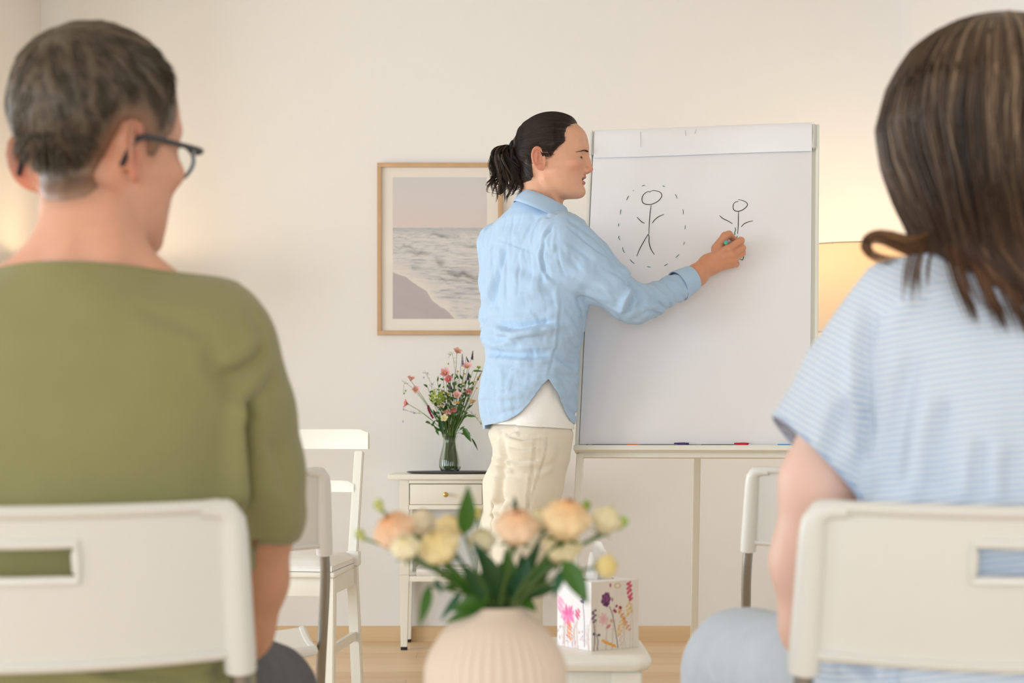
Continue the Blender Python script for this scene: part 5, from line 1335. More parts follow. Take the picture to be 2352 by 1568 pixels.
PR = rot_rows([(1090, 1133, 1292, .84), (1060, 1134, 1302, .84), (1030, 1134, 1309, .83), (1008, 1127, 1313, .78), (996, 1124, 1313, .74), (985, 1127, 1309, .71), (970, 1134, 1303, .68), (955, 1138, 1300, .66)], PY, TH)
def pants_f(x, y, z):
    f = loftz(x, y, z, *PR, rot=TH, power=2.2)
    f = smin(f, chain(x, y, z, [hipR, P(1213, 1120, 4.84), kneeR, P(1184, 1430, 4.90), ankR], [.096, .090, .075, .070, .060], .03), .025)
    f = smin(f, chain(x, y, z, [hipL, P(1180, 1120, 5.00), kneeL, P(1140, 1430, 5.11), ankL], [.088, .082, .072, .066, .058], .03), .02)
    return f
V, Q = sdf_mesh(pants_f, np.array((-.26, 4.6, .03)), P(1350, 940, PY)+np.array((0, .42, 0)), .0055)
N = vnormals(V, Q); qx, qy = pxy(V)
FLP = [([(1160, 1000), (1200, 1009), (1246, 1000)], .006, 4, .9), ([(1158, 1022), (1200, 1031), (1246, 1024)], .005, 4, .9), ([(1154, 1051), (1190, 1062), (1242, 1056)], .007, 4, .9), ([(1200, 1085), (1240, 1078), (1280, 1060)], .004, 6, .8), ([(1158, 990), (1157, 1050), (1149, 1120), (1143, 1170), (1140, 1230)], .013, 6, .8), ([(1261, 972), (1253, 1042), (1237, 1094), (1212, 1168), (1205, 1200)], .0035, 2.2, .6), ([(1160, 1000), (1172, 992), (1190, 985)], .007, 6, .8), ([(1130, 1042), (1150, 1050), (1175, 1052)], .006, 5, .9), ([(1132, 1062), (1160, 1070), (1180, 1070)], .006, 5, .9), ([(1122, 1085), (1150, 1092), (1200, 1090)], .004, 6, .6), ([(1233, 990), (1226, 1060), (1216, 1130), (1208, 1200)], .004, 3, .4),
       ([(1130, 1150), (1150, 1170), (1175, 1185)], .007, 7, .8), ([(1120, 1178), (1140, 1160), (1168, 1140)], .007, 6, .8), ([(1116, 1200), (1132, 1188), (1160, 1180)], .005, 6, .8), ([(1145, 1120), (1150, 1160), (1175, 1180), (1210, 1178)], .005, 7, .7), ([(1120, 1225), (1150, 1215), (1200, 1205)], .005, 7, .7), ([(1155, 985), (1150, 1005), (1130, 1015)], .004, 4, .6), ([(1290, 1020), (1280, 1060), (1265, 1100)], .003, 8, .5)]
V = V+N*(folds(qx, qy, FLP, None)*sstep(.2, -.3, N[:, 1])+(fbm(V, (12, 12, 18), 2)-.5)*.005)[:, None]
Vc, Fc, _ = clip(V, Q, np.minimum(P(1200, 972, PY)[2]-V[:, 2], V[:, 2]-.045))
M['chino'] = mat('beige_chino', (232, 222, 204), .85, sheen=.15, bump=(500, .25))
cloth_obj('trousers', Vc, Fc, M['chino'], pr)
for a_ in (ankR, ankL):
    g = MB(); c = np.array((a_[0], a_[1], 0)); R = []
    for t_, wd, hh in ((-.085, .020, .03), (-.075, .034, .055), (-.03, .038, .085), (.03, .040, .075), (.09, .046, .055), (.14, .044, .042), (.17, .034, .034), (.185, .015, .02)):
        R.append([c+fd*t_+rd*wd*math.cos(2*math.pi*k/20)+np.array((0, 0, max(.0, hh*(.5+.5*math.sin(2*math.pi*k/20))))) for k in range(20)])
    g.rings(R); g.build('shoe', mat('shoe_white', (226, 222, 214), .6), pr, world=True)

# body: head + neck, right forearm and hand, left hand, hidden trunk
nk0 = P(1240, 410, 4.875); nk1 = P(1232, 490, 4.90)
def hn1(x, y, z, ears=True):
    f = H1.f(x, y, z) if ears else H1.f0(x, y, z); n = smin(rc(x, y, z, P(1262, 400, 4.865), P(1250, 480, 4.885), .046, .049), rc(x, y, z, P(1238, 395, 4.87), P(1228, 480, 4.90), .044, .052), .03)
    # sternomastoid cords
    n = smin(n, rc(x, y, z, P(1252, 410, 4.818), P(1285, 478, 4.845), .010, .009), .012)
    return smin(f, n, .022)
lo = H1.o-np.array((.12, .12, .19)); hi = H1.o+np.array((.16, .12, .155))
V, Q = sdf_mesh(hn1, lo, hi, .0021); L = H1.l(V); C = skin_col(L, SKIN1)
parts = [(V, Q, C)]
# hand: pixel joints with their own depth
def J(x, y, Y): return P(1560+x/6.533, 460+y/6.533, Y)
W0 = J(440, 960, 4.945)
mcp = [J(735, 730, 4.925), J(800, 815, 4.928), J(815, 890, 4.938), J(800, 955, 4.952)]
pip = [J(925, 605, 4.942), J(945, 715, 4.945), J(945, 790, 4.955), J(855, 955, 4.972)]
dip = [J(900, 615, 4.972), J(905, 735, 4.978), J(900, 800, 4.986), J(830, 920, 4.998)]
tip = [J(850, 620, 4.988), J(850, 720, 4.990), J(840, 800, 4.996), J(790, 900, 5.004)]
thb = [J(560, 720, 4.955), J(690, 540, 4.952), J(745, 515, 4.958), J(830, 590, 4.972)]
def hand1(x, y, z):
    fa = chain(x, y, z, [P(1560, 660, 4.895), P(1600, 632, 4.922), W0], [.0300, .0285, .0245], .02)
    pal = None
    for i, m_ in enumerate(mcp):
        g_ = rc(x, y, z, W0+np.array((0, .0, .006-.005*i)), m_+np.array((-.003, .004, 0)), .0185-.001*i, .0118); pal = g_ if pal is None else smin(pal, g_, .016)
    f = smin(fa, pal, .022)
    f = smin(f, rc(x, y, z, W0+np.array((.004, .012, -.012)), (mcp[3]+tip[3])/2+np.array((-.012, .004, -.002)), .016, .013), .015)   # heel of the hand
    f = smin(f, chain(x, y, z, thb, [.0150, .0118, .0105, .0085], .006), .014)
    f = smin(f, rc(x, y, z, J(600, 760, 4.958), J(690, 690, 4.968), .0135, .0080), .014)
    fg = None
    for i in range(4):
        r = [.0108, .0106, .0100, .0090][i]; g_ = chain(x, y, z, [mcp[i], pip[i], dip[i], tip[i]], [r*1.04, r*.98, r*.86, r*.74], .003); fg = g_ if fg is None else smin(fg, g_, .0018)
    f = smin(f, fg, .006)
    for i in range(4): f = smin(f, rc(x, y, z, mcp[i]+np.array((-.002, -.005, 0)), mcp[i]+np.array((.002, -.005, .0)), .0068, .0068), .008)
    # tendons
    for i in (0, 1, 2): f = smin(f, rc(x, y, z, W0+np.array((.012, -.012, .004-.005*i)), mcp[i]+np.array((-.012, -.006, 0)), .0035, .004), .008)
    return f
hp = np.array([W0]+mcp+pip+dip+tip+thb+[P(1556, 655, 4.89)])
V, Q = sdf_mesh(hand1, hp.min(0)-.03, hp.max(0)+.022, .00165)
q = (V-W0); c = np.repeat(np.array(lin((214, 152, 118)))[None], len(V), 0)*(.94+.12*fbm(V, 70, 3))[:, None]
kn = np.min([np.linalg.norm(V-m_, axis=1) for m_ in mcp+pip], 0); g_ = (.4*np.exp(-(kn/.011)**2))[:, None]; c = c*(1-g_)+np.array(lin((222, 132, 104)))*g_
parts.append((V, Q, c))
# left hand, in front of the body
lh = [LWR, LWR+np.array((.05, .05, .015))]
def hand2(x, y, z):
    d = np.array((.70, .62, .12)); d /= np.linalg.norm(d); s_ = np.array((0, 0, 1.)); f = rc(x, y, z, LE*.3+LWR*.7, LWR, .034, .026); mid = LWR+d*.05
    f = smin(f, smin(rc(x, y, z, LWR, mid+s_*.02, .022, .016), rc(x, y, z, LWR, mid-s_*.02, .022, .015), .015), .01)
    for i, (o_, ln) in enumerate(((.026, .034), (.009, .042), (-.009, .038), (-.025, .030))):
        b = LWR+d*.085+s_*o_; m_ = b+d*ln+np.array((.0, .004, -.012)); e = m_+d*ln*.5+np.array((.006, -.004, -.02)); f = smin(f, chain(x, y, z, [mid+s_*o_*.9, b, m_, e], [.012, .0095, .0085, .007], .003), .006)
    return smin(f, chain(x, y, z, [LWR+d*.015+s_*.012, LWR+d*.05+s_*.042, LWR+d*.085+s_*.05], [.014, .011, .008], .004), .008)
V, Q = sdf_mesh(hand2, LWR-.08, LWR+.18, .004); parts.append((V, Q, np.repeat(np.array(lin((220, 164, 134)))[None], len(V), 0)))
def trunk(x, y, z):
    f = loftz(x, y, z, TR[0], TR[1], TR[2], np.minimum(TR[3]*.72, np.maximum(.045, TR[3]-.025)), TR[4]*.70, rot=TH, power=2.2)
    f = smin(f, rc(x, y, z, P(1238, 515, PY), RS, .034, .05), .03); f = smin(f, rc(x, y, z, P(1238, 515, PY), LS, .034, .045), .03)
    f = smin(f, chain(x, y, z, [RS, RE, P(1550, 664, 4.885)], [.050, .040, .030], .02), .03); f = smin(f, chain(x, y, z, [LS, LE, LWR], [.044, .036, .026], .02), .02)
    f = smin(f, chain(x, y, z, [hipR, kneeR, ankR], [.060, .050, .040], .03), .015); f = smin(f, chain(x, y, z, [hipL, kneeL, ankL], [.056, .048, .038], .03), .015)
    return f
V, Q = sdf_mesh(trunk, np.array((-.27, 4.55, .02)), P(1600, 452, PY)+np.array((0, .42, 0)), .011)
neck_cut = P(1240, 470, PY)[2]; keep = V[Q].mean(1)[:, 2] < neck_cut+.02; Q = Q[keep]
parts.append((V, Q, np.repeat(np.array(lin(SKIN1))[None], len(V), 0)))
V, Q, C = join_parts(parts)
body = link_mesh('body', V, Q, M['skin'], pr, True, True, color=C)
face_bits(H1, body)
# nails
for i in (0,):
    g = MB(); d = thb[3]-thb[2]; d /= np.linalg.norm(d); g.sphere(tuple(thb[3]+np.array((-.001, -.0062, .004))), .0052, 10, 6, sc=(1, .45, .9)); g.build('nail', mat('nail', (232, 176, 156), .25), body, world=True)
# hair cap
HP = [(.096, .108), (.088, .1015), (.075, .094), (.0675, .086), (.062, .066), (.0645, .047), (.055, .038), (.0475, .033), (.035, .020), (.022, .003), (.017, .003), (.009, .016), (.002, .028), (-.0125, .0335), (-.026, .028), (-.0325, .010), (-.030, -.015), (-.027, -.0425), (-.036, -.056), (-.055, -.060), (-.2, -.064), (-.2, .3), (.096, .3)]
def hair1(x, y, z):
    a, b, c = H1.loc(x, y, z); f = hn1(x, y, z, False); d = -poly_sd(a, c, HP)
    t = -.003+.0100*sstep(-.004, .020, d); n = f-t
    n = smin(n, ell(a, b, c, (-.078, 0, .052), (.016, .015, .017)), .02)
    return smax(n, -d-.004, .004)
V, Q = sdf_mesh(hair1, lo+np.array((-.01, 0, .05)), hi, .0024)
def hair_cols(L, base, dark, light, seed=0, freq=42):
    ph = np.arctan2(L[:, 1], L[:, 2]-.045); r = L[:, 0]
    q = np.stack((np.cos(ph)*freq*.35, np.sin(ph)*freq*.35, r*4+seed), 1); s_ = fbm(q, 1.6, 4); q[:, :2] *= 3.2; s2 = fbm(q, 1.6, 2)
    s_ = .6*s_+.4*s2; c = np.array(lin(base))[None]*(1-0*s_[:, None]); g_ = sstep(.48, .75, s_)[:, None]; h = sstep(.5, .28, s_)[:, None]
    return c*(1-g_)*(1-h)+np.array(lin(light))*g_+np.array(lin(dark))*h*(1-g_), s_
L = H1.l(V); c, s_ = hair_cols(L, (42, 31, 27), (26, 20, 19), (76, 58, 46)); N = vnormals(V, Q); V = V+N*((s_-.5)*.0022)[:, None]
hd = -poly_sd(L[:, 0], L[:, 2], HP); e = sstep(.012, .0, hd)[:, None]; c = c*(1-.45*e)+np.array(lin((112, 78, 58)))*.45*e
hair_o = link_mesh('hair', V, Q, M['hair_dark'], pr, True, True, color=c)
# fine hairs over the cap, drawn from the hairline back to the tie
paths, rad, cols = [], [], []
ns_ = 3400; ph = RNG.uniform(-math.pi, math.pi, (ns_, 1)); x0 = RNG.uniform(-.02, .10, (ns_, 1)); t = np.linspace(0, 1, 10)[None]
p = np.stack((x0+(-.074-x0)*t, np.sin(ph)*(.09-.082*t**3), .045+np.cos(ph)*(.12-.108*t**3)), -1).reshape(-1, 3)
for _ in range(4):
    g_ = grad(head_f, p, .001); d = -poly_sd(p[:, 0], p[:, 2], HP)
    v = head_f(p[:, 0], p[:, 1], p[:, 2])-(.0035+.0042*sstep(0, .02, d)+.003*sstep(-.045, -.072, p[:, 0])); p = p-(v/((g_*g_).sum(1)+1e-6))[:, None]*g_*.9
ok = (-poly_sd(p[:, 0], p[:, 2], HP)).reshape(ns_, 10) > -.0035*RNG.uniform(0, 1, (ns_, 1))**2
pw = H1.w(p).reshape(ns_, 10, 3)
for k in range(ns_):
    i0 = np.argmax(ok[k])
    if ok[k].sum() < 4 or 10-i0 < 4: continue
    paths.append(pw[k, i0:]); rad.append(RNG.uniform(.00025, .00055)); cols.append(np.array(lin((44, 32, 27)))*RNG.uniform(.5, 1.6))
strands('hair_strands', paths, rad, cols, M['hair_dark'], hair_o)
# tie and ponytail
g = MB(); tc_ = H1.w((-.0925, 0, .0475))[0]; td = H1.w((-.105, 0, .052))[0]-H1.w((-.080, 0, .040))[0]; td /= np.linalg.norm(td); Mx = frame(tuple(td))
for k in range(14):
    a_ = k*2*math.pi/14
    for j in range(2): g.sphere(tuple(tc_+td*(j-.5)*.009+np.array(Mx @ Vector((.0125*math.cos(a_+j*.2), .0125*math.sin(a_+j*.2), 0)))), .0062, 8, 6)
g.build('hair_tie', M['black'], pr, world=True)
def HC_(x, y, b=0.0): return H1.w(((x-850)*.000248, b, (660-y)*.000248))[0]
core = spline([HC_(505, 478), HC_(452, 455), HC_(400, 478), HC_(372, 560), HC_(392, 690), HC_(428, 830), HC_(428, 940), HC_(405, 1040), HC_(385, 1110)], 24)
wid = np.interp(np.linspace(0, 1, 24), [0, .12, .3, .5, .7, .85, 1], [.008, .015, .030, .043, .043, .038, .034])
paths, rad, cols = [], [], []
for lk in range(64):
    la, lr = RNG.uniform(0, 6.283), math.sqrt(RNG.uniform(0, 1)); ph1, ph2 = RNG.uniform(0, 6.28, 2); am = RNG.uniform(.003, .0085); sg = -1 if math.cos(la) < .1 else 1
    cr = RNG.uniform(.010, .032)*(RNG.uniform() < .8); ln_ = RNG.integers(19, 25); tone = RNG.uniform(.45, 1.25)*(1.6 if RNG.uniform() < .2 else 1)
    for k in range(20):
        n_ = max(14, ln_-RNG.integers(0, 3)); t = np.arange(n_)/23; a_ = RNG.uniform(0, 6.283); rr = .0045*math.sqrt(RNG.uniform(0, 1))*(1.15-.6*t)
        p = core[:n_].copy(); env = np.clip(t*2.2, 0, 1)
        p[:, 0] += lr*math.cos(la)*wid[:n_]+am*np.sin(t*12+ph1)*env+rr*math.cos(a_)*env; p[:, 1] += lr*math.sin(la)*wid[:n_]*.85+am*np.cos(t*10+ph2)*env+rr*math.sin(a_)*env; p[:, 2] += .004*np.sin(t*9+ph1)*t
        m_ = min(9, n_); ct = np.linspace(0, 1, m_); p[-m_:, 0] += sg*cr*np.sin(ct*2.6)*ct*1.1; p[-m_:, 2] += cr*1.3*ct**2.2
        paths.append(p); rad.append(RNG.uniform(.0006, .0012)); cols.append(np.array(lin((56, 40, 30)))*tone*RNG.uniform(.7, 1.3))
strands('ponytail', paths, rad, cols, M['hair_dark'], pr, 4)
# nape hair combed up to the tie
nn_ = 700; t = np.linspace(0, 1, 8)[None]; y0 = RNG.uniform(-.052, .052, (nn_, 1)); x0 = np.where(np.abs(y0) > .035, RNG.uniform(-.050, -.029, (nn_, 1)), RNG.uniform(-.075, -.04, (nn_, 1))); z0 = RNG.uniform(-.056, -.02, (nn_, 1))
p = H1.w(np.stack((x0+(-.084-x0)*t, y0*(1-t)+.004*t, z0+(.040-z0)*t**1.2), -1).reshape(-1, 3)); f_ = lambda x, y, z: hn1(x, y, z, False)
for _ in range(5):
    g_ = grad(f_, p, .001); v = f_(p[:, 0], p[:, 1], p[:, 2])-(.0070+.0030*np.tile(t[0], nn_)); p = p-(v/((g_*g_).sum(1)+1e-6))[:, None]*g_*.9
p = p.reshape(nn_, 8, 3); strands('nape_hair', list(p), list(RNG.uniform(.0003, .0006, nn_)), [np.array(lin((44, 32, 27)))*q for q in RNG.uniform(.5, 1.6, nn_)], M['hair_dark'], hair_o)
# marker in the hand
pt = on_page(1707, 560, .0005); pe = P(1667, 557, 4.925); t = thing('marker_pen', 'grey marker pen with a green end held in the drawing hand', 'pen', tuple(pe)); d = pt-pe; L_ = np.linalg.norm(d); d /= L_
MB().tube([pe, pe+d*.003, pe+d*L_*.72, pe+d*L_*.76], [.0062, .0072, .0072, .0058], 20).build('barrel', mat('pen_barrel', (150, 142, 150), .35), t, world=True)
MB().tube([pe+d*L_*.74, pe+d*L_*.88, pe+d*L_*.90, pt], [.0058, .0045, .0022, .0015], 14).build('tip', M['black'], t, world=True)
MB().tube([pe-d*.0012, pe-d*.0004, pe+d*.004], [.0046, .0055, .0056], 20).build('end_plug', mat('pen_green', (60, 178, 150), .4), t, world=True)
# ---------------------------------------------------------------- person with short hair, olive T-shirt
MY = 1.77; MC = 192
ma = thing('person', 'person with short greying hair and glasses in an olive T-shirt, seen from behind', 'person', (float(P(MC, 1000, MY)[0]), MY, 0))
SKIN2 = (222, 166, 140)
fwd2 = np.array((math.sin(math.radians(27)), math.cos(math.radians(27))))
H2 = Head(P(202, 366, 1.80), fwd2, .945)
rowsM = [(1700, 385), (1600, 392), (1500, 388), (1400, 380), (1300, 376), (1200, 374), (1100, 378), (1000, 386), (900, 398), (840, 400), (790, 388), (750, 362), (715, 310), (690, 250), (670, 200), (650, 165), (630, 145), (600, 130), (585, 126)]
def sym_rows(rows, c, Y, depth):
    zs, cx, cy, ax, by = [], [], [], [], []
    for py, h in rows:
        a = h/FPX*Y; zs.append(CAMH-(py-1000)/FPX*Y); cx.append((c-1176)/FPX*Y); cy.append(Y); ax.append(a); by.append(min(a*1.0, depth(py)))
    o = np.argsort(zs); return [np.array(q)[o] for q in (zs, cx, cy, ax, by)]
TM = sym_rows(rowsM, MC, MY, lambda py: np.interp(py, [580, 630, 700, 800, 1000, 1400, 1700], [.055, .066, .088, .112, .120, .122, .125]))
def mir(p, c, Y): 
    x = (c-1176)/FPX*Y; q = np.array(p, float).copy(); q[0] = 2*x-q[0]; return q
SM = [P(470, 790, 1.775), P(540, 940, 1.79), P(572, 1080, 1.81), P(585, 1178, 1.825)]; SMR = [.070, .060, .056, .0555]
SML = [mir(p, MC, p[1]) for p in SM]
def tee_f(x, y, z):
    f = loftz(x, y, z, *TM, power=2.25); f = smin(f, rc(x, y, z, P(MC, 690, MY), SM[0], .055, .062), .05); f = smin(f, rc(x, y, z, P(MC, 690, MY), SML[0], .055, .062), .05)
    f = smin(f, chain(x, y, z, SM, SMR, .015), .022); return smin(f, chain(x, y, z, SML, SMR, .015), .022)
V, Q = sdf_mesh(tee_f, np.array((-.76, MY-.16, .50)), np.array((-.12, MY+.17, 1.03)), .006)
N = vnormals(V, Q); qx, qy = pxy(V)
FM_ = [([(575, 900), (562, 980), (560, 1090), (566, 1200)], .018, 15, 1.0), ([(610, 790), (580, 830), (545, 855), (500, 860)], .008, 15, .9), ([(400, 1400), (480, 1300), (560, 1230)], .005, 22, .7), ([(300, 700), (420, 740), (520, 800)], .003, 22, .6), ([(640, 850), (590, 920), (570, 980)], .006, 16, .7), ([(460, 800), (520, 880), (560, 960)], .004, 20, .6),
       ([(560, 690), (600, 760), (610, 830)], .003, 12, .5), ([(0, 1225), (90, 1232), (180, 1226)], .004, 9, .8), ([(0, 1255), (90, 1250), (180, 1258)], .003, 8, .8), ([(120, 1480), (260, 1540), (420, 1555), (560, 1520)], .008, 16, .9), ([(200, 1468), (330, 1490), (480, 1478)], .005, 14, .8), ([(540, 1480), (500, 1560), (470, 1620)], .006, 16, .8), ([(570, 1500), (560, 1560), (530, 1620)], .007, 14, .8), ([(620, 1000), (650, 1080), (660, 1160)], .004, 16, .6)]
dsp = folds(qx, qy, FM_, None)*sstep(.2, -.2, N[:, 1]); dsp += (fbm(V, (10, 10, 6), 3)-.5)*.010
hem = line_d(qx, qy, [(705, 1150), (640, 1180), (565, 1192), (430, 1200)])[0]; 
V2 = V+N*dsp[:, None]
cut_r = SM[3]-SM[2]; cut_r /= np.linalg.norm(cut_r); cut_l = SML[3]-SML[2]; cut_l /= np.linalg.norm(cut_l)
sl_r = chain(V[:, 0], V[:, 1], V[:, 2], SM[1:], SMR[1:], .01) < .02; sl_l = chain(V[:, 0], V[:, 1], V[:, 2], SML[1:], SMR[1:], .01) < .02
e_r = SM[3]+np.array((0, 0, -.003)); e_l = SML[3]
fld = np.full(len(V), 1.0)
low = V[:, 2] < P(0, 1090, 1.8)[2]
tor = loftz(V[:, 0], V[:, 1], V[:, 2], *TM, power=2.25)
mr = low & (chain(V[:, 0], V[:, 1], V[:, 2], SM, SMR, .01) < tor+.004); ml = low & (chain(V[:, 0], V[:, 1], V[:, 2], SML, SMR, .01) < tor+.004)
nr_ = cut_r*.8+np.array((-.45, 0, 0)); nr_ /= np.linalg.norm(nr_); nl_ = np.array((-nr_[0], nr_[1], nr_[2]))
fld = np.where(mr, -((V-e_r) @ nr_), fld); fld = np.where(ml, -((V-e_l) @ nl_), fld)
# neckline: higher at the back (towards the viewer), low in front
nc2 = P(MC, 640, MY); nn2 = np.array((0.02, -.20, -1.)); nn2 /= np.linalg.norm(nn2)
topz = (V-P(MC, 652, MY)) @ nn2+.0+.03*np.maximum(0, V[:, 1]-MY)*0; fld = np.minimum(fld, topz+.0)
Vc, Fc, _ = clip(V2, Q, fld)
M['olive'] = mat('olive_jersey', (142, 138, 92), .9, sheen=.25, bump=(700, .2), vary=(12, .05))
tee = cloth_obj('t_shirt', Vc, Fc, M['olive'], ma)
# neckband and sleeve hems as stitched edges
def edge_loops(Fs):
    cnt = {}
    for f in Fs:
        for i in range(len(f)):
            a, b = f[i], f[(i+1) % len(f)]; k = (min(a, b), max(a, b)); cnt[k] = cnt.get(k, 0)+1
    adj = {}
    for (a, b), c in cnt.items():
        if c == 1: adj.setdefault(a, []).append(b); adj.setdefault(b, []).append(a)
    loops = []; seen = set()
    for s_ in adj:
        if s_ in seen: continue
        L_ = [s_]; seen.add(s_); cur = s_
        while True:
            nx = [q for q in adj[cur] if q not in seen]
            if not nx: break
            cur = nx[0]; seen.add(cur); L_.append(cur)
        loops.append(L_)
    return loops
def hem_tubes(name, V, Fs, m, parent, r=.0018, minlen=30):
    for L_ in edge_loops(Fs):
        if len(L_) < minlen: continue
        p = V[L_]; k = 5; p = sum(np.roll(p, i, 0) for i in range(-k, k+1))/(2*k+1); p = p[::2]
        if len(p) > 8: MB().tube(list(p), r, 6, False, loop=True).build(name, m, parent, world=True)
hem_tubes('hem', Vc, Fc, M['olive'], tee, .0016)
# trousers
M['grey_denim'] = mat('grey_trousers', (98, 98, 102), .9, bump=(500, .25), vary=(20, .08))
hp2 = [P(MC+170, 1585, 1.77), P(585, 1608, 2.22), P(560, 1900, 2.30)]
hp2 = [hp2[0], P(596, 1610, 2.20), np.array((P(596, 1610, 2.20)[0]+.01, 2.20, .08))]
hp2l = [mir(p, MC, p[1]) for p in hp2]
def pants2(x, y, z):
    f = ell(x, y, z, (TM[1][0], MY+.01, .545), (.180, .125, .090)); f = smin(f, chain(x, y, z, hp2, [.088, .070, .052], .03), .04); return smin(f, chain(x, y, z, hp2l, [.088, .070, .052], .03), .04)
V, Q = sdf_mesh(pants2, np.array((-.85, 1.60, .03)), np.array((.0, 2.36, .66)), .0095)
N = vnormals(V, Q); V = V+N*((fbm(V, (18, 18, 18), 3)-.5)*.010)[:, None]; cloth_obj('trousers', V, [tuple(q) for q in Q], M['grey_denim'], ma)
for kn in (hp2[2], hp2l[2]):
    g = MB(); c = np.array((kn[0], kn[1], 0)); R = []
    for t_, wd, hh in ((-.085, .020, .03), (-.075, .036, .06), (-.03, .042, .10), (.03, .044, .085), (.09, .05, .058), (.14, .048, .045), (.175, .036, .036), (.19, .016, .02)):
        R.append([c+np.array((wd*math.cos(2*math.pi*k/20), t_, max(0, hh*(.5+.5*math.sin(2*math.pi*k/20))))) for k in range(20)])
    g.rings(R); g.build('shoe', mat('shoe_grey', (70, 70, 74), .6), ma, world=True)
# body
EL = P(548, 1440, 1.86); AR = [P(500, 800, 1.775), P(560, 1080, 1.81), P(583, 1210, 1.83), P(577, 1330, 1.85), EL, P(530, 1480, 1.95), P(440, 1500, 2.10)]; ARR = [.058, .046, .040, .0375, .036, .036, .027]
ARL = [mir(p, MC, p[1]) for p in AR]
def hn2(x, y, z, ears=True):
    f = H2.f(x, y, z) if ears else H2.f0(x, y, z); n = rc(x, y, z, P(212, 440, 1.815), P(204, 640, 1.775), .0525, .0545)
    n = smin(n, rc(x, y, z, P(206, 560, 1.775), P(360, 700, 1.77), .032, .040), .028); n = smin(n, rc(x, y, z, P(206, 560, 1.775), P(30, 700, 1.77), .032, .040), .028)
    n = smin(n, rc(x, y, z, P(190, 470, 1.765), P(165, 600, 1.735), .014, .016), .02); n = smin(n, rc(x, y, z, P(235, 470, 1.765), P(250, 600, 1.735), .014, .016), .02)
    return smin(f, n, .016)
V, Q = sdf_mesh(hn2, H2.o-np.array((.14, .13, .18)), H2.o+np.array((.15, .15, .145)), .0026); L = H2.l(V); C = skin_col(L, SKIN2)
sc_ = np.array(lin((140, 104, 84)))
HPM = [(.100, .112), (.085, .104), (.074, .078), (.070, .055), (.060, .034), (.040, .022), (.026, .000), (.016, .002), (.008, .022), (.002, .034), (-.010, .036), (-.021, .031), (-.025, .012), (-.026, -.014), (-.032, -.036), (-.048, -.050), (-.070, -.060), (-.2, -.064), (-.2, .3), (.1, .3)]
hd = -poly_sd(L[:, 0], L[:, 2], HPM); g_ = sstep(-.012, .012, hd)[:, None]*.75; C = C*(1-g_)+sc_*g_
parts = [(V, Q, C)]
def arm2(x, y, z):
    f = chain(x, y, z, AR, ARR, .015); f = smin(f, chain(x, y, z, ARL, ARR, .015), .01)
    for a_ in (AR, ARL):
        w_ = a_[-1]; sx = 1 if a_ is AR else -1; d = np.array((-.45*sx, .85, -.12)); d /= np.linalg.norm(d); s_ = np.cross(d, (0, 0, 1.)); s_ /= np.linalg.norm(s_)
        mid = w_+d*.05; f = smin(f, smin(rc(x, y, z, w_, mid+s_*.02, .024, .018), rc(x, y, z, w_, mid-s_*.02, .024, .017), .015), .012)
        for o_, ln in ((.027, .036), (.009, .044), (-.009, .040), (-.026, .032)):
            b = w_+d*.092+s_*o_; m_ = b+d*ln+np.array((0, 0, -.012)); e = m_+d*ln*.5+np.array((0, 0, -.020)); f = smin(f, chain(x, y, z, [mid+s_*o_*.9, b, m_, e], [.013, .0105, .009, .008], .003), .005)
        f = smin(f, chain(x, y, z, [w_+d*.02+s_*.018*-sx, w_+d*.055+s_*.044*-sx, w_+d*.09+s_*.05*-sx], [.015, .012, .009], .004), .008)
    return f
V, Q = sdf_mesh(arm2, np.array((-.80, 1.70, .56)), np.array((-.10, 2.32, 1.02)), .0055)
C = np.repeat(np.array(lin((216, 160, 130)))[None], len(V), 0)*(.93+.14*fbm(V, 25, 3))[:, None]; parts.append((V, Q, C))
def trunk2(x, y, z):
    f = loftz(x, y, z, TM[0], TM[1], TM[2], TM[3]*.88, TM[4]*.86, power=2.2); f = smin(f, rc(x, y, z, P(MC, 700, MY), AR[0], .045, .045), .04); f = smin(f, rc(x, y, z, P(MC, 700, MY), ARL[0], .045, .045), .04)
    return smin(smin(f, chain(x, y, z, hp2, [.07, .05, .036], .03), .04), chain(x, y, z, hp2l, [.07, .05, .036], .03), .04)
V, Q = sdf_mesh(trunk2, np.array((-.75, 1.62, .03)), np.array((-.10, 2.3, .995)), .012); Q = Q[V[Q].mean(1)[:, 2] < P(MC, 668, MY)[2]]
parts.append((V, Q, np.repeat(np.array(lin(SKIN2))[None], len(V), 0)))
V, Q, C = join_parts(parts); body2 = link_mesh('body', V, Q, M['skin'], ma, True, True, color=C); face_bits(H2, body2)
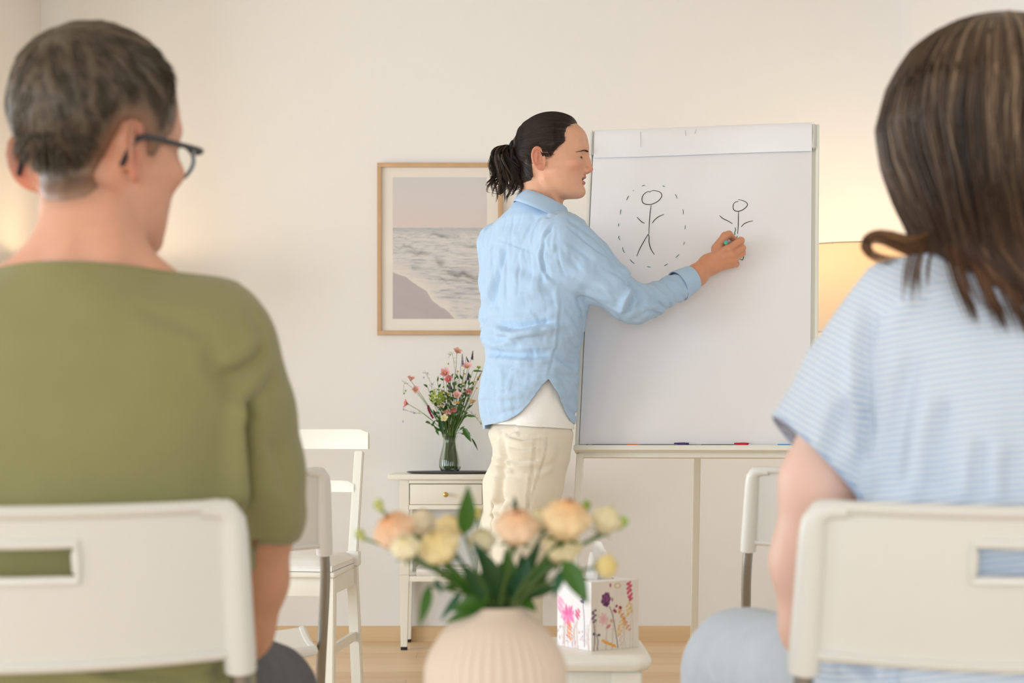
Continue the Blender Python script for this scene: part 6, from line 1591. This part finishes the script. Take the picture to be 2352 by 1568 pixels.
# hair: soft base volume and clumped short strands
def hairM(x, y, z, full=1.0):
    a, b, c = H2.loc(x, y, z); f = hn2(x, y, z, False)/H2.k; d = -poly_sd(a, c, HPM); t = -.001+.004*sstep(-.003, .008, d)+.0105*sstep(-.002, .070, d)+.004*sstep(.02, .06, c)*sstep(.09, .13, c)
    q = np.stack((a.ravel(), b.ravel(), c.ravel()), 1)
    return smax((f-t)*H2.k, -d-.003, .004)
V, Q = sdf_mesh(hairM, H2.o-np.array((.14, .13, .09)), H2.o+np.array((.13, .14, .155)), .0034)
L = H2.l(V); N = vnormals(V, Q)
CR = np.array((-.055, -.008, .115))       # crown
def flow(L, N_):
    d = L-CR; r = np.linalg.norm(d, axis=1, keepdims=True)+1e-6; d = d/r; tang = np.cross(N_, d); d = d+.35*tang*np.exp(-r/.04)
    d = d+np.array((.9, 0, .0))*sstep(.085, .115, L[:, 2])[:, None]*sstep(-.03, .04, L[:, 0])[:, None]+np.array((0, 0, -.45))
    n1 = fbm(L, 55, 2)-.5; n2 = fbm(L+4.4, 55, 2)-.5; d = d+np.stack((n1, n2, n1*n2), 1)*1.9
    d = d-N_*(d*N_).sum(1, keepdims=True); return d/(np.linalg.norm(d, axis=1, keepdims=True)+1e-9)
fl_ = flow(L, N @ H2.A.T)
cl = sum(fbm(L-fl_*.006*j, 120, 3) for j in range(-2, 3))/5; cl = .5+(cl-.5)*1.7; V = V+N*((cl-.5)*.007*sstep(.0, .04, -poly_sd(L[:, 0], L[:, 2], HPM)))[:, None]
base = np.array(lin((90, 78, 63))); dk = np.array(lin((54, 45, 36))); g_ = sstep(.35, .6, cl)[:, None]; c = dk*(1-g_)+base*g_; ed_ = sstep(.028, .0, -poly_sd(L[:, 0], L[:, 2], HPM))[:, None]*.8; c = c*(1-ed_)+np.array(lin((150, 112, 90)))*ed_
hairo = link_mesh('hair', V, Q, M['hair_short'], ma, True, True, color=c)
idx = RNG.choice(len(V), 7500); p = L[idx]; Nl = (N @ H2.A.T)[idx]; paths, rad, cols = [], [], []
dhair = -poly_sd(p[:, 0], p[:, 2], HPM); ln = .006+.026*sstep(.0, .06, dhair)*RNG.uniform(.6, 1.1, len(p))
steps = 6; cur = p-Nl*.002; tr = [cur.copy()]; dirs = flow(p, Nl)
for s_ in range(steps-1):
    cur = cur+dirs*(ln/(steps-1))[:, None]; 
    g2 = grad(lambda a, b, c: np.minimum(head_f(a, b, c), ell(a, b, c, (-.030, 0, -.02), (.052, .054, .06))), cur, .001); g2 /= np.linalg.norm(g2, axis=1, keepdims=True)+1e-9
    dirs = dirs-g2*(dirs*g2).sum(1, keepdims=True)*.8+g2*.10; dirs += (flow(cur, g2)-dirs)*.35; dirs /= np.linalg.norm(dirs, axis=1, keepdims=True)+1e-9; tr.append(cur.copy())
tr = np.stack(tr, 1); tone = fbm(p, 60, 3)
for k in range(len(p)):
    paths.append(H2.w(tr[k])); rad.append(RNG.uniform(.0004, .0010)*(.5 if dhair[k] < .02 else 1)); gy = RNG.uniform(.55, 1.5)*(.6+.9*tone[k]); cols.append(np.array(lin((90, 79, 64)))*gy)
strands('hair_strands', paths, rad, cols, M['hair_short'], hairo)
# eyeglasses, worn
GLS = mat('lens', (236, 244, 248), .02, trans=1.0, ior=1.02); FRM = mat('spectacle_frame', (38, 44, 54), .3); RIM = mat('clear_rim', (120, 140, 156), .15, trans=.5)
gl = thing('eyeglasses', 'dark framed glasses worn by the person in olive', 'glasses', tuple(H2.w((.118, 0, .012))[0]))
for s_ in (-1, 1):
    n = 36; loop = [H2.w((.1195-.012*abs(math.cos(2*math.pi*k/n)*.5*s_+.5), s_*.0345+.0265*math.cos(2*math.pi*k/n), .010+.0205*math.sin(2*math.pi*k/n)*(1-.12*math.cos(2*math.pi*k/n)*s_)))[0] for k in range(n)]
    r_ = MB().tube(loop, .0022, 8, False, loop=True).build('rim', RIM, gl, world=True)
    g = MB(); cc = np.mean(loop, 0); g.add([cc]+loop, [(0, 1+k, 1+(k+1) % n) for k in range(n)]); g.build('lens', GLS, r_, world=True)
    top = [loop[k] for k in range(3, 16)]; MB().tube(top, .0027, 8).build('brow_bar', FRM, r_, world=True)
    q = spline([(.113, s_*.060, .019), (.108, s_*.0715, .020), (.060, s_*.0755, .020), (.002, s_*.0765, .019), (-.018, s_*.0745, .006), (-.030, s_*.0715, -.016)], 22); MB().tube(H2.w(q), .0023, 8, flat=1.3).build('temple', FRM, gl, world=True)
MB().tube([H2.w(q)[0] for q in ((.1185, -.010, .016), (.1225, 0, .019), (.1185, .010, .016))], .002, 8).build('bridge', FRM, gl, world=True)

# ---------------------------------------------------------------- person with long brown hair, striped top
WY = 1.75; WC = 2325
wo = thing('person', 'person with long brown hair in a blue and white striped top, seen from behind', 'person', (float(P(WC, 1000, WY)[0]), WY, 0))
SKIN3 = (240, 200, 184)
rowsW = [(1720, 470), (1620, 478), (1500, 452), (1400, 405), (1300, 375), (1200, 352), (1100, 340), (1000, 338), (900, 345), (830, 345), (770, 330), (720, 300), (680, 255), (650, 210), (620, 165), (595, 130), (570, 115)]
TW = sym_rows(rowsW, WC, WY, lambda py: np.interp(py, [560, 620, 700, 800, 1000, 1500, 1720], [.05, .065, .09, .11, .118, .130, .14]))
SW = [P(2100, 735, 1.755), P(1990, 880, 1.765), P(1905, 1030, 1.775), P(1850, 1130, 1.78)]; SWR = [.066, .062, .0600, .062]; SWL = [mir(p, WC, p[1]) for p in SW]
def top_f(x, y, z):
    f = loftz(x, y, z, *TW, power=2.25); f = smin(f, rc(x, y, z, P(WC, 680, WY), SW[0], .05, .060), .05); f = smin(f, rc(x, y, z, P(WC, 680, WY), SWL[0], .05, .060), .05)
    f = smin(f, chain(x, y, z, SW, SWR, .02), .03); return smin(f, chain(x, y, z, SWL, SWR, .02), .03)
V, Q = sdf_mesh(top_f, np.array((.20, WY-.18, .50)), np.array((.85, WY+.19, 1.06)), .006)
N = vnormals(V, Q); qx, qy = pxy(V)
FW_ = [([(2010, 690), (1985, 800), (1990, 900), (2000, 1040)], .010, 14, .8), ([(1970, 860), (1985, 960), (1985, 1080)], .008, 14, .8), ([(2110, 780), (2080, 900), (2060, 1020), (2050, 1160)], .006, 20, .8), ([(2180, 900), (2150, 1020), (2140, 1160)], .009, 18, .9), ([(2260, 1000), (2250, 1080), (2245, 1165)], .008, 18, .8), ([(1900, 720), (1870, 800), (1830, 880)], .004, 16, .6), ([(1960, 900), (1920, 980), (1900, 1060)], .007, 16, .8),
       ([(1930, 1480), (1990, 1530), (2060, 1600)], .010, 16, .9), ([(2060, 1470), (2050, 1530), (2040, 1600)], .009, 16, .9), ([(2150, 660), (2110, 720), (2060, 790)], .004, 18, .6), ([(2330, 1020), (2320, 1090), (2330, 1160)], .006, 20, .7)]
dsp = folds(qx, qy, FW_, None)*sstep(.25, -.15, N[:, 1])+(fbm(V, (14, 14, 4), 3)-.5)*.012
tor = loftz(V[:, 0], V[:, 1], V[:, 2], *TW, power=2.25); slr = chain(V[:, 0], V[:, 1], V[:, 2], SW, SWR, .02); sll = chain(V[:, 0], V[:, 1], V[:, 2], SWL, SWR, .02)
st_t = V[:, 2]+.02*np.sin(V[:, 0]*9); axw = SW[2]-SW[1]; axw /= np.linalg.norm(axw); axl = SWL[2]-SWL[1]; axl /= np.linalg.norm(axl)
st_r = -((V-SW[1]) @ axw); st_l = -((V-SWL[1]) @ axl)
stv = np.where(slr < tor-.006, st_r, np.where(sll < tor-.006, st_l, st_t))
fld = np.full(len(V), 1.0)
pA, pB = P(1775, 938, WY), P(1985, 1160, WY); e_ = pB-pA; e_ /= np.linalg.norm(e_); nW = np.array((-e_[2], 0, e_[0])); nW = nW if nW[2] > 0 else -nW
m_r = (slr < tor+.01) & (V[:, 2] < P(0, 880, WY)[2]); fld = np.where(m_r, (V-pA) @ nW, fld)
pAl, nWl = mir(pA, WC, WY), np.array((-nW[0], 0, nW[2])); m_l = (sll < tor+.01) & (V[:, 2] < P(0, 880, WY)[2]); fld = np.where(m_l, (V-pAl) @ nWl, fld)
nn3 = np.array((0, -.15, -1.)); nn3 /= np.linalg.norm(nn3); fld = np.minimum(fld, (V-P(WC, 612, WY)) @ nn3)
Vc, Fc, ex = clip(V+N*dsp[:, None], Q, fld, stv)
ms = bpy.data.materials.new('striped_jersey'); ms.use_nodes = True; nt = ms.node_tree; b = nt.nodes['Principled BSDF']; b.inputs['Roughness'].default_value = .9; b.inputs['Sheen Weight'].default_value = .2
a_ = nd(nt, 'ShaderNodeAttribute', attribute_name='stripe'); mu = nd(nt, 'ShaderNodeMath', operation='MULTIPLY'); mu.inputs[1].default_value = 2*math.pi/.0060; sn = nd(nt, 'ShaderNodeMath', operation='SINE'); mr_ = nd(nt, 'ShaderNodeMapRange'); mr_.inputs[1].default_value = -.35; mr_.inputs[2].default_value = .35
mx = nd(nt, 'ShaderNodeMix', data_type='RGBA'); mx.inputs[6].default_value = RGB(176, 195, 223); mx.inputs[7].default_value = RGB(224, 231, 239)
nt.links.new(a_.outputs['Fac'], mu.inputs[0]); nt.links.new(mu.outputs[0], sn.inputs[0]); nt.links.new(sn.outputs[0], mr_.inputs[0]); nt.links.new(mr_.outputs[0], mx.inputs[0]); nt.links.new(mx.outputs[2], b.inputs['Base Color'])
topo = cloth_obj('striped_top', Vc, Fc, ms, wo, floats={'stripe': ex[:, 0]})
hem_m = mat('hem_blue', (176, 194, 222), .9); hem_tubes('hem', Vc, Fc, hem_m, topo, .0017)
# light denim trousers
M['light_denim'] = mat('light_denim', (198, 208, 220), .9, bump=(420, .25), vary=(30, .07))
kw = P(1712, 1542, 2.14); hw3 = [P(2160, 1610, 1.77), kw, np.array((kw[0]-.02, 2.12, .09))]; hw3l = [mir(hw3[0], WC, 1.77), np.array((.72, 2.20, .50)), np.array((.72, 2.2, .09))]
def pants3(x, y, z):
    f = ell(x, y, z, (TW[1][0], WY+.01, .54), (.19, .130, .088)); f = smin(f, chain(x, y, z, hw3, [.090, .072, .056], .03), .04); return smin(f, chain(x, y, z, hw3l, [.090, .075, .056], .03), .04)
V, Q = sdf_mesh(pants3, np.array((.16, 1.60, .03)), np.array((.86, 2.36, .66)), .0085); N = vnormals(V, Q); qx, qy = pxy(V)
V = V+N*((fbm(V, (20, 20, 12), 3)-.5)*.010+folds(qx, qy, [([(1640, 1500), (1655, 1540), (1660, 1590)], .005, 8, .8), ([(1680, 1510), (1690, 1560), (1685, 1600)], .004, 8, .8), ([(1590, 1540), (1620, 1560), (1640, 1600)], .004, 8, .7)], None)*sstep(.2, -.2, N[:, 1]))[:, None]
cloth_obj('trousers', V, [tuple(q) for q in Q], M['light_denim'], wo)
for kn in (hw3[2], hw3l[2]):
    g = MB(); c = np.array((kn[0], kn[1], 0)); R = []
    for t_, wd, hh in ((-.08, .020, .03), (-.07, .034, .06), (-.03, .038, .10), (.03, .040, .08), (.09, .044, .055), (.13, .042, .042), (.16, .032, .034), (.175, .014, .02)):
        R.append([c+np.array((wd*math.cos(2*math.pi*k/20), t_, max(0, hh*(.5+.5*math.sin(2*math.pi*k/20))))) for k in range(20)])
    g.rings(R); g.build('shoe', mat('shoe_pale', (214, 208, 200), .6), wo, world=True)
H3 = Head(P(2300, 362, 1.79), (-.28, .96), 1.0)
AW = [P(2090, 770, 1.755), P(1960, 960, 1.775), P(1893, 1110, 1.79), P(1866, 1290, 1.80), P(1880, 1435, 1.81), P(1900, 1490, 1.90), P(1960, 1510, 2.04)]; AWR = [.052, .046, .0425, .0405, .0370, .036, .026]; AWL = [mir(p, WC, p[1]) for p in AW]
def hn3(x, y, z):
    n = rc(x, y, z, P(2305, 450, 1.80), P(WC, 650, 1.76), .050, .056); return smin(H3.f(x, y, z), n, .025)
V, Q = sdf_mesh(hn3, H3.o-np.array((.13, .13, .17)), H3.o+np.array((.13, .16, .15)), .004); parts = [(V, Q, skin_col(H3.l(V), SKIN3))]
def arm3(x, y, z):
    f = chain(x, y, z, AW, AWR, .02); f = smin(f, chain(x, y, z, AWL, AWR, .02), .01)
    for a2, sx in ((AW, -1), (AWL, 1)):
        w_ = a2[-1]; d = np.array((-.45*sx, .85, -.12)); d /= np.linalg.norm(d); s_ = np.cross(d, (0, 0, 1.)); s_ /= np.linalg.norm(s_); mid = w_+d*.048
        f = smin(f, smin(rc(x, y, z, w_, mid+s_*.019, .022, .016), rc(x, y, z, w_, mid-s_*.019, .022, .015), .015), .012)
        for o_, ln in ((.025, .034), (.009, .041), (-.009, .037), (-.024, .030)):
            b2 = w_+d*.086+s_*o_; m_ = b2+d*ln+np.array((0, 0, -.012)); e2_ = m_+d*ln*.5+np.array((0, 0, -.020)); f = smin(f, chain(x, y, z, [mid+s_*o_*.9, b2, m_, e2_], [.012, .0095, .0085, .0075], .003), .005)
        f = smin(f, chain(x, y, z, [w_+d*.02+s_*.016*-sx, w_+d*.052+s_*.042*-sx, w_+d*.085+s_*.048*-sx], [.014, .011, .0085], .004), .008)
    return f
V, Q = sdf_mesh(arm3, np.array((.20, 1.69, .58)), np.array((.86, 2.25, 1.02)), .0055); parts.append((V, Q, np.repeat(np.array(lin(SKIN3))[None], len(V), 0)*(.95+.1*fbm(V, 25, 3))[:, None]))
def trunk3(x, y, z):
    f = loftz(x, y, z, TW[0], TW[1], TW[2], TW[3]*.86, TW[4]*.86, power=2.2); f = smin(f, rc(x, y, z, P(WC, 700, WY), AW[0], .04, .04), .04); f = smin(f, rc(x, y, z, P(WC, 700, WY), AWL[0], .04, .04), .04)
    return smin(smin(f, chain(x, y, z, hw3, [.07, .05, .036], .03), .04), chain(x, y, z, hw3l, [.07, .05, .036], .03), .04)
V, Q = sdf_mesh(trunk3, np.array((.18, 1.62, .03)), np.array((.84, 2.3, 1.02)), .012); Q = Q[V[Q].mean(1)[:, 2] < P(WC, 655, WY)[2]]
parts.append((V, Q, np.repeat(np.array(lin(SKIN3))[None], len(V), 0)))
V, Q, C = join_parts(parts); body3 = link_mesh('body', V, Q, M['skin'], wo, True, True, color=C); face_bits(H3, body3)
# long hair: volume plus flowing strands
HYC = 1.785; rowsH = [(29, 2290, 2310), (36, 2245, 2352), (50, 2198, 2400), (75, 2148, 2448), (110, 2102, 2492), (150, 2074, 2522), (200, 2048, 2548), (290, 2026, 2570), (380, 2032, 2566), (470, 2058, 2548), (540, 2078, 2530), (600, 2088, 2530), (640, 2130, 2515), (690, 2195, 2500), (730, 2255, 2480), (768, 2322, 2440)]
zH = np.array([CAMH-(r[0]-1000)/FPX*HYC for r in rowsH])[::-1]; cH = np.array([((r[1]+r[2])/2-1176)/FPX*HYC for r in rowsH])[::-1]; aH = np.array([(r[2]-r[1])/2/FPX*HYC for r in rowsH])[::-1]
dH = np.interp([r[0] for r in rowsH], [29, 60, 110, 200, 300, 450, 600, 768], [.01, .055, .085, .108, .112, .105, .088, .055])[::-1]; dH = np.minimum(dH, aH*1.15)
yH = np.interp([r[0] for r in rowsH], [29, 300, 450, 600, 768], [HYC, HYC+.006, HYC-.008, HYC-.050, HYC-.105])[::-1]
def hairW(x, y, z):
    f = loftz(x, y, z, zH, cH, yH, aH*.965, dH*.965, power=2.05); a, b2, c2 = H3.loc(x, y, z)
    face = ell(a, b2, c2, (.125, 0, -.035), (.095, .062, .125)); body_in = ell(a, b2, c2, (.05, 0, -.16), (.13, .055, .10))
    return smax(smax(f, -face, .012), -body_in, .01)
V, Q = sdf_mesh(hairW, np.array((.33, 1.57, .93)), np.array((.66, 1.95, 1.31)), .0042); N = vnormals(V, Q)
def hair_tone(ph, u): 
    q = np.stack((np.cos(ph)*7, np.sin(ph)*7, u*1.6), 1); a2 = fbm(q, 1.4, 3); q[:, :2] *= 3.4; return .6*a2+.4*fbm(q, 1.3, 2)
def tone_col(t, u):
    base = np.array(lin((82, 64, 50))); lt = np.array(lin((146, 122, 98))); dk = np.array(lin((44, 34, 28))); rd_ = np.array(lin((104, 62, 36)))
    g1 = sstep(.52, .72, t)[:, None]; g2 = sstep(.48, .30, t)[:, None]; c = base*(1-g1)+lt*g1; c = c*(1-g2)+dk*g2; w3 = sstep(.45, .85, u)[:, None]*.55; return c*(1-w3)+rd_*(.5+1.0*g1)*w3
ph = np.arctan2(V[:, 1]-HYC, V[:, 0]-np.interp(V[:, 2], zH, cH)); u = (zH[-1]-V[:, 2])/(zH[-1]-zH[0]); tn = hair_tone(ph, u); V = V+N*((tn-.5)*.010)[:, None]
hw_o = link_mesh('hair', V, Q, M['hair_brown'], wo, True, True, color=tone_col(tn, u))
paths, rad, cols = [], [], []
for k in range(2600):
    p0 = RNG.uniform(-math.pi, math.pi); n_ = 22; back = -math.sin(p0)
    if back < -.62 and abs(math.cos(p0)) < .72: continue
    end = np.clip(RNG.uniform(.72, 1.0)+(.0 if back > 0 else -.12), 0, 1.0); uu = end*np.linspace(0.0, 1, n_)**1.6*.998+.001; zz_ = zH[-1]-uu*(zH[-1]-zH[0]); wob = RNG.uniform(.006, .03)
    ph_ = p0+.10*np.sin(uu*5+p0*3)*uu+wob*np.sin(uu*11+k); s_ = RNG.uniform(.955, 1.03)+.02*np.sin(uu*9+k*.37)*uu
    p = np.stack((np.interp(zz_, zH, cH)+np.interp(zz_, zH, aH)*s_*np.cos(ph_), np.interp(zz_, zH, yH)+np.interp(zz_, zH, dH)*s_*np.sin(ph_), zz_), 1)
    paths.append(p); rad.append(RNG.uniform(.0007, .0016)); cols.append(tone_col(hair_tone(ph_, uu)*.8+RNG.uniform(.0, .2), uu))
strands('hair_strands', paths, rad, cols, M['hair_brown'], hw_o, 3)
# flicked-out curl at the left shoulder and a few loose ends
paths, rad, cols = [], [], []
curl = spline([P(x, y, 1.72) for x, y in ((2150, 556), (2110, 566), (2070, 556), (2030, 543), (1998, 547), (1989, 564), (2004, 584), (2040, 598), (2085, 600))], 22)
for k in range(70):
    a_ = RNG.uniform(0, 6.28); r_ = math.sqrt(RNG.uniform())*np.interp(np.linspace(0, 1, 22), [0, .3, .55, .8, 1], [.016, .010, .0055, .005, .009]); p = curl.copy(); p[:, 0] += r_*math.cos(a_); p[:, 2] += r_*math.sin(a_)*.8; p[:, 1] += r_*math.sin(a_*2)*.8
    n_ = RNG.integers(15, 23); paths.append(p[:n_]); rad.append(RNG.uniform(.0008, .0014)); cols.append(np.array(lin((112, 78, 50)))*RNG.uniform(.5, 1.4))
for x0, x1, y1, nk in ((2110, 2092, 690, 9), (2130, 2118, 672, 9), (2180, 2240, 735, 30), (2230, 2310, 760, 40), (2280, 2360, 765, 40)):
    for k in range(nk):
        dx, dy = RNG.normal(0, 9), RNG.normal(0, 12); q = spline([P(x0+dx, 560, 1.685), P((x0+x1)/2+dx-6, (560+y1)/2, 1.655), P(x1+dx, y1+dy, 1.635)], 9); paths.append(q); rad.append(RNG.uniform(.0007, .0012)); cols.append(np.array(lin((94, 64, 44)))*RNG.uniform(.45, 1.3))
strands('hair_locks', paths, rad, cols, M['hair_brown'], hw_o, 3)
